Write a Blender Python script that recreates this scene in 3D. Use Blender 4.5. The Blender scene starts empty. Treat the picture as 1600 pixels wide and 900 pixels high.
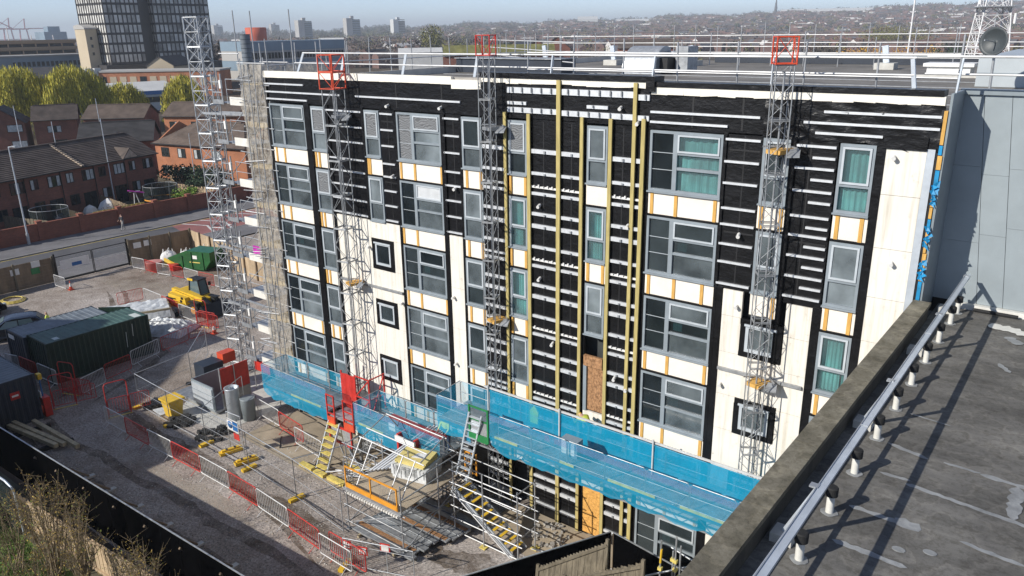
import bpy, bmesh, math, random
from mathutils import Vector, Matrix
R = math.radians
rnd = random.Random(7)
sc = bpy.context.scene
col = sc.collection

# ------------------------------------------------------------------ camera
cam_d = bpy.data.cameras.new('camera')
cam = bpy.data.objects.new('camera', cam_d); col.objects.link(cam)
cam_d.sensor_width = 36.0
cam_d.lens = 27.52
cam_d.clip_start = 0.3
cam_d.clip_end = 20000
yaw, pitch, roll = R(-38.01632), R(18.2829), R(0.90031)
fw = Vector((math.sin(yaw)*math.cos(pitch), math.cos(yaw)*math.cos(pitch), -math.sin(pitch)))
rt = Vector((math.cos(yaw), -math.sin(yaw), 0))
dn = fw.cross(rt)
rt2 = rt*math.cos(roll) + dn*math.sin(roll)
dn2 = -rt*math.sin(roll) + dn*math.cos(roll)
m = Matrix((rt2, -dn2, -fw)).transposed().to_4x4()
m.translation = Vector((32.121, -22.878, 19.332))
cam.matrix_world = m
sc.camera = cam

# ------------------------------------------------------------------ sky and sun
SUN_EL = R(30)
SUN = Vector((-0.41*math.cos(SUN_EL), -0.912*math.cos(SUN_EL), math.sin(SUN_EL)))   # towards the sun
w = bpy.data.worlds.new('World'); sc.world = w; w.use_nodes = True
nt = w.node_tree
sky = nt.nodes.new('ShaderNodeTexSky'); sky.sky_type = 'NISHITA'; sky.sun_disc = False
sky.sun_elevation = SUN_EL; sky.sun_rotation = math.atan2(SUN.x, SUN.y)
sky.altitude = 60; sky.air_density = 0.6; sky.dust_density = 0.0; sky.ozone_density = 5.0
bg = nt.nodes['Background']; bg.inputs['Strength'].default_value = 0.12
hs = nt.nodes.new('ShaderNodeHueSaturation'); hs.inputs['Saturation'].default_value = 0.72
nt.links.new(sky.outputs[0], hs.inputs['Color']); nt.links.new(hs.outputs[0], bg.inputs[0])
sun_d = bpy.data.lights.new('sun', 'SUN'); sun_d.energy = 4.1; sun_d.angle = R(0.53); sun_d.color = (1.0, 0.95, 0.87)
sun = bpy.data.objects.new('sun', sun_d); col.objects.link(sun)
sun.rotation_euler = (-SUN).to_track_quat('-Z', 'Y').to_euler()
sun.location = (0, 0, 60)
vs = sc.view_settings
vs.view_transform = 'Standard'; vs.look = 'None'; vs.gamma = 1; vs.exposure = 0.40
vs.use_curve_mapping = False
sc.cycles.max_bounces = 6; sc.cycles.transparent_max_bounces = 16
sc.cycles.caustics_reflective = False; sc.cycles.caustics_refractive = False

# ------------------------------------------------------------------ materials
def new_mat(name):
    m = bpy.data.materials.new(name); m.use_nodes = True
    return m, m.node_tree, m.node_tree.nodes['Principled BSDF']

def pos_noise(nt, scale, detail=4, rough=0.55, stretch=None):
    g = nt.nodes.new('ShaderNodeNewGeometry')
    n = nt.nodes.new('ShaderNodeTexNoise')
    n.inputs['Scale'].default_value = scale; n.inputs['Detail'].default_value = detail
    n.inputs['Roughness'].default_value = rough
    if stretch:
        mp = nt.nodes.new('ShaderNodeMapping'); mp.inputs['Scale'].default_value = stretch
        nt.links.new(g.outputs['Position'], mp.inputs[0]); nt.links.new(mp.outputs[0], n.inputs[0])
    else:
        nt.links.new(g.outputs['Position'], n.inputs[0])
    return n

def ramp(nt, src, stops):
    r = nt.nodes.new('ShaderNodeValToRGB')
    el = r.color_ramp.elements
    while len(el) < len(stops): el.new(0.5)
    for e, (p, c) in zip(el, stops):
        e.position = p; e.color = (*c, 1) if len(c) == 3 else c
    nt.links.new(src, r.inputs[0])
    return r

def mat(name, rgb, rough=0.6, metal=0.0, var=0.18, scale=1.5, bump=0.0, bscale=25.0, spec=0.5, stretch=None, tint=None):
    m, nt, b = new_mat(name)
    n = pos_noise(nt, scale, 5, 0.6, stretch)
    lo = tuple(c*(1-var) for c in rgb); hi = tuple(min(1, c*(1+var)) for c in (tint or rgb))
    r = ramp(nt, n.outputs[0], [(0.3, lo), (0.7, hi)])
    nt.links.new(r.outputs[0], b.inputs['Base Color'])
    b.inputs['Roughness'].default_value = rough; b.inputs['Metallic'].default_value = metal
    b.inputs['Specular IOR Level'].default_value = spec
    if bump:
        n2 = pos_noise(nt, bscale, 4, 0.6, stretch)
        bp = nt.nodes.new('ShaderNodeBump'); bp.inputs['Strength'].default_value = bump; bp.inputs['Distance'].default_value = 0.03
        nt.links.new(n2.outputs[0], bp.inputs['Height']); nt.links.new(bp.outputs[0], b.inputs['Normal'])
    return m

M = {}
M['membrane'] = mat('black_membrane', (0.007, 0.007, 0.008), 0.36, 0, 0.5, 0.9, 0.9, 2.6, 0.3, (1.0, 1.0, 1.8))
M['membrane_creased'] = mat('creased_membrane', (0.008, 0.008, 0.009), 0.34, 0, 0.5, 2.0, 1.0, 2.2, 0.3, (1.0, 1.0, 2.5))
M['black'] = mat('black_trim', (0.012, 0.012, 0.013), 0.5, 0, 0.3, 2)
M['insul_dirty'] = mat('weathered_insulation', (0.70, 0.66, 0.585), 0.9, 0, 0.14, 1.2, 0.2, 40, 0.2)
M['foam'] = mat('foam_white', (0.83, 0.79, 0.70), 0.9, 0, 0.06, 3, 0.6, 9, 0.2)
M['spandrel'] = mat('spandrel_board', (0.82, 0.76, 0.67), 0.85, 0, 0.08, 1.3)
M['rail'] = mat('galvanised_rail', (0.72, 0.74, 0.76), 0.42, 0.35, 0.12, 6)
M['galv'] = mat('galvanised_steel', (0.47, 0.49, 0.51), 0.42, 0.55, 0.22, 5)
M['galv_dull'] = mat('dull_galvanised', (0.33, 0.345, 0.36), 0.5, 0.45, 0.28, 4)
M['alu'] = mat('aluminium_rail', (0.60, 0.65, 0.70), 0.4, 0.4, 0.1, 3)
M['tube'] = mat('scaffold_tube', (0.40, 0.41, 0.42), 0.45, 0.5, 0.3, 3)
M['tube_white'] = mat('bright_scaffold_tube', (0.68, 0.68, 0.67), 0.45, 0.25, 0.12, 3)
M['batten'] = mat('treated_timber_batten', (0.45, 0.37, 0.15), 0.8, 0, 0.22, 3, 0.2, 30, 0.2, (6, 6, 0.6))
M['spruce'] = mat('yellow_timber', (0.62, 0.36, 0.10), 0.75, 0, 0.2, 4, 0.1, 30, 0.2, (6, 6, 0.8))
M['frame'] = mat('grey_window_frame', (0.255, 0.292, 0.318), 0.4, 0.0, 0.12, 2)
M['frame_light'] = mat('pale_window_frame', (0.48, 0.52, 0.55), 0.4, 0.0, 0.1, 2)
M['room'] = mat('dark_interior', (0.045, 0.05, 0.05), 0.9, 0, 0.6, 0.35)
M['curtain'] = mat('teal_curtain', (0.30, 0.60, 0.58), 0.9, 0, 0.25, 3, 0.0, 1, 0.1, (8, 8, 0.3))
M['paper'] = mat('pale_paper', (0.55, 0.60, 0.58), 0.9, 0, 0.1, 3)
M['osb_dark'] = mat('weathered_osb', (0.33, 0.18, 0.09), 0.85, 0, 0.55, 14, 0.3, 30, 0.2, (1, 1, 0.7))
M['osb'] = mat('fresh_osb', (0.62, 0.33, 0.09), 0.8, 0, 0.35, 13, 0.2, 30, 0.2)
M['conc'] = mat('concrete', (0.36, 0.34, 0.31), 0.9, 0, 0.25, 1.1, 0.3, 40, 0.2)
M['conc_pale'] = mat('pale_concrete', (0.55, 0.54, 0.50), 0.9, 0, 0.15, 3, 0.2, 40, 0.2)
M['tan'] = mat('dusty_slab', (0.40, 0.335, 0.25), 0.95, 0, 0.22, 0.8, 0.3, 30, 0.1)
M['grey_clad'] = mat('grey_metal_cladding', (0.325, 0.37, 0.39), 0.38, 0.15, 0.10, 0.9, 0.03, 4, 0.5)
M['grey_trim'] = mat('grey_cladding_trim', (0.25, 0.29, 0.31), 0.4, 0.1, 0.1, 2)
M['pale_clad'] = mat('pale_roof_cladding', (0.43, 0.47, 0.49), 0.45, 0.1, 0.08, 1)
M['red'] = mat('red_paint', (0.52, 0.035, 0.025), 0.42, 0, 0.22, 3)
M['orange_red'] = mat('orange_red_paint', (0.60, 0.075, 0.03), 0.42, 0, 0.15, 3)
M['white'] = mat('white_paint', (0.78, 0.77, 0.74), 0.5, 0, 0.08, 3)
M['cream_board'] = mat('pale_toeboard', (0.72, 0.70, 0.64), 0.6, 0, 0.1, 2)
M['yellow'] = mat('yellow_paint', (0.72, 0.46, 0.03), 0.5, 0, 0.15, 3)
M['yellow_pale'] = mat('worn_yellow', (0.66, 0.53, 0.14), 0.65, 0, 0.25, 5)
M['yellow_board'] = mat('yellow_insulation', (0.66, 0.55, 0.20), 0.8, 0, 0.1, 3)
M['orange'] = mat('loading_gate_orange', (0.70, 0.30, 0.03), 0.45, 0, 0.15, 3)
M['green'] = mat('green_paint', (0.02, 0.20, 0.06), 0.5, 0, 0.2, 3)
M['skip_green'] = mat('skip_green', (0.012, 0.095, 0.022), 0.5, 0, 0.3, 1.5)
M['skip_lid'] = mat('skip_lid_green', (0.02, 0.13, 0.08), 0.5, 0, 0.2, 1.5)
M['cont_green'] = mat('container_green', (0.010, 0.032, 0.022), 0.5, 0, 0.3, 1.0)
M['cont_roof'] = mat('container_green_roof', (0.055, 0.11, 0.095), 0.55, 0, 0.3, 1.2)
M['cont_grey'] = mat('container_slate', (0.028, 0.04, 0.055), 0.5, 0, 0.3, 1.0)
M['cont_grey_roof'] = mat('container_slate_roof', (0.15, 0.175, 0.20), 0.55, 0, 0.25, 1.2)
M['navy'] = mat('navy_panel', (0.022, 0.03, 0.045), 0.5, 0, 0.2, 1)
M['rubber'] = mat('black_rubber', (0.015, 0.015, 0.015), 0.8, 0, 0.3, 8)
M['car_blue'] = mat('dark_blue_car_paint', (0.035, 0.05, 0.085), 0.2, 0.3, 0.1, 2)
M['car_black'] = mat('black_car_paint', (0.012, 0.012, 0.015), 0.2, 0.2, 0.1, 2)
M['car_glass'] = mat('car_glass', (0.10, 0.15, 0.17), 0.08, 0, 0.1, 2)
M['plastic_white'] = mat('white_polythene', (0.62, 0.64, 0.64), 0.3, 0, 0.25, 2.5, 0.8, 5)
M['sack'] = mat('white_woven_sack', (0.72, 0.71, 0.69), 0.7, 0, 0.12, 3, 0.6, 6)
M['timber'] = mat('sawn_timber', (0.48, 0.40, 0.26), 0.85, 0, 0.25, 3, 0.2, 40, 0.2)
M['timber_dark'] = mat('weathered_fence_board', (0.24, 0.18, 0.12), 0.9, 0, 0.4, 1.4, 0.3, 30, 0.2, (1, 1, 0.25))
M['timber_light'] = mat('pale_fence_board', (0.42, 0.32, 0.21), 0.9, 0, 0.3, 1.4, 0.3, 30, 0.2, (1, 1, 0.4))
M['fence_grey'] = mat('grey_timber', (0.17, 0.145, 0.105), 0.9, 0, 0.4, 2.5, 0.3, 30, 0.2, (4, 4, 0.5))
M['hoarding'] = mat('black_hoarding_ply', (0.0022, 0.0022, 0.0025), 0.9, 0, 0.3, 1, 0.0, 25, 0.0)
M['tile'] = mat('brown_roof_tile', (0.105, 0.084, 0.072), 0.85, 0, 0.35, 0.7, 0.2, 8, 0.3)
M['tile_dark'] = mat('dark_roof_tile', (0.06, 0.058, 0.06), 0.8, 0, 0.3, 0.7, 0.2, 8, 0.3)
M['tile_warm'] = mat('warm_roof_tile', (0.13, 0.10, 0.082), 0.85, 0, 0.3, 0.7, 0.2, 8, 0.3)
M['mortar_pale'] = mat('pale_ridge_tile', (0.42, 0.34, 0.26), 0.9, 0, 0.3, 2)
M['glass_dark'] = mat('dark_glass', (0.02, 0.026, 0.03), 0.08, 0, 0.5, 1.5)
M['window_white'] = mat('blind_behind_glass', (0.42, 0.45, 0.46), 0.4, 0, 0.3, 3)
M['upvc'] = mat('brown_window_frame', (0.03, 0.022, 0.018), 0.5)
M['skin'] = mat('skin', (0.55, 0.33, 0.24), 0.6)
M['hivis'] = mat('hi_vis_yellow', (0.62, 0.75, 0.10), 0.7, 0, 0.15, 6)
M['cloth_dark'] = mat('dark_cloth', (0.03, 0.032, 0.04), 0.9)
M['cloth_blue'] = mat('blue_denim', (0.06, 0.09, 0.16), 0.9)
M['cloth_pale'] = mat('pale_trousers', (0.33, 0.32, 0.31), 0.9)
M['blue_sheet'] = mat('blue_tape', (0.01, 0.24, 0.48), 0.5, 0, 0.3, 5)
M['cable'] = mat('black_cable', (0.02, 0.02, 0.02), 0.6)
M['purple'] = mat('magenta_sheet', (0.45, 0.02, 0.35), 0.5)
M['asphalt'] = mat('road_asphalt', (0.105, 0.105, 0.112), 0.9, 0, 0.18, 0.35, 0.2, 50, 0.3)
M['pave'] = mat('pavement_flags', (0.17, 0.165, 0.17), 0.9, 0, 0.2, 0.5, 0.2, 50, 0.3)
M['kerb'] = mat('kerb_stone', (0.30, 0.29, 0.28), 0.9, 0, 0.15, 2)
M['red_surface'] = mat('red_road_surface', (0.27, 0.11, 0.10), 0.9, 0, 0.15, 0.6)
M['paint_yellow'] = mat('yellow_road_line', (0.55, 0.42, 0.12), 0.8, 0, 0.3, 4)
M['paint_white'] = mat('white_road_line', (0.6, 0.6, 0.58), 0.8, 0, 0.3, 4)
M['garden'] = mat('garden_ground', (0.12, 0.11, 0.075), 0.95, 0, 0.5, 0.35, 0.2, 20, 0.2)
M['sealant'] = mat('grey_sealant', (0.27, 0.28, 0.285), 0.6, 0, 0.3, 3.5, 0.5, 12)
M['pvc'] = mat('white_pvc', (0.68, 0.67, 0.62), 0.5, 0, 0.12, 4)
M['bark'] = mat('bark', (0.10, 0.075, 0.05), 0.95, 0, 0.4, 3)
M['stone'] = mat('buff_stone', (0.50, 0.42, 0.30), 0.9, 0, 0.1, 0.1)
M['dark_mullion'] = mat('dark_bronze_mullion', (0.045, 0.04, 0.038), 0.5, 0, 0.2, 0.2)
M['tower_glass'] = mat('tower_glazing', (0.36, 0.35, 0.33), 0.15, 0, 0.6, 0.25)
M['tower_blind'] = mat('tower_pale_blind', (0.62, 0.61, 0.57), 0.5, 0, 0.3, 0.3)
M['farconc'] = mat('far_concrete', (0.40, 0.39, 0.37), 0.9, 0, 0.1, 0.05)
M['farblue'] = mat('far_blue_glass', (0.20, 0.27, 0.33), 0.5, 0, 0.2, 0.05)
M['orange_tower'] = mat('orange_red_drum', (0.50, 0.10, 0.05), 0.7, 0, 0.1, 0.1)
M['tan_parking'] = mat('tan_parking_deck', (0.44, 0.29, 0.18), 0.9, 0, 0.1, 0.1)
M['metal_roof'] = mat('pale_metal_roof', (0.58, 0.58, 0.56), 0.5, 0, 0.08, 0.3)
M['blue_fascia'] = mat('blue_fascia', (0.02, 0.13, 0.36), 0.5, 0, 0.1, 0.5)
M['pink_crane'] = mat('faded_red_crane', (0.50, 0.13, 0.16), 0.7)
M['dish'] = mat('slate_dish_paint', (0.05, 0.06, 0.065), 0.5, 0, 0.1, 1)
M['telecom'] = mat('white_lattice_paint', (0.72, 0.72, 0.72), 0.6)

def brick_mat(name, c1, c2, mortar):
    m, nt, b = new_mat(name)
    g = nt.nodes.new('ShaderNodeNewGeometry')
    sx = nt.nodes.new('ShaderNodeSeparateXYZ'); nt.links.new(g.outputs['Position'], sx.inputs[0])
    add = nt.nodes.new('ShaderNodeMath'); add.operation = 'ADD'
    nt.links.new(sx.outputs[0], add.inputs[0]); nt.links.new(sx.outputs[1], add.inputs[1])
    cb = nt.nodes.new('ShaderNodeCombineXYZ'); nt.links.new(add.outputs[0], cb.inputs[0]); nt.links.new(sx.outputs[2], cb.inputs[1])
    br = nt.nodes.new('ShaderNodeTexBrick'); br.inputs['Scale'].default_value = 1.0
    br.inputs['Brick Width'].default_value = 0.22; br.inputs['Row Height'].default_value = 0.075; br.inputs['Mortar Size'].default_value = 0.008
    br.inputs['Color1'].default_value = (*c1, 1); br.inputs['Color2'].default_value = (*c2, 1); br.inputs['Mortar'].default_value = (*mortar, 1)
    nt.links.new(cb.outputs[0], br.inputs[0])
    n = pos_noise(nt, 0.5, 5); r = ramp(nt, n.outputs[0], [(0.3, (0.72, 0.72, 0.72)), (0.7, (1.15, 1.12, 1.1))])
    mx = nt.nodes.new('ShaderNodeMixRGB'); mx.blend_type = 'MULTIPLY'; mx.inputs[0].default_value = 1
    nt.links.new(br.outputs[0], mx.inputs[1]); nt.links.new(r.outputs[0], mx.inputs[2])
    nt.links.new(mx.outputs[0], b.inputs['Base Color']); b.inputs['Roughness'].default_value = 0.9
    return m
M['brick'] = brick_mat('red_brick', (0.24, 0.085, 0.055), (0.17, 0.06, 0.045), (0.20, 0.13, 0.10))
M['brick_orange'] = brick_mat('orange_brick', (0.46, 0.17, 0.075), (0.38, 0.14, 0.07), (0.36, 0.20, 0.12))
M['brick_wall'] = brick_mat('garden_wall_brick', (0.30, 0.095, 0.055), (0.22, 0.07, 0.045), (0.22, 0.13, 0.10))

def glass_mat(name, tint, dust, lo, hi, wave=False):
    """window glass: clear part lets the room show, dust and film lie on it, the surface mirrors what stands opposite"""
    m, nt, b = new_mat(name)
    b.inputs['Base Color'].default_value = (*dust, 1); b.inputs['Roughness'].default_value = 0.12
    b.inputs['Specular IOR Level'].default_value = 0.8
    tr = nt.nodes.new('ShaderNodeBsdfTransparent'); tr.inputs[0].default_value = (*tint, 1)
    mx = nt.nodes.new('ShaderNodeMixShader')
    if wave:
        g = nt.nodes.new('ShaderNodeNewGeometry')
        wv = nt.nodes.new('ShaderNodeTexWave'); wv.wave_type = 'BANDS'; wv.bands_direction = 'Z'
        wv.inputs['Scale'].default_value = 3.6; wv.inputs['Distortion'].default_value = 14.0; wv.inputs['Detail'].default_value = 1.5; wv.inputs['Detail Scale'].default_value = 0.9
        nt.links.new(g.outputs['Position'], wv.inputs[0]); src = wv.outputs[1]
        r = ramp(nt, src, [(0.35, (lo,)*3), (0.6, (hi,)*3)])
    else:
        n = pos_noise(nt, 0.8, 4, 0.55); src = n.outputs[0]
        r = ramp(nt, src, [(0.33, (lo,)*3), (0.67, (hi,)*3)])
    nt.links.new(r.outputs[0], mx.inputs[0])
    out = nt.nodes['Material Output']
    nt.links.new(tr.outputs[0], mx.inputs[1]); nt.links.new(b.outputs[0], mx.inputs[2]); nt.links.new(mx.outputs[0], out.inputs[0])
    return m
M['pane_clear'] = glass_mat('clear_pane', (0.55, 0.62, 0.64), (0.07, 0.09, 0.10), 0.25, 0.6)
M['pane_dusty'] = glass_mat('dusty_pane', (0.55, 0.6, 0.62), (0.155, 0.185, 0.20), 0.25, 0.9)
M['pane_pale'] = glass_mat('pale_hazy_pane', (0.55, 0.6, 0.62), (0.24, 0.28, 0.30), 0.35, 1.0)
M['pane_dark'] = glass_mat('dark_clean_pane', (0.5, 0.56, 0.58), (0.05, 0.065, 0.075), 0.15, 0.4)
M['pane_film'] = glass_mat('rippled_film_pane', (0.4, 0.43, 0.45), (0.27, 0.28, 0.29), 0.5, 0.9, True)
M['pane_paper'] = mat('pane_backed_with_white_paper', (0.60, 0.62, 0.63), 0.15, 0, 0.12, 2.5, 0, 1, 0.6)
M['pane_curtain'] = glass_mat('curtained_pane', (0.85, 0.92, 0.92), (0.16, 0.22, 0.23), 0.1, 0.35)

def board_mat(name, rgb):
    m, nt, b = new_mat(name)
    n = pos_noise(nt, 0.8, 4); r = ramp(nt, n.outputs[0], [(0.3, tuple(c*.93 for c in rgb)), (0.7, rgb)])
    d = pos_noise(nt, 3.2, 8, 0.72); r2 = ramp(nt, d.outputs[0], [(0.30, (0.45, 0.43, 0.39)), (0.345, (0.9, 0.88, 0.85)), (0.42, (1, 1, 1))])
    s = pos_noise(nt, 1.0, 5, 0.65, (7, 7, 0.35)); r3 = ramp(nt, s.outputs[0], [(0.3, (0.78, 0.755, 0.70)), (0.52, (1, 1, 1))])
    prev = r
    for q in (r2, r3):
        x = nt.nodes.new('ShaderNodeMixRGB'); x.blend_type = 'MULTIPLY'; x.inputs[0].default_value = 1
        nt.links.new(prev.outputs[0], x.inputs[1]); nt.links.new(q.outputs[0], x.inputs[2]); prev = x
    nt.links.new(prev.outputs[0], b.inputs['Base Color']); b.inputs['Roughness'].default_value = 0.9; b.inputs['Specular IOR Level'].default_value = 0.2
    return m
M['insul'] = board_mat('cream_insulation', (0.80, 0.765, 0.69))
def net_mat(name, rgb, lo, hi, scale=1.2, trans=0.35):
    m, nt, b = new_mat(name)
    b.inputs['Base Color'].default_value = (*rgb, 1); b.inputs['Roughness'].default_value = 0.7; b.inputs['Specular IOR Level'].default_value = 0.2
    tl = nt.nodes.new('ShaderNodeBsdfTranslucent'); tl.inputs[0].default_value = (*rgb, 1)
    m1 = nt.nodes.new('ShaderNodeMixShader'); m1.inputs[0].default_value = trans
    nt.links.new(b.outputs[0], m1.inputs[1]); nt.links.new(tl.outputs[0], m1.inputs[2])
    tr = nt.nodes.new('ShaderNodeBsdfTransparent')
    n = pos_noise(nt, scale, 6, 0.7); r = ramp(nt, n.outputs[0], [(0.3, (lo,)*3), (0.7, (hi,)*3)])
    mx = nt.nodes.new('ShaderNodeMixShader'); nt.links.new(r.outputs[0], mx.inputs[0])
    nt.links.new(tr.outputs[0], mx.inputs[1]); nt.links.new(m1.outputs[0], mx.inputs[2])
    nt.links.new(mx.outputs[0], nt.nodes['Material Output'].inputs[0])
    return m
M['net_blue'] = net_mat('blue_debris_net', (0.015, 0.44, 0.70), 0.28, 0.50, 0.9, 0.3)
M['net_blue_dense'] = net_mat('dense_blue_net', (0.012, 0.42, 0.68), 0.52, 0.76, 0.8, 0.3)
M['net_band'] = net_mat('lilac_net_band', (0.32, 0.36, 0.62), 0.15, 0.32, 0.9, 0.3)
M['net_beige'] = net_mat('worn_beige_net', (0.64, 0.59, 0.51), 0.0, 0.92, 4.0, 0.35)
M['mesh_red'] = net_mat('red_plastic_mesh', (0.45, 0.03, 0.03), 0.40, 0.55, 3, 0.3)
M['tramp_net'] = net_mat('black_trampoline_net', (0.02, 0.03, 0.03), 0.5, 0.7, 2, 0.1)

def ground_mat():
    m, nt, b = new_mat('site_gravel')
    big = pos_noise(nt, 0.09, 6, 0.62); r1 = ramp(nt, big.outputs[0], [(0.32, (0.20, 0.157, 0.125)), (0.47, (0.345, 0.302, 0.265)), (0.66, (0.50, 0.46, 0.43))])
    mid = pos_noise(nt, 0.9, 6, 0.7); r2 = ramp(nt, mid.outputs[0], [(0.3, (0.66, 0.63, 0.6)), (0.7, (1.2, 1.2, 1.2))])
    mx = nt.nodes.new('ShaderNodeMixRGB'); mx.blend_type = 'MULTIPLY'; mx.inputs[0].default_value = 1
    nt.links.new(r1.outputs[0], mx.inputs[1]); nt.links.new(r2.outputs[0], mx.inputs[2])
    fine = pos_noise(nt, 9, 6, 0.85); r3 = ramp(nt, fine.outputs[0], [(0.38, (0.45, 0.45, 0.46)), (0.62, (1.5, 1.48, 1.45))])
    mx2 = nt.nodes.new('ShaderNodeMixRGB'); mx2.blend_type = 'MULTIPLY'; mx2.inputs[0].default_value = 1
    nt.links.new(mx.outputs[0], mx2.inputs[1]); nt.links.new(r3.outputs[0], mx2.inputs[2])
    nt.links.new(mx2.outputs[0], b.inputs['Base Color']); b.inputs['Roughness'].default_value = 0.95; b.inputs['Specular IOR Level'].default_value = 0.15
    bp = nt.nodes.new('ShaderNodeBump'); bp.inputs['Strength'].default_value = 0.7; bp.inputs['Distance'].default_value = 0.06
    nt.links.new(fine.outputs[0], bp.inputs['Height']); nt.links.new(bp.outputs[0], b.inputs['Normal'])
    return m
M['gravel'] = ground_mat()
M['mud'] = net_mat('mud_smear', (0.13, 0.095, 0.065), 0.0, 0.75, 1.1, 0.0)
M['dust'] = net_mat('pale_dust_smear', (0.46, 0.40, 0.33), 0.0, 0.7, 0.9, 0.0)

def felt_mat(name, c0, c1, stretch, spots=False):
    m, nt, b = new_mat(name)
    a = pos_noise(nt, 0.55, 6, 0.65, stretch); r1 = ramp(nt, a.outputs[0], [(0.3, c0), (0.72, c1)])
    s = pos_noise(nt, 0.35, 5, 0.6); r2 = ramp(nt, s.outputs[0], [(0.35, (0.7, 0.69, 0.67)), (0.65, (1.15, 1.14, 1.1))])
    f = pos_noise(nt, 60, 3, 0.7); r3 = ramp(nt, f.outputs[0], [(0.3, (0.85,)*3), (0.7, (1.15,)*3)])
    x1 = nt.nodes.new('ShaderNodeMixRGB'); x1.blend_type = 'MULTIPLY'; x1.inputs[0].default_value = 1
    x2 = nt.nodes.new('ShaderNodeMixRGB'); x2.blend_type = 'MULTIPLY'; x2.inputs[0].default_value = 1
    nt.links.new(r1.outputs[0], x1.inputs[1]); nt.links.new(r2.outputs[0], x1.inputs[2])
    nt.links.new(x1.outputs[0], x2.inputs[1]); nt.links.new(r3.outputs[0], x2.inputs[2])
    nt.links.new(x2.outputs[0], b.inputs['Base Color']); b.inputs['Roughness'].default_value = 0.8
    if spots:                                        # lichen, grit and dried puddle edges
        sp = pos_noise(nt, 9, 7, 0.75); r5 = ramp(nt, sp.outputs[0], [(0.40, (0.72, 0.71, 0.68)), (0.52, (1, 1, 1)), (0.66, (1.02, 1.02, 0.99)), (0.74, (1.75, 1.7, 1.45))])
        pd = pos_noise(nt, 1.7, 3, 0.5); r6 = ramp(nt, pd.outputs[0], [(0.44, (1, 1, 1)), (0.5, (1.22, 1.21, 1.18)), (0.53, (0.9, 0.89, 0.87)), (0.6, (0.95, 0.95, 0.94))])
        for r_ in (r5, r6):
            x3 = nt.nodes.new('ShaderNodeMixRGB'); x3.blend_type = 'MULTIPLY'; x3.inputs[0].default_value = 1
            nt.links.new(x2.outputs[0], x3.inputs[1]); nt.links.new(r_.outputs[0], x3.inputs[2]); nt.links.new(x3.outputs[0], b.inputs['Base Color']); x2 = x3
    bp = nt.nodes.new('ShaderNodeBump'); bp.inputs['Strength'].default_value = 0.25; bp.inputs['Distance'].default_value = 0.02
    nt.links.new(f.outputs[0], bp.inputs['Height']); nt.links.new(bp.outputs[0], b.inputs['Normal'])
    return m
M['felt'] = felt_mat('weathered_roof_felt', (0.078, 0.076, 0.074), (0.225, 0.22, 0.212), (0.45, 2.4, 1), True)
M['deck_roof'] = felt_mat('grey_roof_membrane', (0.16, 0.15, 0.14), (0.25, 0.235, 0.215), (1, 1, 1))
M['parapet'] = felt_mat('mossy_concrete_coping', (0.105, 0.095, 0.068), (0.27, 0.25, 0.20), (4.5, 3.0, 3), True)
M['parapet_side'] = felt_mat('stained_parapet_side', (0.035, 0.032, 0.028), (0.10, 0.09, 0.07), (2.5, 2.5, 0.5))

# ------------------------------------------------------------------ builders
def put(o, parent, Mw):
    """link o with the world matrix Mw under parent (which may itself be scaled)"""
    col.objects.link(o)
    if parent is not None:
        o.parent = parent
        o.matrix_parent_inverse = WM[parent].inverted_safe()
    o.matrix_basis = Mw
    WM[o] = Mw.copy()
    return o
WM = {}

def thing(name, label, cat, loc=(0, 0, 0), group=None, rz=0.0):
    o = bpy.data.objects.new(name, None); o.empty_display_size = 0.3
    o['label'] = label; o['category'] = cat
    if group: o['group'] = group
    return put(o, None, Matrix.Translation(loc) @ Matrix.Rotation(rz, 4, 'Z'))

def tag(o, label=None, cat=None, group=None, kind=None):
    if label: o['label'] = label
    if cat: o['category'] = cat
    if group: o['group'] = group
    if kind: o['kind'] = kind
    return o

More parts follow.
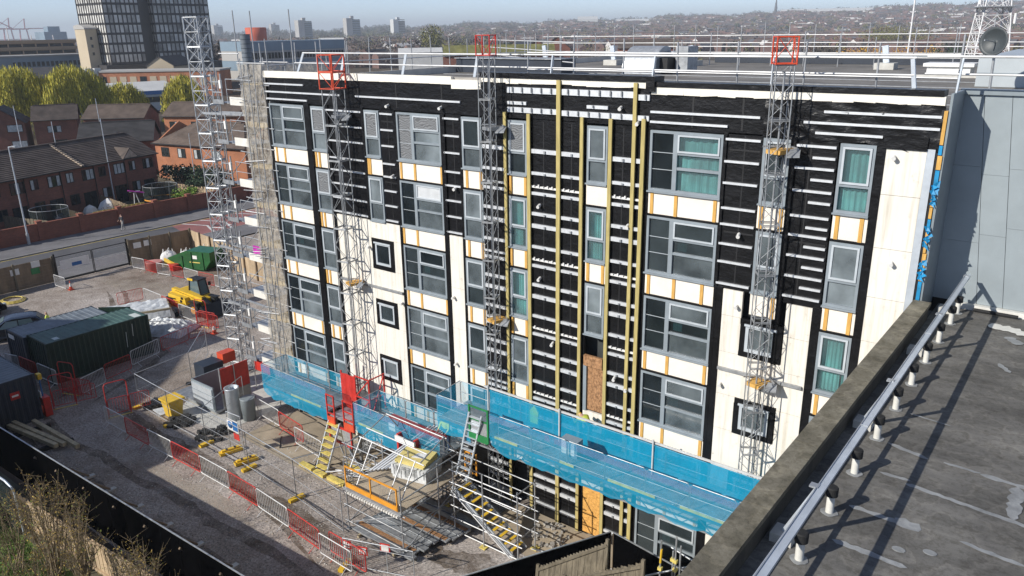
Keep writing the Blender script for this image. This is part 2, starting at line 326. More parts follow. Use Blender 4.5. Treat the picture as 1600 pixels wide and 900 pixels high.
class MB:
    def __init__(self): self.v = []; self.f = []; self.mi = []; self.sm = []
    def add(self, vs, fs, mi=0, smooth=False):
        b = len(self.v); self.v += [tuple(p) for p in vs]
        for f in fs: self.f.append(tuple(b+i for i in f)); self.mi.append(mi); self.sm.append(smooth)
    def box(self, x0, x1, y0, y1, z0, z1, mi=0, T=None):
        vs = [Vector(p) for p in ((x0,y0,z0),(x1,y0,z0),(x1,y1,z0),(x0,y1,z0),(x0,y0,z1),(x1,y0,z1),(x1,y1,z1),(x0,y1,z1))]
        if T is not None: vs = [T @ p for p in vs]
        self.add(vs, [(0,3,2,1),(4,5,6,7),(0,1,5,4),(1,2,6,5),(2,3,7,6),(3,0,4,7)], mi)
    def quad(self, a, b, c, d, mi=0): self.add([a, b, c, d], [(0,1,2,3)], mi)
    def poly(self, pts, mi=0): self.add(pts, [tuple(range(len(pts)))], mi)
    def prism(self, pts, d, mi=0):
        """closed prism: planar polygon pts pushed along d"""
        n = len(pts); d = Vector(d); a = [Vector(p) for p in pts]
        vs = a + [p+d for p in a]
        fs = [tuple(range(n-1, -1, -1)), tuple(range(n, 2*n))] + [(i, (i+1) % n, n+(i+1) % n, n+i) for i in range(n)]
        self.add(vs, fs, mi)
    def tube(self, p, q, r, n=6, mi=0, r2=None, cap=True, smooth=True):
        p, q = Vector(p), Vector(q); d = q-p
        if d.length < 1e-6: return
        z = d.normalized(); x = z.orthogonal().normalized(); y = z.cross(x)
        r2 = r if r2 is None else r2; vs = []
        for c, rr in ((p, r), (q, r2)):
            for k in range(n):
                a = 2*math.pi*k/n; vs.append(c + x*rr*math.cos(a) + y*rr*math.sin(a))
        self.add(vs, [(k, (k+1) % n, n+(k+1) % n, n+k) for k in range(n)], mi, smooth)
        if cap: self.add(vs, [tuple(range(n-1, -1, -1)), tuple(range(n, 2*n))], mi)
    def path(self, pts, r, n=6, mi=0):
        for a, b in zip(pts, pts[1:]): self.tube(a, b, r, n, mi)
    def bar(self, p, q, w, h, mi=0, up=(0, 0, 1)):
        p, q = Vector(p), Vector(q); d = (q-p); L = d.length
        if L < 1e-6: return
        x = d/L; up = Vector(up)
        if abs(x.dot(up)) > 0.99: up = Vector((0, 1, 0))
        y = up.cross(x).normalized(); z = x.cross(y)
        T = Matrix((x, y, z)).transposed().to_4x4(); T.translation = p
        self.box(0, L, -w/2, w/2, -h/2, h/2, mi, T)
    def lathe(self, prof, c=(0,0,0), n=16, mi=0, smooth=True):
        c = Vector(c); vs = []
        for r, z in prof:
            for k in range(n):
                a = 2*math.pi*k/n; vs.append(c + Vector((r*math.cos(a), r*math.sin(a), z)))
        fs = []
        for i in range(len(prof)-1):
            for k in range(n):
                fs.append((i*n+k, i*n+(k+1) % n, (i+1)*n+(k+1) % n, (i+1)*n+k))
        fs.append(tuple(range(n-1, -1, -1))); fs.append(tuple((len(prof)-1)*n+k for k in range(n)))
        self.add(vs, fs, mi, smooth)
    def mesh(self, name, mats):
        me = bpy.data.meshes.new(name); me.from_pydata(self.v, [], self.f)
        for mm in (mats if isinstance(mats, (list, tuple)) else [mats]): me.materials.append(mm)
        me.polygons.foreach_set('material_index', self.mi); me.polygons.foreach_set('use_smooth', self.sm)
        me.update(); return me
    def build(self, name, mats, parent=None, Mw=None, **kw):
        return tag(put(bpy.data.objects.new(name, self.mesh(name, mats)), parent, Mw or Matrix()), **kw)

_cube = {}; _cyl = {}
def box(name, m_, x0, x1, y0, y1, z0, z1, parent=None, T=None):
    """one box as its own object; alike boxes share the unit cube"""
    if m_ not in _cube:
        b = MB(); b.box(-.5, .5, -.5, .5, -.5, .5); _cube[m_] = b.mesh('block_'+m_, M[m_])
    Mw = Matrix.Translation(((x0+x1)/2, (y0+y1)/2, (z0+z1)/2)) @ Matrix.Diagonal((abs(x1-x0), abs(y1-y0), abs(z1-z0), 1))
    if T is not None: Mw = T @ Mw
    return put(bpy.data.objects.new(name, _cube[m_]), parent, Mw)

def bar(name, m_, p, q, w, h, parent=None, up=(0, 0, 1)):
    if m_ not in _cube:
        b = MB(); b.box(-.5, .5, -.5, .5, -.5, .5); _cube[m_] = b.mesh('block_'+m_, M[m_])
    p, q = Vector(p), Vector(q); d = q-p; L = d.length; x = d/L; up = Vector(up)
    if abs(x.dot(up)) > 0.99: up = Vector((0, 1, 0))
    y = up.cross(x).normalized(); z = x.cross(y)
    T = Matrix((x, y, z)).transposed().to_4x4(); T.translation = (p+q)/2
    return put(bpy.data.objects.new(name, _cube[m_]), parent, T @ Matrix.Diagonal((L, w, h, 1)))

def tube(name, m_, p, q, r, parent=None):
    if m_ not in _cyl:
        b = MB(); b.tube((0, 0, -.5), (0, 0, .5), 1, 8); _cyl[m_] = b.mesh('round_'+m_, M[m_])
    p, q = Vector(p), Vector(q); d = q-p; L = d.length
    T = d.to_track_quat('Z', 'Y').to_matrix().to_4x4(); T.translation = (p+q)/2
    return put(bpy.data.objects.new(name, _cyl[m_]), parent, T @ Matrix.Diagonal((r, r, L, 1)))

def copy_tree(src, Mw, label=None, group=None):
    """copy a thing with its parts and their sub-parts to the world matrix Mw"""
    D = Mw @ WM[src].inverted_safe()
    def cp(o, parent):
        c = o.copy()
        put(c, parent, D @ WM[o]); return c
    WM_list = PROTO.get(src)
    if WM_list is None:
        WM_list = []
        def walk(o):
            for c in o.children: WM_list.append(c); walk(c)
        walk(src); PROTO[src] = WM_list
    r = cp(src, None); mp = {src: r}
    for o in WM_list: mp[o] = cp(o, mp[o.parent])
    if label: r['label'] = label
    if group: r['group'] = group
    return r
PROTO = {}
ORD = ['first', 'second', 'third', 'fourth', 'fifth', 'sixth', 'seventh', 'eighth', 'ninth', 'tenth', 'eleventh', 'twelfth', 'thirteenth', 'fourteenth', 'fifteenth', 'sixteenth', 'seventeenth', 'eighteenth']
# ------------------------------------------------------------------ ground, road, pavements
def sheet(name, m_, pts, z, **kw):
    b = MB(); b.poly([(x, y, z) for x, y in pts]); return b.build(name, M[m_], None, None, kind='structure')
def far_mat(name, stops, scale):
    m, nt, b = new_mat(name)
    n = pos_noise(nt, scale, 8, 0.7); r = ramp(nt, n.outputs[0], stops)
    nt.links.new(r.outputs[0], b.inputs['Base Color']); b.inputs['Roughness'].default_value = 0.95; b.inputs['Specular IOR Level'].default_value = 0.1
    return m
M['land'] = far_mat('distant_land', [(0.3, (0.055, 0.052, 0.035)), (0.5, (0.095, 0.078, 0.058)), (0.7, (0.13, 0.085, 0.065))], 0.012)
def polar(az, d): return (32.0 + math.sin(R(az))*d, -23.0 + math.cos(R(az))*d)

# one sheet to the horizon: flat around the site, a plain, then low hills to the north east
def hill_h(az, d):
    if d < 900: return 0.0
    k = min(1.0, (d-900)/2300.0); k = k*k*(3-2*k)
    e = max(0.0, min(1.0, (az+62)/60.0))
    return k*(12 + 66*e**1.25 + 3.5*math.sin(az*0.9) + 2.5*math.sin(az*2.3+1))
gb = MB(); azs = [a*3-180 for a in range(120)]; ds = [0.01, 60, 150, 400, 900, 1200, 1600, 2000, 2400, 2800, 3200, 3700, 4500, 6500, 9000]
vs = []
for d in ds:
    for a in azs:
        x, y = polar(a, d); h = hill_h(a, d) if d < 4000 else hill_h(a, 3200)*(0.8 if d < 5000 else 0.4)
        vs.append((x, y, h-0.03))
n = len(azs); gb.add(vs, [(i*n+k, i*n+(k+1) % n, (i+1)*n+(k+1) % n, (i+1)*n+k) for i in range(len(ds)-1) for k in range(n)], 0, True)
gb.build('ground', M['land'], None, None, kind='structure')
sheet('site_yard', 'gravel', [(-36, -11.9), (40, -11.9), (40, 4), (-36, 40)], 0.0)
sheet('verge', 'garden', [(-36, -60), (60, -60), (60, -12.3), (-36, -12.3)], 0.0)
sheet('pavement', 'pave', [(-40.0, -80), (-36.1, -80), (-36.1, 90), (-40.0, 90)], 0.10)
sheet('road', 'asphalt', [(-46.6, -80), (-40.0, -80), (-40.0, 90), (-46.6, 90)], 0.0)
b = MB(); b.box(-51.1, -46.75, -80, 90, -0.1, 0.12); b.build('pavement', M['pave'], None, None, kind='structure')
for x0, x1 in ((-46.75, -46.6), (-40.0, -39.85)):
    b = MB(); b.box(x0, x1, -80, 90, -0.1, 0.128); b.build('kerb', M['kerb'], None, None, kind='structure')
for x0 in (-46.45, -40.25):
    sheet('road_marking', 'paint_yellow', [(x0, -80), (x0+0.12, -80), (x0+0.12, 90), (x0, 90)], 0.008)
sheet('road_junction', 'red_surface', [(-46.6, 19), (-40.0, 17.5), (-40.0, 40), (-46.6, 40)], 0.004)
b = MB()
for k in range(7):
    y = 20+k*2.1; b.add([(-46.4, y, .009), (-46.4, y+.25, .009), (-43.4, y+1.4, .009), (-43.4, y+1.15, .009)], [(0, 3, 2, 1)]); b.add([(-43.4, y+1.4, .009), (-43.4, y+1.15, .009), (-40.4, y, .009), (-40.4, y+.25, .009)], [(0, 1, 2, 3)])
b.build('road_marking', M['paint_white'], None, None, kind='structure')
sheet('garden_ground', 'garden', [(-120, -60), (-51.2, -60), (-51.2, 120), (-120, 120)], 0.0)
sheet('concrete_apron', 'tan', [(-0.5, -3.6), (7.2, -3.9), (7.2, 0.1), (-0.5, 0.1)], 0.006)
sheet('concrete_apron', 'tan', [(13.2, -2.0), (21.5, -3.4), (21.5, 0.1), (13.2, 0.1)], 0.006)
sheet('hoist_slab', 'conc_pale', [(-5.6, -4.1), (-1.6, -4.0), (-1.6, 0.6), (-8.8, 2.6), (-9.0, 0.2)], 0.010)

# ------------------------------------------------------------------ the stripped building
B = thing('apartment_block', 'five storey block stripped to black membrane and cream insulation boards, facing the yard', 'building')
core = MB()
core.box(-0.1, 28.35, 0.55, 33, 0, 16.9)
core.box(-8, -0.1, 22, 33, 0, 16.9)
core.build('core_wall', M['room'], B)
box('roof_deck', 'deck_roof', -0.05, 30.6, 1.66, 33, 16.88, 16.96, B)
box('roof_deck', 'deck_roof', -0.05, 28.30, 0.5, 1.66, 16.88, 16.96, B)
box('roof_deck', 'deck_roof', -8, -0.05, 22, 33, 16.88, 16.96, B)
def seams():
    for y in (4.2, 7.8, 11.5, 15, 19): box('roof_seam', 'galv_dull', 0.5, 28, y, y+.1, 16.955, 16.985, B)
seams()
# gable end
box('gable_wall', 'insul_dirty', -0.22, -0.1, 0.0, 33, 0, 17.3, B)
# parapet: white foam band with a black cap, stepping at two places
def parapet(x0, x1, zt, zb, cap):
    n = max(2, int((x1-x0)/0.55)); top = []; bot = []
    mb = MB()
    for i in range(n):
        a = x0+(x1-x0)*i/n; c = x0+(x1-x0)*(i+1)/n
        pts = [(a, -0.05), (c, -0.05)]
        j = lambda: rnd.uniform(-.02, .02)
        za, zc = zb+j()*cap, zb+j()*cap
        mb.prism([(a, -0.06+j()*.4, za), (c, -0.06+j()*.4, zc), (c, -0.06, zt), (a, -0.06, zt)], (0, 0.16, 0))
    mb.build('foam_band', M['foam'], B)
parapet(-0.38, 11.5, 17.67, 17.38, 0.3)
parapet(11.5, 12.95, 17.56, 17.25, 2.0)
parapet(13.0, 19.85, 17.68, 17.50, 1.5)
parapet(20.0, 28.35, 17.54, 17.32, 1.0)
box('parapet_cap', 'membrane', 0.4, 4.2, 0.12, 0.5, 17.30, 17.60, B)
box('parapet_cap', 'conc', 0.1, 12.9, 0.10, 0.42, 17.2, 17.64, B)
box('parapet_cap', 'membrane', 12.95, 20.1, -0.1, 0.45, 17.68, 17.86, B)
box('parapet_cap', 'membrane', 19.85, 20.15, -0.16, 0.5, 17.40, 17.85, B)
box('parapet_cap', 'membrane', 20.1, 28.3, -0.08, 0.45, 17.54, 17.70, B)

def sheet_panel(name, m_, x0, x1, z0, z1, y=0.0, t=0.10, par=None):
    return box(name, m_, x0, x1, y, y+t, z0, z1, par or B)
RAIL_Z = [16.09, 15.43, 14.77, 14.02, 13.47, 12.86, 12.21, 11.56]
def rail(x0, x1, z, h=0.068, y0=-0.07):
    return box('rail', 'rail', x0, x1, y0, 0.0, z-h/2, z+h/2, B)

# black membrane fields
sheet_panel('membrane', 'membrane', -0.25, 2.86, 16.30, 17.38)
sheet_panel('membrane', 'membrane', 2.86, 13.0, 16.26, 17.38)
sheet_panel('membrane', 'membrane', 13.0, 20.0, 16.28, 17.52)
sheet_panel('membrane', 'membrane', 20.0, 23.7, 16.24, 17.33)
mb = MB()                                   # creased sheet over the right end, loosely draped
nx, nz = 26, 8; vs = []
for j in range(nz+1):
    for i in range(nx+1):
        x = 23.7+4.65*i/nx; z = 16.22+1.1*j/nz
        if j == 0: z += 0.05*math.sin(i*1.3) - (0.12 if x > 27.0 else 0)
        y = -0.035 + 0.03*math.sin(i*1.1+j*1.7) + 0.02*rnd.uniform(-1, 1)
        vs.append((x, y, z))
mb.add(vs, [(j*(nx+1)+i, j*(nx+1)+i+1, (j+1)*(nx+1)+i+1, (j+1)*(nx+1)+i) for j in range(nz) for i in range(nx)], 0, True)
mb.build('draped_membrane', M['membrane_creased'], B)
box('membrane', 'membrane', 23.7, 28.3, 0.06, 0.12, 16.24, 17.33, B)
def rails_long(lst):
    for x0, x1, z in lst: rail(x0, x1, z)
rails_long([(-0.3, 2.57, 17.10), (-0.3, 5.0, 16.74), (-0.25, 2.75, 16.42), (6.0, 11.91, 16.74), (20.0, 23.58, 16.77), (20.0, 22.6, 16.46),
            (25.38, 28.32, 17.03), (24.85, 28.32, 16.72), (25.2, 26.98, 16.44)])

# --- column strips
sheet_panel('membrane', 'membrane', 2.50, 2.88, 0, 16.3, -0.10, 0.22)        # pilaster between the first two window columns
sheet_panel('membrane', 'membrane', -0.28, -0.14, 0, 16.35, -0.06, 0.2)
sheet_panel('membrane', 'membrane', 3.92, 4.12, 0, 16.3, -0.06, 0.2)
sheet_panel('membrane', 'membrane', 4.0, 6.32, 11.44, 16.28)
for z in RAIL_Z: rail(4.0, 6.30, z)
sheet_panel('membrane', 'membrane', 6.26, 6.42, 11.44, 16.3, -0.07, 0.2)
sheet_panel('membrane', 'membrane', 7.36, 8.25, 11.40, 16.28)
for z in RAIL_Z: rail(7.43, 8.17, z)
sheet_panel('membrane', 'membrane', 8.22, 8.36, 0, 16.2, -0.05, 0.2)
sheet_panel('membrane', 'membrane', 10.84, 11.06, 0, 16.25, -0.07, 0.2)
sheet_panel('membrane', 'membrane', 11.06, 11.88, 11.44, 16.28)
for z in RAIL_Z: rail(10.97, 11.80, z)
sheet_panel('membrane', 'membrane', 11.80, 11.90, 0, 16.25, -0.05, 0.2)
sheet_panel('membrane', 'membrane', 12.92, 14.14, 0, 16.3)
sheet_panel('membrane', 'membrane', 22.52, 22.62, 0, 16.25, -0.06, 0.2)
sheet_panel('membrane', 'membrane', 22.62, 23.72, 11.38, 16.28)
for z in [15.42, 14.76, 13.98, 13.47, 12.84, 12.26, 11.54, 16.09]: rail(22.58, 23.66, z)
sheet_panel('membrane', 'membrane', 22.62, 22.82, 0, 11.42, -0.05, 0.2)
sheet_panel('membrane', 'membrane', 24.56, 24.72, 9.2, 16.3, -0.06, 0.2)
sheet_panel('membrane', 'membrane', 24.72, 25.86, 11.28, 16.28)
for i, z in enumerate([16.06, 15.43, 14.77, 14.02, 13.44, 12.81, 12.17, 11.53]):
    rail(24.72, 25.82, z)
    if i < 7: rail(25.2, 25.82, z-0.32)
sheet_panel('membrane', 'membrane', 25.66, 25.92, 0, 11.3, -0.04, 0.2)
sheet_panel('membrane', 'membrane', 26.88, 27.10, 0, 16.3, -0.06, 0.2)
sheet_panel('membrane', 'membrane', 27.02, 28.1, 16.15, 16.5, -0.09, 0.2)

for x0, x1, xs_ in [(-.2, 13, (1.2, 3.6, 6.1, 8.4, 10.9)), (20, 28.2, (21.4, 23.0, 24.9, 26.4))]:
    for x in xs_: box('lap_seam', 'black', x, x+.06, -.006, 0, 16.35, 17.3, B)
for x in (5.15, 7.8, 11.45, 23.15, 25.1, 15.75, 16.95, 19.0):
    box('lap_seam', 'black', x, x+.04, -.006, 0, 11.5 if x not in (15.75, 16.95, 19.0) else .1, 16.2, B)
for x0, x1 in ((4.05, 6.25), (22.7, 23.65), (24.75, 25.8), (7.45, 8.2)):
    for z in (15.75, 13.2): box('lap_seam', 'black', x0, x1, -.009, -.001, z, z+.05, B)
# --- cream insulation boards, each its own piece with an open joint
def boards(x0, x1, z0, z1, hs, m_='insul', holes=()):
    z = z0; i = 0
    while z < z1-0.05:
        h = min(hs[i % len(hs)], z1-z); xs = [x0, x1]
        hit = [hl for hl in holes if z < hl[3] and z+h > hl[2]]
        segs = [(x0, x1)]
        for hl in hit:
            segs = [s for a, c in segs for s in ((a, min(c, hl[0])), (max(a, hl[1]), c)) if s[1]-s[0] > 0.04]
        for a, c in segs:
            dy = rnd.uniform(-.006, .006)
            box('insulation_board', m_, a+.005, c-.005, -0.04+dy, 0.06, z+.006, z+h-.006, B)
        z += h; i += 1
SMALL = [(6.40, 7.76, 10.62-1.38, 10.62), (6.40, 7.76, 7.76-1.22, 7.76), (6.40, 7.76, 5.02-1.22, 5.02)]
zs = [0, 1.3, 2.5, 3.79, 5.03, 6.53, 7.77, 9.23, 10.63, 11.42]
def boards_at(x0, x1, levels, holes=(), m_='insul'):
    for a, c in zip(levels, levels[1:]): boards(x0, x1, a, c, [c-a], m_, holes)
boards_at(4.12, 6.38, zs); boards_at(6.38, 8.22, zs, SMALL)
boards_at(11.08, 11.80, [0, 1.9, 3.8, 5.6, 7.4, 9.2, 11.42])
SMALL2 = [(23.50, 24.86, 9.24, 10.50), (23.50, 24.86, 6.46, 7.72), (23.50, 24.86, 3.7, 4.96)]
zs2 = [0, 1.3, 2.5, 3.7, 4.97, 6.46, 7.73, 9.24, 10.5]
boards_at(22.84, 24.9, zs2, SMALL2); boards_at(22.84, 23.5, [10.5, 11.38])
boards_at(24.88, 25.66, [0, 1.3, 2.5, 3.7, 5.0, 6.3, 7.65, 9.0, 10.2, 11.28])
boards_at(27.10, 28.10, [0, 2.6, 5.2, 7.8, 9.2, 10.6, 11.95, 13.4, 14.9, 16.16])
box('corner_trim', 'alu', 28.10, 28.29, -0.05, 0.1, 11.6, 16.2, B)
box('corner_gap', 'black', 28.29, 28.36, -0.02, 0.1, 11.6, 17.3, B)
mb = MB(); z = 11.9; mi = 0
while z < 17.2:
    h = rnd.uniform(.25, .9); mb.box(28.36, 28.44+rnd.uniform(-.02, .03), -0.06, 0.08, z, min(z+h-.02, 17.3), rnd.choice([0, 0, 1])); z += h
mb.build('exposed_edge', [M['spruce'], M['blue_sheet']], B)
for z in (13.6, 14.75, 12.7):
    mb = MB()
    for k in range(9): q = Vector((28.39+rnd.uniform(-.05, .06), -.1+rnd.uniform(-.05, .03), z+k*.06)); mb.add([q, q+Vector((rnd.uniform(.05, .14), -.03, rnd.uniform(-.1, .1))), q+Vector((rnd.uniform(-.05, .1), .02, rnd.uniform(.08, .2))), q+Vector((-.06, -.04, rnd.uniform(.0, .15)))], [(0, 1, 2), (0, 2, 3)])
    mb.build('torn_sheet', M['blue_sheet'], B)
# ledge rails across the boards
for x0, x1, z in [(4.1, 8.2, 8.35), (22.85, 25.6, 8.65)]:
    box('ledge_rail', 'tube', x0, x1, -0.13, -0.04, z-.05, z+.05, B)

# --- timber battens and galvanised bands of the middle bay
for x0, x1, zt in [(14.02, 14.18, 16.5), (15.09, 15.27, 16.47), (16.38, 16.58, 17.66), (17.36, 17.53, 16.47), (18.49, 18.66, 16.48), (19.38, 19.55, 17.65), (19.71, 19.89, 16.54)]:
    box('timber_batten', 'batten', x0+.02, x1-.02, -0.135, -0.075, 0.05, zt, B)
BAYS = [(15.27, 16.38), (16.58, 17.36), (18.66, 19.38), (19.55, 19.71)]
for x0, x1 in [(15.05, 17.6), (18.45, 20.0)]:
    sheet_panel('membrane', 'membrane', x0, x1, 0, 16.3)
BANDS = []
for k in range(6):
    o = 2.76*k
    for z, h, kind in [(15.16, .15, 'b'), (14.36, .11, 'b'), (13.86, .07, 'l'), (13.62, .11, 'b'), (12.86, .12, 'b')]:
        if k == 0 or z-o > 0.1: BANDS.append((z-o+ (0.0), h, kind))
tabs = MB()
for x0, x1 in BAYS:
    for z, h, kind in BANDS:
        if z < 0.1: continue
        m_ = 'rail' if kind == 'b' else 'white'
        yy = -0.07 if kind == 'b' else -0.05
        box('band' if kind == 'b' else 'ledge', m_, x0-.02, x1+.02, yy, 0.0, z-h/2, z+h/2, B)
        if kind == 'b' and x1-x0 > .3:
            xx = (x0+x1)/2 + .05; tabs.box(xx-.03, xx+.03, -0.12, yy-.002, z-h/2+.02, z+h/2-.04)
        if kind == 'l':
            for q in range(int((x1-x0)/.2)): tabs.box(x0+.1+q*.2, x0+.15+q*.2, -0.1, yy-.002, z+.02, z+.05+rnd.uniform(0, .06), 1)
# top of the middle bay
for x0, x1, z, h in [(14.2, 16.38, 17.27, .20), (16.58, 19.38, 17.27, .20), (19.55, 19.95, 17.2, .18), (14.2, 15.05, 16.82, .11), (17.6, 18.42, 16.82, .11), (14.2, 16.38, 16.58, .18), (16.58, 19.38, 16.56, .18), (19.55, 19.95, 16.55, .16)]:
    box('band', 'rail', x0, x1, -0.07, 0, z-h/2, z+h/2, B)
    for q in range(max(1, int((x1-x0)/.42))): tabs.box(x0+.25+q*.42, x0+.29+q*.42, -0.13, -.072, z-h/2+.03, z+h/2)
for z, h, kind in BANDS:
    if z < 16: box('band', 'rail', 12.94, 14.02, -0.06, 0, z-h/2, z+h/2, B)
tabs.build('bracket', [M['galv_dull'], M['white']], B, kind='stuff')
# hole stubs / wall ties poking from the membrane
for x, z in [(7.95, 16.45), (10.9, 16.5), (18.9, 16.85), (19.55, 16.4), (8.0, 13.55), (11.5, 13.4), (27.3, 15.95), (15.6, 13.2), (15.6, 10.4), (16.2, 7.9), (19.3, 12.95), (18.95, 7.2), (19.45, 6.9), (23.2, 13.2), (27.6, 13.05), (23.3, 10.9), (22.95, 8.1), (11.2, 8.8), (11.2, 5.8), (6.2, 10.2), (8.1, 7.9)]:
    tube('wall_tie', 'white', (x, 0, z), (x+.05, -.22, z-.04), .06, B)

# --- windows
def bars_frame(mb, x0, x1, z0, z1, w, y0, y1, mi=0):
    mb.box(x0, x1, y0, y1, z1-w, z1, mi); mb.box(x0, x1, y0, y1, z0, z0+w, mi)
    mb.box(x0, x0+w, y0, y1, z0+w, z1-w, mi); mb.box(x1-w, x1, y0, y1, z0+w, z1-w, mi)
def pane(par, x0, x1, z0, z1, g, y=0.02):
    if g in ('pane_clear', 'pane_dusty'): g = rnd.choice({'pane_clear': ('pane_clear', 'pane_dark', 'pane_clear', 'pane_dusty'), 'pane_dusty': ('pane_dusty', 'pane_dusty', 'pane_pale', 'pane_clear')}[g])
    return box('pane', g, x0, x1, y-.006, y+.006, z0, z1, par)
def curtains(par, x0, x1, z0, z1):
    for a, c in ((x0, x0+(x1-x0)*rnd.uniform(.55, .8)), (x0+(x1-x0)*.82, x1)) if rnd.random() < .5 else ((x0, x1),):
        mb = MB(); n = 22; vs = []
        for i in range(n+1):
            x = a+(c-a)*i/n; y = .16+.035*math.sin(i*1.55)+rnd.uniform(-.01, .01); vs += [(x, y, z0), (x, y, z1)]
        mb.add(vs, [(2*i, 2*i+2, 2*i+3, 2*i+1) for i in range(n)], 0, True); mb.build('curtain', M['curtain'], par)
def window_wide(x0, x1, zt, g='pane_clear', zb=None, cur=False, g2=None, gs=None):
    zb = zt-1.95 if zb is None else zb
    mb = MB(); bars_frame(mb, x0, x1, zb, zt, .085, -.05, .08)
    xm = x0+(x1-x0)*.335
    mb.box(xm, xm+.15, -.06, .08, zb+.085, zt-.085)                      # mullion
    za, zc = zt-.66, zt-1.12
    mb.box(xm+.15, x1-.085, -.05, .08, za-.07, za); mb.box(xm+.15, x1-.085, -.05, .08, zc-.09, zc)
    mb.box(x0-.03, x1+.03, -.12, .1, zb-.05, zb)                          # sill
    W = mb.build('window', M['frame'], B)
    bm_ = MB(); bars_frame(bm_, xm+.16, x1-.09, za+.01, zt-.09, .055, -.085, -.02); bm_.build('sash', M['frame_light'], W)
    for q in (.36, .64): box('restraint_bar', 'frame_light', x0+.085, xm, -.012, -.002, zb+(zt-zb)*q, zb+(zt-zb)*q+.018, W)
    pane(W, x0+.085, xm, zb+.085, zt-.085, g2 or 'pane_clear')
    pane(W, xm+.20, x1-.14, za+.06, zt-.14, gs or g, -.05)
    pane(W, xm+.15, x1-.085, zc, za-.07, g); pane(W, xm+.15, x1-.085, zb+.085, zc-.09, 'pane_dusty' if g == 'pane_clear' else g)
    if cur: curtains(W, xm+.1, x1-.1, zb+.05, zt-.1)
    else:
        box('notice', 'curtain', xm+.28, xm+.60, .05, .06, zc+.05, za-.1, W)
        if rnd.random() < .6: box('blind', 'room', xm+.2, x1-.1, .2, .22, zt-.9, zt-.1, W)
    return W
def window_narrow(x0, x1, zt, g='pane_dusty', zb=None, cur=False, gt=None):
    zb = zt-1.95 if zb is None else zb
    mb = MB(); bars_frame(mb, x0, x1, zb, zt, .08, -.05, .08)
    za = zt-1.12; mb.box(x0+.08, x1-.08, -.05, .08, za-.08, za); mb.box(x0-.02, x1+.02, -.12, .1, zb-.05, zb)
    W = mb.build('window', M['frame'], B)
    bm_ = MB(); bars_frame(bm_, x0+.085, x1-.085, za+.005, zt-.085, .06, -.085, -.02); bm_.build('sash', M['frame_light'], W)
    pane(W, x0+.14, x1-.14, za+.06, zt-.14, gt or g, -.05); pane(W, x0+.08, x1-.08, zb+.08, za-.08, g)
    if cur: curtains(W, x0+.05, x1-.05, zb+.05, zt-.08)
    return W
def spandrel(x0, x1, zt, cols, h=0.78, m_='spandrel'):
    """infill board between two windows with yellow timber studs"""
    z1 = zt-2.0; z0 = z1-h+.06
    cuts = [x0]+[c for q in cols for c in (q-.055, q+.055)]+[x1]
    for a, c in zip(cuts[::2], cuts[1::2]):
        if c-a > .03: box('spandrel_board', m_, a+.004, c-.004, -.015+rnd.uniform(-.004, .004), .06, z0, z1, B)
    for q in cols: box('stud', 'spruce', q-.055, q+.055, -.045, .05, z0-.01, z1+.01, B)
    box('head_flashing', 'membrane', x0, x1, -.06, .06, z0-.07, z0-.005, B)
T = [16.2, 13.4, 10.6, 7.8, 5.0, 2.2]
for j, zt in enumerate(T[:5]):
    window_wide(-0.12, 2.46, zt, 'pane_clear' if j in (1, 2) else 'pane_dusty')
    spandrel(-0.12, 2.5, zt, (0.1, 0.72) if j < 3 else (0.1, 0.75, 2.3))
    window_narrow(2.92, 3.92, zt, 'pane_dusty', gt='pane_film' if j < 2 else None)
    spandrel(2.92, 3.92, zt, (3.02, 3.25) if j < 3 else (3.1, 3.6))
    if j < 2:
        window_narrow(6.44, 7.34, zt, 'pane_dusty', gt='pane_film' if j == 0 else None)
        if j == 0: spandrel(6.42, 7.36, zt, (6.52, 6.62))
    window_wide(8.38, 10.82, zt, ['pane_dusty', 'pane_clear', 'pane_clear', 'pane_dusty', 'pane_dusty'][j], g2=['pane_film', None, None, 'pane_dusty', None][j], gs=['pane_film', 'pane_paper', None, None, None][j])
    spandrel(8.38, 10.84, zt, (8.45, 9.25) if j % 2 else (8.5, 9.3, 10.78))
    window_narrow(11.92, 12.92, zt, 'pane_dusty', gt='pane_clear' if j == 0 else None)
    spandrel(11.92, 12.92, zt, (12.12, 12.82))
    window_narrow(14.2, 15.05, zt, 'pane_curtain' if j in (1, 2) else 'pane_dusty', gt='pane_film' if j == 0 else None, cur=j in (1, 2))
    spandrel(14.2, 15.08, zt, (14.28, 14.96))
for j in (0, 1, 2):
    window_narrow(17.62, 18.44, T[j], 'pane_dusty' if j != 1 else 'pane_curtain', cur=j == 1, gt='pane_clear' if j == 0 else None)
spandrel(17.60, 18.46, T[0], ()); spandrel(17.60, 18.46, T[1], (17.72, 18.34))
W = box('boarded_opening', 'osb_dark', 17.74, 18.42, 0.02, .06, 5.55, 7.45, B); box('header_board', 'osb_dark', 17.64, 18.44, -.10, .02, 7.38, 7.80, B)
box('jamb', 'frame', 17.60, 17.74, -.05, .1, 5.5, 7.4, B); box('spandrel_board', 'insul', 17.60, 18.46, -.04, .06, 4.72, 5.5, B)
window_narrow(17.62, 18.44, 4.62, 'pane_dusty')
box('boarded_door', 'osb', 17.66, 18.44, -0.03, .04, 0.1, 2.28, B)
box('door_header', 'insul', 17.60, 18.46, -.05, .05, 2.3, 2.55, B)
for j, zt in enumerate(T):
    g = ['pane_curtain', 'pane_clear', 'pane_clear', 'pane_clear', 'pane_dusty', 'pane_clear'][j]
    window_wide(20.02, 22.50, zt, g, cur=j == 0, zb=0.25 if j == 5 else None)
    if j < 5: spandrel(20.02, 22.52, zt, [(20.16, 21.02, 22.36), (20.16, 21.1, 22.1), (20.14, 21.0, 22.38), (20.14, 20.95, 22.4), (20.14, 21.2, 22.4)][j])
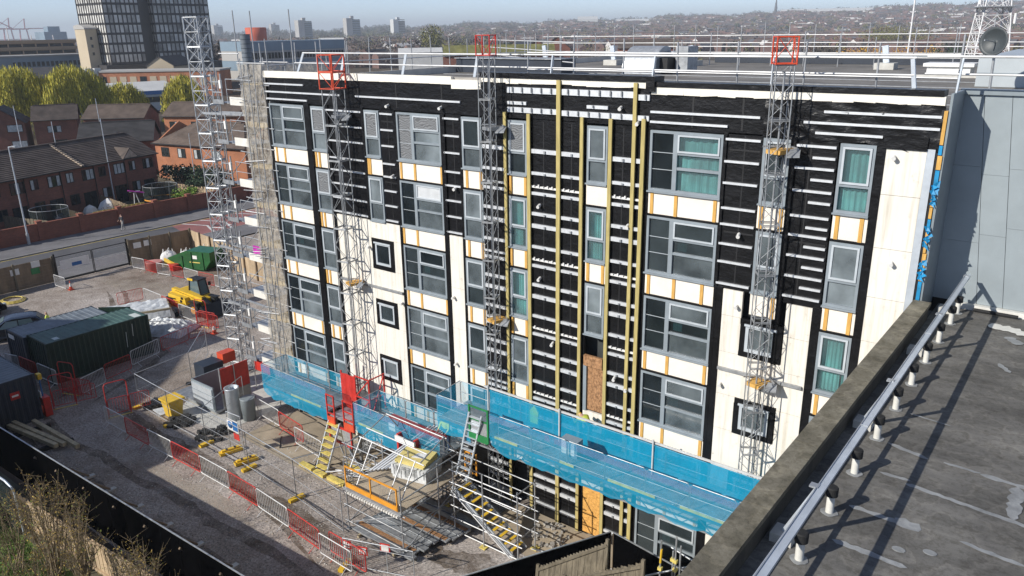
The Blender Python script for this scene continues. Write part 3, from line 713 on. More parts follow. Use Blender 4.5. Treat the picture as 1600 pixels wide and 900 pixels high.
for j in (0, 1):
    window_narrow(23.74, 24.54, T[j], 'pane_dusty'); 
spandrel(23.72, 24.56, T[0], (23.84, 24.44)); spandrel(23.72, 24.56, T[1], (24.44,))
for j, zt in enumerate(T[:5]):
    window_narrow(25.92, 26.86, zt, 'pane_curtain' if j in (0, 2) else 'pane_dusty', cur=j in (0, 2, 3))
    spandrel(25.92, 26.88, zt, (26.06, 26.72))
def window_small(x0, x1, z0, z1):
    mb = MB(); j = lambda: rnd.uniform(-.03, .03)
    s = .17
    for a, c, e, f in ((x0, x1, z1-s, z1), (x0, x1, z0, z0+s), (x0, x0+s, z0+s, z1-s), (x1-s*1.2, x1, z0+s, z1-s)):
        mb.box(a+j()*.4, c+j()*.4, -.085+j()*.2, .06, e+j()*.5, f+j()*.5)
    W = mb.build('window', M['membrane'], B)
    f = MB(); bars_frame(f, x0+s, x1-s*1.2, z0+s, z1-s, .11, -.06, .08); f.box(x0+s-.02, x1-s, -.12, .05, z1-s-.04, z1-s+.03); f.build('window_frame', M['frame_light'], W)
    pane(W, x0+s+.1, x1-s*1.2-.1, z0+s+.1, z1-s-.1, 'pane_clear', 0.0)
for a in SMALL+SMALL2: window_small(*a)
# ground floor infill behind the platforms
for x0, x1 in [(-.1, 2.5), (2.9, 3.92), (8.36, 10.84), (11.9, 14.2)]:
    sheet_panel('membrane', 'membrane', x0, x1, 0, 2.22)
sheet_panel('membrane', 'membrane', 17.6, 18.46, 0, 2.3, .06, .06)
sheet_panel('membrane', 'membrane', 25.9, 26.9, 0, 2.22)
for z in (.45, 1.1, 1.75): rail(8.5, 10.7, z); rail(12.9, 14.0, z)

# --- things on the big roof
pc = [(1.14, 1.96), (4.3, 4.75), (8.1, 8.5), (12.0, 12.3), (15.6, 15.75), (19.61, 19.75), (23.6, 23.6), (27.57, 27.31), (28.43, 28.5)]
E1 = thing('roof_guardrail', 'silver guard rail with raked posts running along the front edge of the main roof', 'guard rail', (0, .4, 17))
for a, c in pc: bar('raked_post', 'alu', (a, .55, 17.0), (c, .62, 18.46), .04, .11, E1)
for z, y, r in ((18.46, .62, .034), (18.02, .59, .028)):
    tube('guard_tube', 'tube_white', (1.3 if z < 18.2 else 1.9, y, z), (27.4, y, z), r, E1)
    tube('guard_tube', 'tube_white', (27.6, y+.3, z+.03), (36, y+.3, z+.03), r, E1)
def post_rail(label, p, q, n, h, z0, rails, cat='guard rail', m_='tube', jitter=.25, r=.03):
    t = thing('scaffold_guardrail', label, cat, (p[0], p[1], z0))
    p, q = Vector((*p, z0)), Vector((*q, z0))
    for i in range(n+1):
        a = p.lerp(q, i/n); hh = h+rnd.uniform(-jitter, jitter)*.6
        tube('standard', m_, a, a+Vector((rnd.uniform(-.04, .04), rnd.uniform(-.05, .05), hh)), r, t)
    for z in rails: tube('ledger', 'tube_white' if z > .5 else 'galv', p+Vector((0, 0, z)), q+Vector((0, 0, z)), r*.95, t)
    return t
post_rail('scaffold tube railing set back from the front edge of the main roof', (13.9, 1.6), (28.3, 1.6), 7, 1.95, 16.95, (.95, 1.55))
post_rail('scaffold tubes standing along the left gable edge of the main roof', (-.35, .3), (-.35, 21), 13, 2.0, 17.0, (.9,))
post_rail('scaffold railing across the left half of the main roof', (-5, 22.5), (9, 12.2), 8, 2.0, 16.95, (.7, 1.2, 1.7))
post_rail('long scaffold railing along the back of the main roof', (-7.5, 32.5), (30, 32.5), 22, 2.3, 16.95, (.6, 1.25, 1.75), jitter=.5)
post_rail('low tube railing in front of the back railing on the main roof', (6, 26.5), (30, 26.5), 12, 1.9, 16.95, (.55, 1.15), jitter=.6)
for x, y, g in [(-1.9, 25, 'left'), (4.1, 24.4, 'left of centre'), (9.4, 25.2, 'behind the fan cowl'), (21.1, 24.6, 'right')]:
    t = thing('rail_weight', {'left': 'leftmost white concrete weight with a stub post on the main roof', 'left of centre': 'white concrete weight second from the left on the main roof', 'behind the fan cowl': 'white concrete weight to the right of the fan cowl', 'right': 'white concrete weight near the white roof hatch'}[g], 'weight', (x, y, 16.96), 'concrete weights on the main roof')
    box('block', 'conc_pale', x-.5, x+.5, y-.5, y+.5, 16.962, 17.3, t); bar('stub_post', 'alu', (x, y, 17.3), (x-.15, y, 18.2), .12, .3, t)
t = thing('roof_fan_unit', 'silver curved fan cowl with a boxy motor on the main roof', 'fan unit', (11, 16.5, 16.96))
mb = MB(); n = 16; prof = [(16.3-1.35*math.cos(math.pi*.62*i/n), 17.0+1.38*math.sin(math.pi*.62*i/n)) for i in range(n+1)] + [(17.0, 17.0)]
mb.prism([(10.2, y, z) for y, z in prof], (1.9, 0, 0)); mb.build('cowl', M['galv'], t)
mb = MB(); mb.box(12.11, 12.55, 15.6, 16.6, 17.12, 17.8); mb.build('motor', M['black'], t)
mb = MB(); mb.tube((12.3, 16.9, 17.0), (12.3, 16.9, 18.1), .42, 16); mb.build('duct_bend', M['galv'], t)
box('casing', 'galv_dull', 12.6, 13.3, 16.4, 17.6, 17.05, 18.35, t); box('label_plate', 'yellow', 12.102, 12.12, 15.75, 16.05, 17.85, 18.05, t)
t = thing('roof_hatch', 'white flat topped roof hatch on the main roof near the grey plant room', 'roof hatch', (25.1, 19.5, 16.96))
box('curb', 'white', 24.2, 26.0, 19.0, 20.2, 16.962, 17.4, t); box('lid', 'white', 24.05, 26.15, 18.85, 20.35, 17.4, 17.55, t); box('walkway_board', 'conc_pale', 23.2, 26.8, 18.2, 18.7, 16.963, 17.05, t)
t = thing('dark_roof_upstand', 'low dark upstand box crossing the left of the main roof', 'upstand', (3, 9, 16.96))
box('upstand', 'navy', -.0, 7.5, 13.2, 14.6, 16.965, 17.75, t); box('cap', 'galv_dull', -.05, 7.55, 13.1, 14.7, 17.75, 17.8, t)
t = thing('long_roof_upstand', 'long dark upstand with a pale cap along the back of the main roof', 'upstand', (18, 30, 16.96))
box('upstand', 'navy', 9, 30.5, 29.6, 30.2, 16.965, 17.45, t); box('cap', 'pale_clad', 8.9, 30.6, 29.5, 30.3, 17.45, 17.5, t)
t = thing('plant_room', 'pale grey clad plant room on the roof at the right edge', 'plant room', (31, 14, 16.9))
for k in range(5):
    box('cladding_panel', 'pale_clad', 27.15+k*2.0, 27.15+k*2.0+1.985, 12.7, 13.0, 16.97, 18.06, t)
box('plant_wall', 'pale_clad', 27.16, 37.1, 13.0, 24, 16.97, 18.04, t); box('mid_trim', 'grey_trim', 27.15, 37.1, 12.66, 12.7, 17.45, 17.49, t)
t = thing('satellite_dish', 'dark grey satellite dish on the roof in front of the white lattice mast', 'satellite dish', (28.3, 10, 16.96))
mb = MB(); nx = Vector((-.35, -.9, .1)).normalized(); c = Vector((27.87, 10.2, 18.67)); u = nx.orthogonal().normalized(); v = nx.cross(u)
rings = []
for i in range(7):
    r = .50*i/6; rings.append([c + (u*math.cos(a)+v*math.sin(a))*r + nx*(.18*(r/.50)**2-.15) for a in [2*math.pi*k/24 for k in range(24)]])
vs = [p for rg in rings for p in rg]
mb.add(vs, [(i*24+k, i*24+(k+1) % 24, (i+1)*24+(k+1) % 24, (i+1)*24+k) for i in range(6) for k in range(24)], 0, True)
d = mb.build('dish', M['dish'], t); md = d.modifiers.new('solid', 'SOLIDIFY'); md.thickness = .03
tube('dish_post', 'galv', (27.95, 10.5, 16.96), (27.92, 10.38, 18.6), .05, t); tube('feed_arm', 'galv', c, c+nx*.6, .02, t)

# ------------------------------------------------------------------ the near building on the right
N = thing('near_building', 'grey clad building with a dark felt roof in the right foreground', 'building', (29, -10, 0))
box('roof_deck', 'felt', 28.7, 60, -45, 1.62, 11.3, 11.6, N)
box('yard_wall', 'conc', 28.36, 28.70, -45, -0.07, 0, 11.3, N)
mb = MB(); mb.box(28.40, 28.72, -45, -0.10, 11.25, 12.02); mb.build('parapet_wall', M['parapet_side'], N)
y = -0.12
while y > -24:
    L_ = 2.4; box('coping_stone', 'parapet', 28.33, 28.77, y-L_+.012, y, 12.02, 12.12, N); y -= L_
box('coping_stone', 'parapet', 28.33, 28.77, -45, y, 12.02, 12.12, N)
# grey metal wall set back behind the corner return
mb = MB(); mb.prism([(28.45, -0.02, 11.62), (28.45, 1.66, 11.62), (28.45, 1.66, 17.62), (28.45, -0.02, 17.62)], (.06, 0, 0)); mb.build('corner_return', M['grey_trim'], N)
box('wall_cap', 'grey_trim', 28.40, 45, 1.55, 1.85, 17.50, 17.64, N)
skew = lambda z: .115*(17.45-z)
xs = [28.36+.0, 28.98, 29.62, 30.27, 30.92, 31.57, 32.22]
for k in range(len(xs)-1):
    a, c = xs[k], xs[k+1]
    zc = [11.75, 13.5+.25*(k % 3), 15.6-.2*(k % 2), 17.5]
    for z0, z1 in zip(zc, zc[1:]):
        if k == 0 and z1 < 1: continue
        mb = MB(); g = .006
        a0 = a+skew(z0) if k else 28.45; a1 = a+skew(z1) if k else 28.45
        mb.prism([(a0+g, 1.64+rnd.uniform(-.003, .003), z0+.003), (c+skew(z0)-g, 1.64, z0+.003), (c+skew(z1)-g, 1.64, z1-.003), (a1+g, 1.64, z1-.003)], (0, .05, 0))
        mb.build('cladding_panel', M['grey_clad'], N)
box('wall_backing', 'black', 28.42, 45, 1.70, 1.9, 11.3, 17.5, N)
box('upstand', 'pvc', 29.0, 40, 1.45, 1.63, 11.6, 11.75, N); tube('drain_pipe', 'rubber', (29.62, 1.30, 11.68), (30.7, 1.28, 11.68), .05, N)
# vent pipes in a row
for i, yv in enumerate([0.95, -.06, -1.66, -3.22, -4.74, -6.22, -7.76, -9.33, -10.83, -12.35, -13.9]):
    x = 29.28 + .008*i
    mb = MB(); mb.tube((x, yv, 11.6), (x, yv, 12.0), .065, 16); p = mb.build('vent_pipe', M['pvc'], N)
    mb = MB(); mb.lathe([(.088, 0), (.104, .005), (.104, .145), (.088, .165), (.03, .168)], (x, yv, 11.93), 20, 0, False); mb.build('vent_cap', M['rubber'], p)
    mb = MB(); pr = [(x+ (.135+.012*math.sin(k*1.7+i))*math.cos(k*math.pi/7), yv+(.135+.012*math.cos(k*2.1+i))*math.sin(k*math.pi/7), 11.604) for k in range(14)]
    mb.prism(pr, (0, 0, .010)); mb.build('flashing', M['sealant'], p)
# sealant strips brushed over the felt joints
SZ = [0.0]
def strip(x0, y0, x1, y1, w, m_='sealant'):
    p, q = Vector((x0, y0, 0)), Vector((x1, y1, 0)); d = (q-p); L_ = d.length; d /= L_; s = Vector((-d.y, d.x, 0)); n = max(3, int(L_/.09)); A = []; C = []
    for i in range(n+1):
        o = p+d*L_*i/n; e = .25 if i in (0, n) else 1
        A.append(o+s*w*(.5*e+rnd.uniform(-.2, .2))); C.append(o-s*w*(.5*e+rnd.uniform(-.16, .16)))
    SZ[0] += .0015; vs = [(v.x, v.y, 11.602+SZ[0]) for v in A]+[(v.x, v.y, 11.602+SZ[0]) for v in C]
    mb = MB(); mb.add(vs, [(i, n+1+i, n+2+i, i+1) for i in range(n)]); mb.build('sealant_strip', M[m_], N)
for a in [(29.69, -9.0, 30.2, -9.02, .10), (30.15, -9.15, 32.4, -9.4, .10), (29.55, -10.42, 30.5, -10.46, .11), (30.25, -10.36, 30.66, -10.5, .25), (29.6, -11.55, 30.72, -11.6, .12), (30.55, -8.0, 31.15, -8.02, .08), (31.15, -8.06, 32.6, -8.12, .12),
          (31.74, -8.14, 31.79, -9.3, .2), (31.2, -10.43, 32.1, -10.54, .09), (29.55, -7.84, 30.3, -8.04, .12), (29.7, -12.9, 31.0, -12.95, .06), (30.7, -2.35, 31.0, -2.8, .14), (30.65, -.3, 30.95, -.75, .28), (29.6, -6.3, 30.4, -6.4, .05)]:
    strip(*a)
strip(30.15, .45, 31.6, -.05, .42, 'pvc')
for x, y in [(30.5, -11.2), (30.9, -11.0)]:
    mb = MB(); mb.prism([(x+.10*math.cos(k*math.pi/6), y+.07*math.sin(k*math.pi/6), 11.602) for k in range(12)], (0, 0, .01)); mb.build('sealant_blob', M['sealant'], N)
G = thing('roof_edge_guardrail', 'wide silver guard rail on white block feet along the near roof edge', 'guard rail', (29.4, -6, 11.6))
for y0, y1 in ((1.1, -4.3), (-4.34, -9.6), (-9.64, -15.2), (-15.24, -22)):
    bar('top_rail', 'alu', (29.385-.006*(y0-1), y0, 12.7), (29.385-.006*(y1-1), y1, 12.7), .12, .045, G)
    bar('rail_lip', 'galv', (29.325-.006*(y0-1), y0, 12.728), (29.325-.006*(y1-1), y1, 12.728), .016, .02, G)
    bar('mid_rail', 'alu', (29.20, y0, 12.15), (29.2, y1, 12.15), .06, .06, G)
for yv in (-2.79, -7.4, -12.0, -16.6, 0.9):
    bar('raked_post', 'alu', (28.99, yv, 11.75), (29.41, yv, 12.68), .09, .05, G, (0, 1, 0))
    mb = MB(); mb.box(28.82, 29.16, yv-.17, yv+.17, 11.605, 11.76); mb.build('foot_block', M['conc_pale'], G)
    bar('joint_clamp', 'galv', (29.36, yv-.06, 12.72), (29.36, yv+.06, 12.72), .13, .03, G)
# neighbouring gabled hall to the south west, outside the picture, whose shade falls over the yard
H2 = thing('brick_hall', 'brick hall with a sloping roof left of the camera', 'building', (-20, -32, 0))
mb = MB(); mb.prism([(-10.2, -25, 0), (-10.2, -25, 12.6), (-17.0, -25, 12.6), (-20.5, -25, 14.6), (-26, -25, 17.0), (-33, -25, 13.2), (-33, -25, 0)], (0, -16, 0)); mb.build('hall_shell', M['brick'], H2)
# ------------------------------------------------------------------ lattice masts
def lattice_section(name, s, h, r, m_, par, c, n_bay=3, base=0.0, rot=0.0, heavy=False):
    """one bolted mast section: four legs, frames and zigzag braces"""
    mb = MB(); k = s/2; cs = [Matrix.Rotation(rot, 3, 'Z') @ Vector(v) for v in ((-k, -k, 0), (k, -k, 0), (k, k, 0), (-k, k, 0))]
    for v in cs: mb.tube(v, v+Vector((0, 0, h)), r, 6)
    for i in range(4):
        a, d = cs[i], cs[(i+1) % 4]
        for z in (0.02, h-.02): mb.tube(a+Vector((0, 0, z)), d+Vector((0, 0, z)), r*.8, 5)
        for q in range(n_bay):
            z0, z1 = h*q/n_bay, h*(q+1)/n_bay
            p, e = (a, d) if (q+i) % 2 else (d, a)
            mb.tube(p+Vector((0, 0, z0)), e+Vector((0, 0, z1)), r*.5, 5)
            if heavy: mb.tube(e+Vector((0, 0, z0)), p+Vector((0, 0, z1)), r*.5, 5)
            if q and heavy: mb.tube(a+Vector((0, 0, z0)), d+Vector((0, 0, z0)), r*.5, 5)
    return mb
def mast(label, x, y, s, ztop, zred, r, m_, group, rot=0.0, rm='orange_red', h=1.5, nb=3, z0=0.0, cross=False):
    t = thing('climber_mast', label, 'lattice mast', (x, y, z0), group)
    me = lattice_section('', s, h, r, m_, t, (0, 0, 0), nb, 0, rot, cross).mesh('mast_section', M[m_])
    z = zred; zs_ = []
    while z > z0+.05: z -= h; zs_.append(z)
    for z in zs_:
        T_ = Matrix.Translation((x, y, max(z, z0))) @ Matrix.Diagonal((1, 1, min(1, (z+h-z0)/h), 1))
        put(bpy.data.objects.new('mast_section', me), t, T_)
        if r > .02:
            pass
    if ztop > zred+.1:
        hh = (ztop-zred)
        mb = lattice_section('', s*1.15, hh if hh < 1 else hh/2, r*1.25, rm, t, None, 1, 0, rot)
        me2 = mb.mesh('top_section', M[rm]); n_ = 1 if hh < 1 else 2
        for q in range(n_): put(bpy.data.objects.new('top_section', me2), t, Matrix.Translation((x, y, zred+q*hh/n_)))
    box('base_plate', 'galv_dull', x-.5, x+.5, y-.5, y+.5, z0+.011, z0+.06, t)
    tube('cable_tube', 'galv_dull', (x, y+s*.2, z0), (x, y+s*.2, zred-.2), .03, t)
    for z in ([15.9, 8.4] if y < 0 and x < 20 else [15.9, 8.6] if y < 0 else []):
        bar('wall_tie', 'spruce' if z < 9 or x > 20 else 'galv_dull', (x-.1, y, z), (x+.1, 0, z), .5, .12, t)
        bar('tie_arm', 'galv', (x-.5, y+.3, z+.1), (x-.1, -.02, z+.1), .05, .05, t); bar('tie_arm', 'galv', (x+.5, y+.3, z+.1), (x+.2, -.02, z+.1), .05, .05, t)
        mb = MB(); mb.prism([(x+.25, y+.1, z-.15), (x+.62, y+.15, z-.12), (x+.55, y+.4, z+.05), (x+.2, y+.4, z+.03)], (0, 0, .04)); mb.build('tie_sheet', M['galv_dull'], t)
    return t
GM = 'lattice masts along the building'
mast('tall lattice hoist mast without a red top, standing left of the scaffold', -7.6, 1.3, .86, 20.2, 20.2, .036, 'galv', GM, .35, nb=2, cross=True)
mast('left lattice climber mast with a tall two tier red top section', 5.37, -.68, .66, 18.46, 17.06, .024, 'galv_dull', GM, .15, nb=2)
mast('middle lattice climber mast beside the timber battens, red top section', 13.72, -.62, .46, 19.17, 18.46, .019, 'galv_dull', GM, .25, 'red', 1.5, 3)
mast('right lattice climber mast with a small orange red top section', 24.36, -.68, .48, 19.05, 18.31, .019, 'galv_dull', GM, .55, 'orange_red', 1.5, 3)

mb = MB()                                   # loose stones on the gravel
for k in range(5200):
    x, y = rnd.uniform(-14, 14), rnd.uniform(-11.5, -2.5)
    if rnd.random() < .25: x, y = rnd.uniform(-30, -8), rnd.uniform(-6, 9)
    s = rnd.uniform(.012, .04); a = rnd.uniform(0, 3)
    c, d = s*math.cos(a), s*math.sin(a); mb.add([(x-c, y-d, .002), (x+d, y-c, .002), (x+c*.8, y+d*1.2, .002), (x-d, y+c, .002), (x, y, s*1.1)], [(0, 1, 4), (1, 2, 4), (2, 3, 4), (3, 0, 4)], k % 3)
mb.build('loose_stones', [M['conc'], M['conc_pale'], M['tan']], None, None, kind='stuff', label='loose stones scattered over the gravel yard', cat='stones')
# ------------------------------------------------------------------ blue netted platforms
def net(name, m_, pts, par, sag=0.0, n=10):
    """a strip of net between polyline top and bottom"""
    mb = MB(); vs = []
    for a, c in pts: vs += [a, c]
    mb.add(vs, [(2*i, 2*i+2, 2*i+3, 2*i+1) for i in range(len(pts)-1)], 0, True)
    return mb.build(name, M[m_], par)
def sub(p, q, n): return [Vector(p).lerp(Vector(q), i/n) for i in range(n+1)]
def platform(label, x0, x1, yi, yo, zd, ztop_i, ztop_o, skirt, gaps=(), inner='net_blue', scallop=.12, signs=(), group='blue netted work platforms', band=True):
    t = thing('work_platform', label, 'work platform', ((x0+x1)/2, (yi+yo)/2, 0), group)
    x = x0; 
    while x < x1-.1:
        e = min(x+1.5, x1); box('deck_panel', 'galv_dull', x+.006, e-.006, yo+.05, yi+.5, zd-.09, zd, t); x = e
    for y in (yo+.1, yi-.12):
        bar('truss_chord', 'galv_dull', (x0, y, zd-.15), (x1, y, zd-.15), .06, .06, t)
        bar('truss_chord', 'galv_dull', (x0+.5, y, zd-.6), (x1-.5, y, zd-.6), .06, .06, t)
    mb = MB(); n = int((x1-x0)/.6)
    for i in range(n):
        a = x0+.5+(x1-x0-1)*i/n; c = x0+.5+(x1-x0-1)*(i+1)/n
        for y in (yo+.1, yi-.12): mb.tube((a, y, zd-.15 if i % 2 else zd-.6), (c, y, zd-.6 if i % 2 else zd-.15), .018, 5)
    mb.build('truss_web', M['galv_dull'], t, kind='stuff')
    # guard panels: frame tubes, every 1.5 m
    def guards(y, zt, nm):
        n = max(1, round((x1-x0)/1.55))
        for i in range(n):
            a = x0+(x1-x0)*i/n+.02; c = x0+(x1-x0)*(i+1)/n-.02
            if nm == 'o' and any(g0 < (a+c)/2 < g1 for g0, g1 in gaps): continue
            mb = MB(); mb.path([(a, y, zd), (a, y, zt-.08), (a+.08, y, zt), (c-.08, y, zt), (c, y, zt-.08), (c, y, zd)], .017, 6)
            mb.tube((a, y, zd+.55*(zt-zd)), (c, y, zd+.55*(zt-zd)), .013, 6); mb.tube((a, y, zd+.12), (c, y, zd+.12), .013, 6); mb.build('guard_panel', M['galv'], t)
    guards(yo, ztop_o, 'o'); guards(yi, ztop_i, 'i')
    segs = []; a = x0
    for g0, g1 in gaps: segs.append((a, g0)); a = g1
    segs.append((a, x1))
    for a, c in segs:
        if c-a < .2: continue
        n = int((c-a)/.25)+2
        tp = sub((a, yo-.03, ztop_o), (c, yo-.03, ztop_o), n); dk = sub((a, yo-.04, zd-.02), (c, yo-.04, zd-.02), n)
        net('net', 'net_blue', [(p+Vector((0, rnd.uniform(-.02, .02), 0)), q) for p, q in zip(tp, dk)], t)
        sk = []
        for i, q in enumerate(dk):
            ph = ((i % 6)-3)/3; edge = min(1, i/3, (n-i)/3) if c-a > 3 else 1
            sk.append((q+Vector((0, -.006, .04)), q+Vector((0, .06+rnd.uniform(-.03, .03), -(skirt*(.75+.25*edge)-scallop*ph*ph+rnd.uniform(-.04, .04))))))
        net('net_skirt', 'net_blue_dense', sk, t)
        if band:
            net('net_band', 'net_band', [(p+Vector((0, -.012, -.02)), p+Vector((0, -.012, -.28))) for p in tp], t)
    n = int((x1-x0)/.4); net('inner_net', inner, list(zip(sub((x0, yi+.02, ztop_i), (x1, yi+.02, ztop_i), n), sub((x0, yi+.02, zd-.1), (x1, yi+.02, zd-.1), n))), t)
    for xe in (x0,):
        net('end_net', 'net_blue', list(zip(sub((xe, yo, ztop_o), (xe, yi, ztop_i), 4), sub((xe, yo, zd-.3), (xe, yi, zd-.3), 4))), t)
        tube('end_rail', 'galv', (xe, yo, ztop_o), (xe, yi, ztop_i), .018, t)
    for a, c in signs:
        box('warning_strip', 'yellow_pale', a, c, yo-.018, yo-.004, zd+.01, zd+.11, t)
    return t
PL = platform('left blue netted platform with a curved end beside the gable scaffold', .15, 5.1, -.85, -2.35, 2.62, 3.72, 3.72, .62, (), 'net_blue', .1, ((2.4, 4.6),))
net('curved_end', 'net_blue_dense', [(Vector((.15-.02*i, -2.37+.1*i, 2.7)), Vector((.15+.9-.18*i-.2*(i > 2), -2.3+.12*i, 1.95+.05*i))) for i in range(6)], PL)
PM = platform('middle blue netted platform between the red hoist and the long right platform', 6.95, 12.2, -.85, -2.35, 2.58, 3.62, 3.58, .55, (), 'net_blue', .1, ((7.2, 8.8),))
mb = MB(); mb.box(9.0, 9.7, -2.25, -1.85, 2.60, 3.35); cb = mb.build('control_cabinet', M['farblue'], PM); box('cabinet_label', 'white', 9.1, 9.5, -2.27, -2.252, 2.9, 3.25, cb)
PR = platform('long right blue netted platform with a raised dense blue screen at the back', 12.25, 27.9, -1.05, -2.45, 4.55, 5.62, 5.55, .62, ((13.95, 14.95),), 'net_blue', .12, ((15.2, 16.3), (18.2, 18.8), (20.2, 22.0), (22.9, 24.4)))
mb = MB(); nx, nz = 120, 6; vs = []
for j in range(nz+1):
    for i in range(nx+1):
        x = 13.9+14*i/nx; vs.append((x, -1.13+(.02*math.sin(i*.83+j*.4)+.018*math.sin(i*2.1-j*.9)+rnd.uniform(-.012, .012))*(1-j/nz*.7), 4.5+(1.22-.04*i/nx)*j/nz))
mb.add(vs, [(j*(nx+1)+i, j*(nx+1)+i+1, (j+1)*(nx+1)+i+1, (j+1)*(nx+1)+i) for j in range(nz) for i in range(nx)], 0, True)
mb.build('back_screen', M['net_blue_dense'], PR)
bar('screen_top_rail', 'tube_white', (13.6, -1.1, 5.78), (27.9, -1.1, 5.74), .06, .07, PR)
for x in (13.85, 17.3, 21.2): tube('screen_post', 'tube_white', (x, -1.17, 4.3), (x, -1.17, 5.9), .035, PR)
mb = MB(); mb.box(18.15, 18.85, -2.33, -1.95, 4.85, 5.5); cb = mb.build('control_cabinet', M['farblue'], PR); box('cabinet_label', 'white', 18.2, 18.75, -2.352, -2.332, 4.95, 5.45, cb)
# green access gate
t = thing('access_gate', 'green access gate in the gap of the right blue platform', 'gate', (14.45, -2.5, 4.5))
for x in (14.0, 14.92): bar('gate_post', 'green', (x, -2.5, 4.25), (x, -2.5, 5.66), .07, .07, t)
for z in (5.62, 5.1, 4.45): bar('gate_rail', 'green', (14.04, -2.5, z), (14.88, -2.5, z), .05, .06, t)
box('infill_panel', 'galv', 14.06, 14.86, -2.49, -2.475, 4.5, 5.08, t); box('kick_board', 'green', 14.0, 14.9, -2.53, -2.5, 4.2, 4.5, t)
# red drive unit and gate at the left mast
t = thing('mast_drive_unit', 'red mesh covered drive unit on the left climber mast', 'drive unit', (5.9, -1.2, 1.5))
mb = MB(); n = 8
for i in range(n):
    x0, x1 = 4.95+.9*i/n, 4.95+.9*(i+1)/n; y0, y1 = -1.30-.03*math.sin(i*1.4), -1.30-.03*math.sin(i*1.4+1.4)
    mb.prism([(x0, y0, 2.35), (x1, y1, 2.35), (x1, y1, 4.15), (x0, y0, 4.15)], (0, .03, 0))
mb.build('mesh_panel', M['red'], t)
for x, y in ((4.95, -1.28), (5.9, -1.28), (6.85, -1.28), (6.85, -.35), (4.95, -.35)): bar('frame_post', 'red', (x, y, 1.7), (x, y, 4.25), .06, .06, t)
for z in (2.2, 3.2, 4.22):
    bar('frame_rail', 'red', (5.9, -1.28, z), (6.85, -1.28, z), .05, .05, t); bar('frame_rail', 'red', (6.85, -1.28, z), (6.85, -.35, z), .05, .05, t)
bar('frame_brace', 'red', (5.9, -1.28, 2.2), (6.85, -1.28, 3.2), .05, .05, t); bar('frame_brace', 'red', (5.9, -1.28, 3.2), (6.85, -1.28, 4.2), .05, .05, t); bar('frame_brace', 'red', (6.85, -1.28, 2.2), (6.85, -.35, 4.2), .05, .05, t)
box('gearbox', 'galv_dull', 5.3, 6.5, -1.1, -.4, 1.9, 3.0, t)
t = thing('platform_gate', 'red tubular gate and steps between the two lower blue platforms', 'gate', (6, -2.4, 1.5))
for a, c in ((5.15, 5.65), (6.3, 6.95)):
    for x in (a, c): bar('gate_post', 'red', (x, -2.42, 2.1), (x, -2.42, 3.55), .055, .055, t)
    for z in (3.52, 3.0, 2.6): bar('gate_rail', 'red', (a, -2.42, z), (c, -2.42, z), .045, .05, t)
    box('kick_board', 'orange_red', a, c, -2.46, -2.43, 2.1, 2.45, t)
box('landing', 'galv', 5.15, 6.95, -2.35, -1.35, 2.38, 2.45, t)
for x in (5.2, 6.7): bar('base_frame', 'red', (x, -2.42, 1.2), (x, -2.42, 2.1), .07, .07, t)
for z in (1.25, 2.05): bar('base_frame', 'red', (5.2, -2.42, z), (6.7, -2.42, z), .07, .09, t)
box('base_panel', 'galv', 5.25, 6.65, -2.40, -2.38, 1.3, 2.0, t)
for x in (5.6, 6.3): bar('support_leg', 'galv_dull', (x, -1.6, 0.02), (x, -1.6, 2.3), .12, .12, t)

# ------------------------------------------------------------------ gable scaffold with landings
t = thing('gable_scaffold', 'scaffold tower wrapped in worn beige netting at the left corner of the stripped building', 'scaffold', (-1.2, .8, 0))
for x in (-2.05, -.35):
    for y in (-.05, 1.25, 3.2, 5.2): tube('standard', 'tube', (x, y, 0), (x, y, 18.9 if x > -1 else 18.2), .03, t)
for z in [1.0+2.0*k for k in range(9)]:
    for y in (-.05, 1.25): 
        tube('ledger', 'tube', (-2.3, y, z), (.1, y, z), .026, t)
        tube('ledger', 'tube_white', (-2.3, y, z+1), (-.1, y, z+1), .024, t)
    for x in (-2.05, -.35): tube('ledger', 'tube', (x, -.2, z), (x, 5.4, z), .026, t)
    bar('deck_board', 'timber', (-1.75, -.1, z+.03), (-1.75, 5.3, z+.03), .5, .04, t); bar('deck_board', 'timber', (-1.0, -.1, z+.03), (-1.0, 5.3, z+.03), .8, .04, t)
for k in range(26):
    z = rnd.uniform(.8, 17.4); x = rnd.uniform(-2.9, -2.0); tube('stub_tube', rnd.choice(('tube', 'tube_white', 'tube')), (x, -.2-rnd.uniform(0, .12), z), (x+rnd.uniform(.7, 1.7), -.22, z+rnd.uniform(-.05, .25)), .024, t)
for x in (-1.75, -1.2, -.75): tube('standard', 'tube', (x, -.24, .02), (x, -.24, 18.0), .024, t)
for k in range(8): bar('toe_board', 'timber', (-2.05, -.02, 1.15+2*k), (-.35, -.02, 1.15+2*k), .03, .2, t)
for k in range(4): tube('brace', 'tube', (-2.05, -.1, 1+4*k), (-.35, -.1, 5+4*k), .024, t)
mb = MB(); nx, nz = 8, 60; vs = []
for j in range(nz+1):
    for i in range(nx+1):
        x = -2.12+1.86*i/nx; vs.append((x+.03*math.sin(j*.9), -.14+.07*math.sin(i*1.9+j*.8)+rnd.uniform(-.02, .02), .5+17.45*j/nz))
mb.add(vs, [(j*(nx+1)+i, j*(nx+1)+i+1, (j+1)*(nx+1)+i+1, (j+1)*(nx+1)+i) for j in range(nz) for i in range(nx)], 0, True)
mb.build('debris_net', M['net_beige'], t)
net('debris_net', 'net_beige', list(zip(sub((-2.12, -.1, 17.9), (-2.12, 5.3, 17.9), 6), sub((-2.12, -.1, .5), (-2.12, 5.3, .5), 6))), t)
for x, y, z0, z1 in ((-3.0, .5, 15.5, 20.4), (-1.62, .5, 17.4, 20.35), (.93, .8, 17, 20.35)): tube('tall_standard', 'tube', (x, y, z0), (x, y, z1), .028, t)
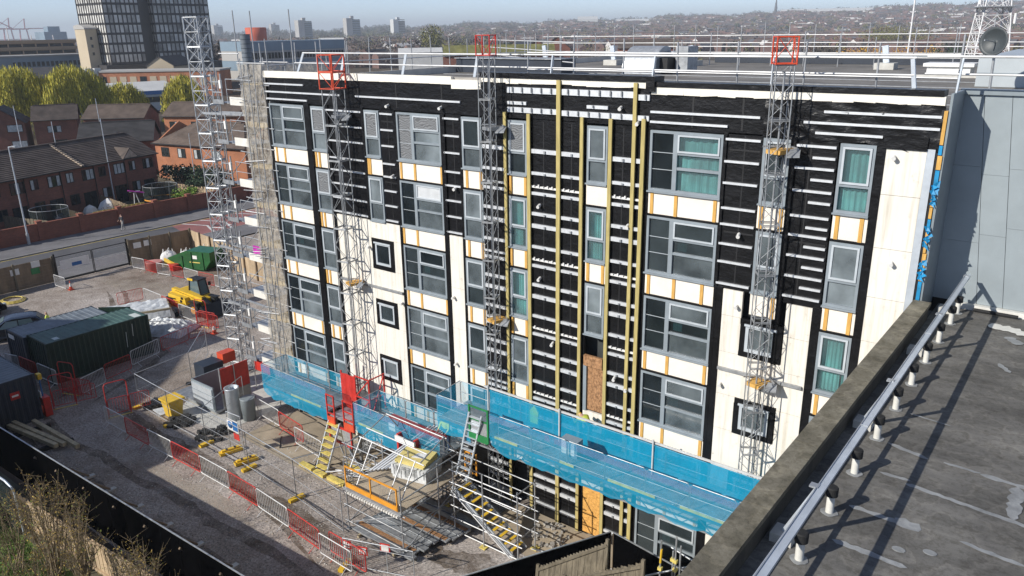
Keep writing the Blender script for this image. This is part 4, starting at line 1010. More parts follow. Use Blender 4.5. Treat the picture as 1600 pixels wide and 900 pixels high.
tube('top_rail', 'tube_white', (-4.6, .5, 18.4), (-2.9, .5, 18.4), .03, t)
t = thing('landing_tower', 'stack of steel landings with white toe boards between the tall mast and netted scaffold', 'landing tower', (-4, .8, 0))
LZ = [16.05, 14.05, 11.95, 9.95, 8.0, 5.95, 3.95, 2.0]
for x in (-4.55, -2.3):
    for y in (.2, 1.7): tube('standard', 'tube', (x, y, 0), (x, y, 17.6), .03, t)
for i, z in enumerate(LZ):
    P_ = box('landing_deck', 'galv', -4.6, -2.2, .2, 1.8, z-.05, z, t)
    box('toe_board', 'cream_board', -3.55, -2.25, .13, .18, z-.1, z+.3, t)
    box('toe_board', 'galv_dull', -4.95, -4.0, .05, .1, z-.08, z+.14, t)
    mb = MB(); mb.path([(-3.75, .15, z), (-3.75, .15, z+1.15), (-2.45, .15, z+1.15), (-2.3, .15, z+1.0), (-2.3, .15, z)], .022, 6); mb.tube((-3.75, .15, z+.65), (-2.3, .15, z+.65), .018, 6); mb.build('guard_panel', M['galv'], t)
    mb = MB(); mb.path([(-2.2, .15, z+.2), (-2.2, .15, z+1.0), (-2.05, .15, z+1.12), (-1.2, .15, z+1.12)], .022, 6); mb.tube((-2.2, .15, z+.6), (-1.2, .15, z+.6), .018, 6); mb.build('guard_panel', M['galv'], t)
    for x in (-4.9, -4.1): bar('gate_post', 'galv', (x, .1, z), (x, .1, z+1.4), .06, .06, t)
    for zz in (.5, 1.0): bar('gate_rail', 'galv', (-4.9, .1, z+zz), (-4.1, .1, z+zz), .04, .05, t)
    box('gate_box', 'white', -4.15, -4.0, .0, .1, z+.7, z+1.1, t)
    tube('brace', 'tube', (-4.5, .25, z-1.8), (-2.3, .25, z-.1), .022, t)
    tube('ledger', 'tube', (-4.7, 1.7, z+.9), (-2.2, 1.7, z+.9), .024, t)
for z in (15.3, 7.9, 4.6):
    bar('mast_tie', 'galv', (-7.4, .9, z), (-.5, .35, z+.25), .08, .12, t); bar('mast_tie', 'galv', (-7.4, 1.6, z), (-.5, 1.0, z+.25), .08, .1, t)
box('magenta_sheet', 'purple', -3.3, -2.6, .25, .3, 8.1, 8.7, t)
box('cable_cover', 'red', -4.6, -3.2, .3, 1.5, 1.2, 1.9, t)

# ------------------------------------------------------------------ hoist base enclosure
t = thing('hoist_cage', 'steel hoist cage with slatted grey front and dark red doors below the tall mast', 'hoist', (-5, -2, 0))
box('cage_floor', 'galv_dull', -7.6, -3.5, -3.0, -.6, .1, .25, t)
for z in (.35, .75, 1.15): box('front_slat', 'alu', -5.5, -3.6, -3.1, -3.04, z, z+.34, t)
box('front_frame', 'grey_trim', -5.55, -3.55, -3.04, -2.98, .2, 1.6, t)
box('side_panel', 'grey_trim', -5.6, -5.55, -3.04, -1.0, .2, 1.6, t)
for y0, y1 in ((-2.55, -1.75), (-1.7, -.85)):
    box('cage_door', 'red', -3.52, -3.46, y0, y1, 1.1, 2.5, t); box('door_frame', 'galv', -3.5, -3.44, y0-.05, y0, .2, 2.6, t); box('door_kick', 'conc', -3.52, -3.46, y0, y1, .2, 1.08, t)
box('drive_box', 'navy', -7.2, -6.2, -1.9, -.7, .3, 1.7, t); box('drive_cover', 'orange_red', -6.9, -6.3, -.6, .2, 1.4, 2.0, t)
t = thing('steel_drum', 'tall grey steel cylinder beside the hoist doors', 'cylinder', (-2.45, -2.6, 0))
mb = MB(); mb.lathe([(.36, .02), (.36, 1.75), (.38, 1.77), (.38, 1.8), (.33, 1.8), (.33, 1.5)], (-2.45, -2.6, 0), 20); mb.build('shell', M['alu'], t)
t = thing('steel_drum', 'dark grey dustbin behind the tall steel cylinder', 'bin', (-1.75, -2.2, 0))
mb = MB(); mb.lathe([(.33, .02), (.38, 1.2), (.4, 1.25), (.36, 1.25)], (-1.75, -2.2, 0), 18); mb.build('shell', M['grey_trim'], t)
for i, (x, y, lab) in enumerate([(-6.6, -3.6, 'black'), (-1.3, -4.2, 'grey')]):
    pass
# yellow wheelie bin on white sheet
t = thing('grit_bin', 'yellow plastic bin on the gravel inside the mesh fence', 'bin', (-5.4, -4.35, 0))
mb = MB(); mb.add([(-5.75, -4.65, .02), (-5.1, -4.65, .02), (-5.1, -4.05, .02), (-5.75, -4.05, .02), (-5.85, -4.75, .95), (-5.0, -4.75, .95), (-5.0, -3.95, .95), (-5.85, -3.95, .95)], [(0, 3, 2, 1), (4, 5, 6, 7), (0, 1, 5, 4), (1, 2, 6, 5), (2, 3, 7, 6), (3, 0, 4, 7)]); bb = mb.build('tub', M['yellow'], t)
mb = MB(); mb.prism([(-5.92, -4.82, .955), (-4.93, -4.82, .955), (-4.93, -4.35, 1.13), (-4.93, -3.88, .99), (-5.92, -3.88, .99), (-5.92, -4.35, 1.13)][:3]+[(-4.93, -3.88, .99)][:0]+[(-5.92, -4.35, 1.13)][:0] or [], (0, .9, .03)) if False else mb.box(-5.92, -4.93, -4.82, -3.88, .955, 1.05); mb.build('lid', M['yellow'], t)
mb = MB(); mb.prism([(-6.9, -4.75, .012), (-5.9, -4.9, .012), (-5.85, -4.2, .012), (-6.6, -3.95, .012)], (0, 0, .05)); mb.build('white_sheet', M['plastic_white'], None, None, label='crumpled white sheet on the gravel beside the yellow bin', cat='sheet')
def rubble(name, label, cat, x, y, rad, n, m_, h=.3, k_=1.0):
    mb = MB()
    for i in range(n):
        a = rnd.uniform(0, 6.28); d = rad*math.sqrt(rnd.random()); s = rnd.uniform(.08, .22)*k_
        T_ = Matrix.Translation((x+d*math.cos(a), y+d*math.sin(a), s*.45)) @ Matrix.Rotation(rnd.uniform(0, 3), 4, 'Z') @ Matrix.Rotation(rnd.uniform(-.4, .4), 4, 'X')
        mb.box(-s, s, -s*.7, s*.7, -s*.4, s*h*2, 0, T_)
    return mb.build(name, M[m_], None, None, label=label, cat=cat, kind='stuff')
rubble('rubble', 'dark rags and rubble at the corner of the mesh fence', 'rubble', -7.4, -4.4, .5, 24, 'black')
rubble('rubble', 'black offcuts at the foot of the mesh fence by the sign', 'rubble', -1.7, -4.3, .8, 26, 'rubber')
rubble('rubble', 'dark offcuts under the yellow bin', 'rubble', -4.4, -4.6, .7, 26, 'rubber')
rubble('rubble', 'broken stone along the foot of the wall by the stairs', 'rubble', 16.6, -1.0, .9, 60, 'conc', .3, .45)

# ------------------------------------------------------------------ crowd barriers
def make_barrier(color, L_=2.2):
    t = thing('crowd_barrier', 'crowd barrier', 'barrier')
    mb = MB(); r = .023; k = L_/2; zb, zt = .2, 1.1
    mb.path([(-k, 0, zb+.1), (-k, 0, zt-.1), (-k+.03, 0, zt-.03), (-k+.1, 0, zt), (k-.1, 0, zt), (k-.03, 0, zt-.03), (k, 0, zt-.1), (k, 0, zb+.1), (k-.03, 0, zb+.03), (k-.1, 0, zb), (-k+.1, 0, zb), (-k+.03, 0, zb+.03), (-k, 0, zb+.1)], r, 6)
    mb.build('frame', M[color], t)
    mb = MB(); n = 17
    for i in range(1, n): mb.tube((-k+L_*i/n, 0, zb), (-k+L_*i/n, 0, zt), .0105, 5, 0, None, False)
    mb.build('bars', M[color], t, None, kind='stuff')
    f = MB(); f.path([(0, -.32, .012), (0, -.05, .20), (0, .05, .20), (0, .32, .012)], .014, 5)
    me = f.mesh('foot', M[color])
    for x in (-.72, .72): put(bpy.data.objects.new('foot', me), t, Matrix.Translation((x, 0, 0)))
    return t
proto = {}
GB = {'white': 'white crowd barriers', 'red': 'red crowd barriers'}
def barrier_line(pts, place, first='white', wh='galvanised white'):
    """alternate white and red barriers from point to point; each is told apart by its rank in its line"""
    cnt = {'white': 0, 'red': 0}
    for p, q, c in pts:
        p, q = Vector((*p, 0)), Vector((*q, 0)); d = q-p
        Mw = Matrix.Translation((p+q)/2) @ Matrix.Rotation(math.atan2(d.y, d.x), 4, 'Z') @ Matrix.Diagonal((d.length/2.2, 1, 1, 1))
        lab = '%s crowd barrier, %s of its colour %s' % (c, ORD[cnt[c]], place); cnt[c] += 1
        if c not in proto:
            proto[c] = make_barrier('tube_white' if c == 'white' else 'red')
            protoM = proto[c]
            protoM['_p'] = 1; del protoM['_p']
            FIRST[c] = (Mw, lab)
            continue
        copy_tree(proto[c], Mw, lab, GB[c])
FIRST = {}
A = [(-7.3, -7.05), (-5.2, -7.02), (-3.05, -7.0), (-.98, -6.93), (1.3, -6.87), (3.55, -6.87), (5.75, -6.93), (8.05, -7.07), (10.25, -7.25)]
cl = ['white', 'red', 'white', 'red', 'white', 'red', 'white', 'red']
barrier_line([(a, c, k) for a, c, k in zip(A, A[1:], cl)]+[((10.36, -7.36), (12.25, -7.4), 'white'), ((10.6, -7.05), (12.7, -7.1), 'red')], 'from the left in the long front line')
barrier_line([((-11.75, -6.2), (-12.25, -4.65), 'white'), ((-12.6, -4.45), (-12.95, -2.75), 'red'), ((-13.35, -2.5), (-13.95, -.4), 'white'), ((-14.0, -.2), (-14.35, 1.85), 'red'), ((-14.4, 1.95), (-14.35, 3.9), 'red')], 'from the front before the green container')
barrier_line([((-19.3, -7.2), (-18.3, -6.9), 'white'), ((-18.2, -6.85), (-16.3, -6.7), 'red'), ((-16.2, -6.66), (-14.1, -6.5), 'white'), ((-13.5, -6.7), (-11.5, -6.35), 'red')], 'from the left between the two containers')
barrier_line([((-34.1, 8.35), (-32.5, 8.6), 'white'), ((-32.4, 8.6), (-30.7, 8.65), 'red'), ((-30.55, 8.65), (-29.05, 8.95), 'white'), ((-28.9, 9.0), (-27.45, 9.2), 'red'), ((-27.3, 9.25), (-25.3, 9.3), 'white'), ((-25.2, 9.3), (-23.4, 9.5), 'red'), ((-23.3, 9.5), (-21.4, 9.7), 'white')], 'from the left in the line before the skip')
barrier_line([((-25.2, 2.6), (-24.95, 4.4), 'red'), ((-24.8, 4.45), (-22.1, 4.35), 'white'), ((-21.9, 4.3), (-19.6, 4.2), 'red'), ((-19.2, 4.05), (-16.9, 4.05), 'white'), ((-16.7, 4.1), (-15.2, 4.4), 'red')], 'from the left behind the pale sheeted stack')
barrier_line([((-34.3, 2.0), (-32.6, 2.1), 'white')], 'beside the cone at the site gates')
barrier_line([((-17.6, 0.7), (-16.3, 1.9), 'white')], 'before the white plastic heap')
barrier_line([((-1.6, -1.75), (.55, -1.95), 'white'), ((.6, -2.0), (2.9, -2.3), 'red'), ((2.6, -2.55), (4.9, -2.75), 'white')], 'from the left before the left blue platform')
barrier_line([((-21.4, -9.6), (-19.4, -7.4), 'red'), ((-13.6, -9.4), (-12.9, -8.6), 'red')], 'at the left edge of the picture')
for c, (Mw, lab) in FIRST.items():
    r = proto[c]
    for o in [r]: o.matrix_basis = Mw
    r['label'] = lab; r['group'] = GB[c]

# red pedestrian gates (tall hoop frames)
def hoop_gate(x, y, rz, label):
    t = thing('pedestrian_gate', label, 'gate', (x, y, 0), 'red pedestrian gates', rz)
    Mw = WM[t]
    mb = MB(); mb.path([(-.55, 0, .02), (-.55, 0, 1.85), (-.47, 0, 1.97), (-.35, 0, 2.0), (.35, 0, 2.0), (.47, 0, 1.97), (.55, 0, 1.85), (.55, 0, .02)], .026, 6); mb.build('hoop', M['red'], t, Mw)
    mb = MB(); mb.path([(-.5, 0, .2), (-.5, 0, 1.0), (-.4, 0, 1.08), (.4, 0, 1.08), (.5, 0, 1.0), (.5, 0, .2), (-.5, 0, .2)], .02, 6)
    for i in range(1, 8): mb.tube((-.5+i/8, 0, .2), (-.5+i/8, 0, 1.07), .009, 5)
    mb.build('leaf', M['red'], t, Mw)
    mb = MB(); mb.path([(.58, 0, .2), (.58, 0, 1.0), (.68, 0, 1.08), (1.45, 0, 1.08), (1.55, 0, 1.0), (1.55, 0, .2), (.58, 0, .2)], .02, 6)
    for i in range(1, 8): mb.tube((.58+.97*i/8, 0, .2), (.58+.97*i/8, 0, 1.07), .009, 5)
    mb.build('side_panel', M['red'], t, Mw)
    mb = MB(); mb.box(-.6, .6, -.04, .04, .008, .03); mb.build('threshold', M['yellow_pale'], t, Mw)
hoop_gate(-7.75, -6.1, R(75), 'red hoop topped pedestrian gate by the yellow bin')
hoop_gate(-11.2, -7.4, R(70), 'red hoop topped pedestrian gate left of the green container end')
hoop_gate(-12.6, -6.5, R(20), 'red hoop topped pedestrian gate close to the green container corner')
hoop_gate(-16.2, 4.0, R(10), 'red hoop topped pedestrian gate next to the traffic cone by the telehandler')

# ------------------------------------------------------------------ mesh panels on yellow feet
def mesh_fence(p, q, label, feet=True, h=2.0, group='steel mesh fence panels', sign=None):
    t = thing('mesh_fence_panel', label, 'mesh fence', ((p[0]+q[0])/2, (p[1]+q[1])/2, 0), group)
    P_, Q_ = Vector((*p, 0)), Vector((*q, 0)); up = Vector((0, 0, 1)); d = (Q_-P_); L_ = d.length; u = d/L_
    mb = MB(); mb.path([P_+up*.06, P_+up*h, Q_+up*h, Q_+up*.06], .02, 6); mb.tube(P_+up*.14, Q_+up*.14, .018, 6); mb.tube(P_+up*1.05, Q_+up*1.05, .010, 6); mb.build('frame', M['galv'], t)
    mb = MB(); n = int(L_/.16)
    for i in range(1, n): mb.tube(P_+u*L_*i/n+up*.14, P_+u*L_*i/n+up*h, .0022, 3, 0, None, False)
    for i in range(1, 7): mb.tube(P_+up*(.14+.27*i), Q_+up*(.14+.27*i), .0022, 3, 0, None, False)
    mb.build('wires', M['galv_dull'], t, None, kind='stuff')
    if feet:
        s = Vector((-u.y, u.x, 0))
        for e in (P_,):
            fb = MB(); fb.bar(e-s*.36+up*.07, e+s*.36+up*.07, .22, .13); fb.build('foot_block', M[feet if isinstance(feet, str) else 'yellow_pale'], t)
H = [(-7.85, -4.95), (-4.5, -5.08), (-1.15, -5.1), (2.55, -5.2), (6.4, -5.45), (9.95, -5.85)]
names = ['at the left corner by the hoop gate', 'in front of the yellow bin', 'left of the blue safety sign', 'right of the blue safety sign', 'ending at the loading bay']
for a, c, nm in zip(H, H[1:], names): mesh_fence(a, c, 'steel mesh fence panel '+nm, 'yellow')
mesh_fence((-7.85, -4.95), (-8.2, -1.6), 'steel mesh fence panel running back from the hoop gate', False)
mesh_fence((-8.2, -1.6), (-11.4, 1.4), 'steel mesh fence panel behind the hoist towards the container', 'rubber')
mesh_fence((-1.15, -5.1), (-2.85, -1.7), 'steel mesh fence panel beside the steel cylinder', False)
mesh_fence((6.4, -5.45), (7.4, -3.1), 'steel mesh fence panel running back to the podium steps', False)
mesh_fence((11.6, -7.2), (14.3, -6.2), 'steel mesh gate panel with red notices at the front corner of the loading bay', 'yellow', 1.3)
t = thing('safety_sign', 'blue and white safety sign with a red strip on the mesh fence', 'sign', (.6, -4.6, 0))
tube('sign_post', 'galv', (.2, -4.62, .02), (.2, -4.62, 2.05), .022, t); tube('sign_post', 'galv', (1.25, -4.55, .02), (1.25, -4.55, 2.05), .022, t); tube('top_bar', 'galv', (.2, -4.62, 2.05), (1.25, -4.55, 2.05), .022, t)
box('white_panel', 'white', .25, 1.15, -4.66, -4.64, 1.15, 1.75, t); box('red_panel', 'red', .7, 1.15, -4.66, -4.64, .75, 1.08, t)
bp_ = MB(); bp_.lathe([(.19, 0), (.19, .012)], (0, 0, 0), 20); bp_.build('blue_disc', M['blue_fascia'], t, Matrix.Translation((.5, -4.662, 1.45)) @ Matrix.Rotation(R(90), 4, 'X'))
box('blue_panel', 'blue_fascia', .72, 1.12, -4.672, -4.661, 1.22, 1.68, t)
for i, (x, y) in enumerate([(.5, -5.0), (1.9, -5.1)]):
    t = thing('stability_foot', ['long yellow fence foot under the blue sign', 'long yellow fence foot to the right of the blue sign'][i], 'fence foot', (x, y, 0), 'yellow fence feet')
    mb = MB(); T_ = Matrix.Translation((x, y+.2, 0)) @ Matrix.Rotation(R(-15), 4, 'Z')
    mb.box(-.16, .16, -.55, .55, .02, .16, 0, T_); mb.box(-.08, .08, -.45, .45, .16, .24, 0, T_); mb.build('moulding', M['yellow'], t)
    for q in (-.25, .15): mb = MB(); mb.box(-.09, .09, q, q+.1, .242, .25, 0, T_); mb.build('slot', M['rubber'], t)
for i, (x, y, lab) in enumerate([(11.6, -7.0, 'left red bordered notice on the low mesh gate'), (12.4, -6.9, 'right red bordered notice on the low mesh gate'), (13.2, -6.5, 'red bordered notice on the loading bay post')]):
    t = thing('notice_board', lab, 'notice', (x, y, 0), 'red notices')
    T_ = Matrix.Translation((x, y-.05, .75 if i < 2 else 1.0)) @ Matrix.Rotation(R(20), 4, 'Z')
    mb = MB(); mb.box(-.2, .2, -.01, .01, 0, .36, 0, T_); mb.build('plate', M['red'], t); mb = MB(); mb.box(-.15, .15, -.02, -.011, .05, .31, 0, T_); mb.build('print_area', M['white'], t)
    bar('notice_post', 'galv', (x, y, 0.01), (x, y, 1.2), .03, .03, t)

# ------------------------------------------------------------------ loading bay
t = thing('loading_bay', 'scaffold loading bay with an orange gate and a raised tube frame over it', 'loading bay', (11.5, -3.7, 0))
BX = (9.85, 11.4, 13.0); BY = (-5.45, -3.4, -1.5); ZD = 2.0
for x in BX:
    for y in BY:
        if x == 11.4 and y == -5.45: continue
        tube('standard', 'tube', (x, y, .02), (x, y, 3.15), .03, t)
        box('base_plate', 'galv_dull', x-.1, x+.1, y-.1, y+.1, .008, .03, t)
for z in (.35, 1.1, 1.85):
    for y in (BY[0], BY[2]): tube('ledger', 'tube', (BX[0]-.2, y, z), (BX[2]+.2, y, z), .026, t)
    for x in (BX[0], BX[2]): tube('ledger', 'tube', (x, BY[0]-.2, z), (x, BY[2]+.2, z), .026, t)
for z in (2.5, 3.0):
    tube('guard_tube', 'tube', (BX[2], BY[0], z), (BX[2], BY[2], z), .026, t); tube('guard_tube', 'tube', (BX[0], BY[2], z), (BX[2], BY[2], z), .026, t)
for a, c in (((9.85, -5.45, .3), (13.0, -5.45, 1.85)), ((13, -5.45, .2), (13, -1.5, 1.9)), ((13, -1.5, .2), (13, -5.45, 1.9)), ((9.85, -5.45, .3), (9.85, -1.5, 1.9)), ((9.85, -1.5, .3), (13, -1.5, 1.9))): tube('brace', 'tube', a, c, .024, t)
for k in range(14): box('deck_board', 'tan', 9.95, 12.95, -5.45+k*.285, -5.45+k*.285+.27, ZD-.04, ZD+rnd.uniform(0, .012), t)
mb = MB()
for k in range(22): mb.box(9.95+k*.137, 9.95+k*.137+.09, -5.60, -5.5, ZD-.22, ZD-.14)
mb.build('deck_hooks', M['cream_board'], t, None, kind='stuff')
box('edge_beam', 'galv', 9.8, 13.05, -5.55, -5.47, ZD-.12, ZD-.03, t)
# orange gate leaf
yy = -5.5
for x in (9.95, 11.4, 12.85): bar('gate_post', 'orange', (x, yy, ZD+.02), (x, yy, ZD+.98), .05, .05, t)
for z, h in ((ZD+.96, .06), (ZD+.13, .2)): bar('gate_rail', 'orange', (9.95, yy, z), (12.85, yy, z), .05, h, t)
mb = MB()
for k in range(10): mb.tube((11.9+k*.09, yy, ZD+.2), (11.9+k*.09, yy, ZD+.95), .006, 4)
mb.build('gate_mesh', M['galv'], t, None, kind='stuff')
for x in (9.9, 10.55, 12.3, 12.95):
    tube('gate_arm', 'tube_white', (x, -5.45, ZD+.3), (x, -4.5, 3.78), .026, t)
tube('frame_tube', 'tube_white', (9.8, -4.5, 3.78), (13.4, -4.5, 3.72), .028, t); tube('frame_tube', 'tube_white', (9.8, -4.1, 4.0), (13.2, -4.1, 3.95), .026, t)
for x in (9.9, 13.2): tube('frame_tube', 'tube', (x, -4.5, 3.76), (x-.2, -2.9, 4.1), .026, t)
tube('frame_tube', 'tube_white', (9.7, -2.9, 4.1), (13.1, -2.9, 4.05), .026, t); bar('red_beam', 'mesh_red', (9.9, -2.8, 4.05), (12.9, -2.8, 3.95), .3, .05, t)
for x in (9.85, 13.0): tube('gate_arm', 'tube', (x, -1.5, 2.0), (x-.1, -2.9, 4.1), .026, t)
# goods on the bay
t = thing('insulation_stack', 'stack of yellow insulation boards part wrapped in white film on the loading bay', 'board stack', (11.6, -2.9, 2.0))
T_ = Matrix.Translation((11.55, -3.1, 2.02)) @ Matrix.Rotation(R(12), 4, 'Z')
mb = MB(); mb.box(-.8, .8, -.6, .6, 0, .55, 0, T_)
for k in range(30):
    a = rnd.uniform(-.85, .75); mb.box(a, a+.12, -.63, .63, .05+.45*rnd.random(), .58+.03*rnd.random(), 0, T_)
mb.build('film_wrap', M['plastic_white'], t)
for k in range(3):
    mb = MB(); mb.box(-.72, .68, -.5, .55, .62+k*.07, .685+k*.07, 0, T_ @ Matrix.Rotation(R(4*k-3), 4, 'Z')); mb.build('board', M['yellow_board'], t)
mb = MB(); mb.prism([(-.1, -.2, .835), (.45, -.1, .835), (.35, .25, .835), (.0, .2, .835)], (0, 0, .02)); mb.build('paper_sheet', M['white'], t, T_)
t = thing('rail_bundle', 'bundle of silver rails leaning across the loading bay', 'rail bundle', (10.3, -2.3, 2.05))
for k in range(7): bar('rail', 'rail', (9.9+k*.13, -4.2+.1*k, 2.08+.02*k), (10.6+k*.2, -1.2, 3.1+.05*(k % 3)), .08, .05, t)
t = thing('red_chute_tub', 'red open tub with a white lid edge at the back of the loading bay', 'tub', (10.3, -1.9, 2.0))
mb = MB(); mb.box(9.9, 10.0, -2.6, -1.6, 2.03, 3.1); mb.box(10.9, 11.0, -2.6, -1.6, 2.03, 3.1); mb.box(10.0, 10.9, -1.7, -1.6, 2.03, 3.1); mb.box(9.9, 11, -2.6, -1.6, 2.0, 2.03); mb.build('tub', M['red'], t); box('lid_edge', 'white', 9.88, 11.02, -2.68, -2.6, 2.85, 3.05, t)
# planks and decks stacked on the ground
for k in range(11):
    y = -5.6+k*.31; lev = 0; x0 = 10.0+rnd.uniform(-.1, .25)+.05*k; x1 = 13.3+rnd.uniform(-.2, .3)+.1*k
    w_ = k in (1, 5, 8)
    pl = thing('scaffold_plank', '%s plank, %s from the front, lying under the loading bay' % ('brown timber faced' if w_ else 'galvanised steel', ORD[k]), 'plank', ((x0+x1)/2, y, .2), 'planks on the ground under the loading bay')
    z = .22 + .03*(k % 3)
    box('plank_body', 'galv' if k % 2 else 'galv_dull', x0, x1, y, y+.28, z-.06, z, pl)
    if w_: box('timber_face', 'osb_dark', x0+.1, x1-.1, y+.04, y+.24, z+.001, z+.012, pl)
    else: box('edge_lip', 'galv', x0, x1, y, y+.03, z+.001, z+.02, pl)
for x in (10.6, 12.6): box('bearer', 'timber', x, x+.1, -5.7, -2.2, .01, .15).__setitem__('label', 'timber bearer under the %s end of the plank stack' % ('left' if x < 11 else 'right'))
for o in list(WM):
    if o.name.startswith('bearer') and o.parent is None: o['category'] = 'bearer'
# stairs
t = thing('scaffold_stairs', 'scaffold stairs with yellow edged treads going down from the loading bay', 'stairs', (15, -2.6, 0))
top, botm = Vector((13.5, -2.6, 2.05)), Vector((16.35, -2.6, .15)); n = 10
for k in range(n):
    p = top.lerp(botm, (k+.5)/n); tr = box('tread', 'galv', p.x-.13, p.x+.13, -2.95, -2.25, p.z-.03, p.z, t); box('nosing', 'yellow', p.x+.01, p.x+.135, -2.95, -2.25, p.z+.001, p.z+.012, tr)
for y in (-3.0, -2.2): bar('stringer', 'alu', top+Vector((-.1, y+2.6, 0)), botm+Vector((.1, y+2.6, -.12)), .05, .16, t)
for k, p in enumerate([(13.6, -3.15), (15.1, -3.15), (16.75, -3.1), (13.6, -2.05), (16.75, -2.0), (12.0, -1.9)]):
    tube('standard', 'tube', (*p, .02), (*p, 3.3 if k != 2 and k != 4 else 3.1), .03, t); box('base_plate', 'yellow_pale', p[0]-.14, p[0]+.14, p[1]-.14, p[1]+.14, .011, .05, t)
for z in (.15, .75, 1.3, 1.75, 2.35, 2.9):
    tube('guard_tube', 'tube_white', (13.4, -3.15, z), (16.95, -3.1, z), .025, t)
    if z > .5: tube('guard_tube', 'tube', (11.8, -1.97, z), (16.95, -2.0, z), .025, t)
for z in (1.0, 2.0, 3.0): tube('cross_tube', 'tube', (16.75, -3.3, z), (16.75, -1.9, z), .024, t); tube('cross_tube', 'tube', (13.6, -3.3, z), (13.6, -1.9, z), .024, t)
tube('brace', 'tube_white', (13.5, -3.18, 2.0), (16.4, -3.16, .1), .028, t)
tube('long_tube', 'tube_white', (9.9, -5.48, 1.95), (9.95, -5.5, 1.95), .02, t)
t = thing('swing_gate', 'small orange swing gate at the top of the scaffold stairs', 'gate', (13.4, -2.2, 2))
for x in (13.15, 13.75): bar('gate_post', 'orange', (x, -1.9, 2.1), (x, -1.9, 3.1), .05, .05, t)
for z in (2.15, 2.6, 3.05): bar('gate_rail', 'orange', (13.15, -1.9, z), (13.75, -1.9, z), .04, .05, t)
# platform ladder and podium steps
t = thing('access_ladder', 'pale aluminium ladder up to the green access gate', 'ladder', (13.9, -2.9, 0))
a, c = Vector((13.0, -2.3, 2.1)), Vector((14.1, -2.62, 5.4))
for s in (0, .62): bar('stile', 'alu', a+Vector((s, 0, 0)), c+Vector((s, 0, 0)), .05, .08, t)
for k in range(10): p = a.lerp(c, (k+.5)/10); bar('rung', 'alu', p, p+Vector((.62, 0, 0)), .12, .03, t)
t = thing('podium_steps', 'yellow treaded step ladder standing on yellow feet before the red gate', 'step ladder', (5.5, -3.0, 0))
a, c = Vector((5.15, -3.35, .1)), Vector((5.2, -2.4, 2.25))
for s in (0, .75): bar('stile', 'alu', a+Vector((s, 0, 0)), c+Vector((s, 0, 0)), .05, .09, t)
for k in range(7): p = a.lerp(c, (k+.5)/7); bar('tread', 'yellow_pale', p+Vector((.03, 0, 0)), p+Vector((.72, 0, 0)), .24, .04, t)
for x in (5.2, 5.9): bar('back_leg', 'alu', (x, -2.35, 2.2), (x, -1.75, .1), .05, .07, t)
for x0, x1, y in ((4.2, 5.1, -3.5), (5.3, 6.0, -3.55), (6.2, 7.3, -3.5), (6.0, 7.2, -2.3)): box('foot_beam', 'yellow_pale', x0, x1, y-.13, y+.13, .011, .16, t)
# loose tubes around the steps
t = thing('loose_tube_pile', 'tangle of dull scaffold tubes and boards lying before the middle blue platform', 'tube pile', (8.4, -3.0, 0))
for k in range(22):
    x = rnd.uniform(7.0, 8.9); y = rnd.uniform(-3.4, -2.0); a = rnd.uniform(-.5, .9); L_ = rnd.uniform(1.2, 2.6); z = .05+.04*k
    p = Vector((x, y, z)); d = Vector((math.cos(a), math.sin(a), rnd.uniform(-.1, .25)))*L_*.5
    tube('tube', 'tube' if k % 3 else 'tube_white', p-d, p+d, .028, t) if k % 4 else bar('board', 'timber', p-d, p+d, .22, .04, t)
tt = thing('trestle_tower', 'short tube tower standing between the podium steps and the loading bay', 'scaffold', (8, -2.7, 0))
for x in (7.2, 9.1):
    for y in (-3.2, -1.9): tube('standard', 'tube', (x, y, .01), (x, y, 2.1), .026, tt)
for z in (.6, 1.3, 2.0):
    tube('ledger', 'tube', (7.0, -3.2, z), (9.3, -3.2, z), .024, tt); tube('ledger', 'tube', (7.0, -1.9, z), (9.3, -1.9, z), .024, tt)
    tube('ledger', 'tube', (7.2, -3.4, z), (7.2, -1.7, z), .024, tt); tube('ledger', 'tube', (9.1, -3.4, z), (9.1, -1.7, z), .024, tt)
tube('brace', 'tube', (7.2, -3.2, .1), (9.1, -3.2, 2.0), .024, tt); tube('brace', 'tube', (9.1, -3.2, .1), (7.2, -3.2, 2.0), .024, tt)
mb = MB(); mb.path([(1.2+.9*k, -2.4-.8*math.sin(k*1.9), .03) for k in range(6)], .02, 5); mb.build('hose', M['cable'], None, None, label='dark hose snaking over the dusty slab by the left platform', cat='hose')

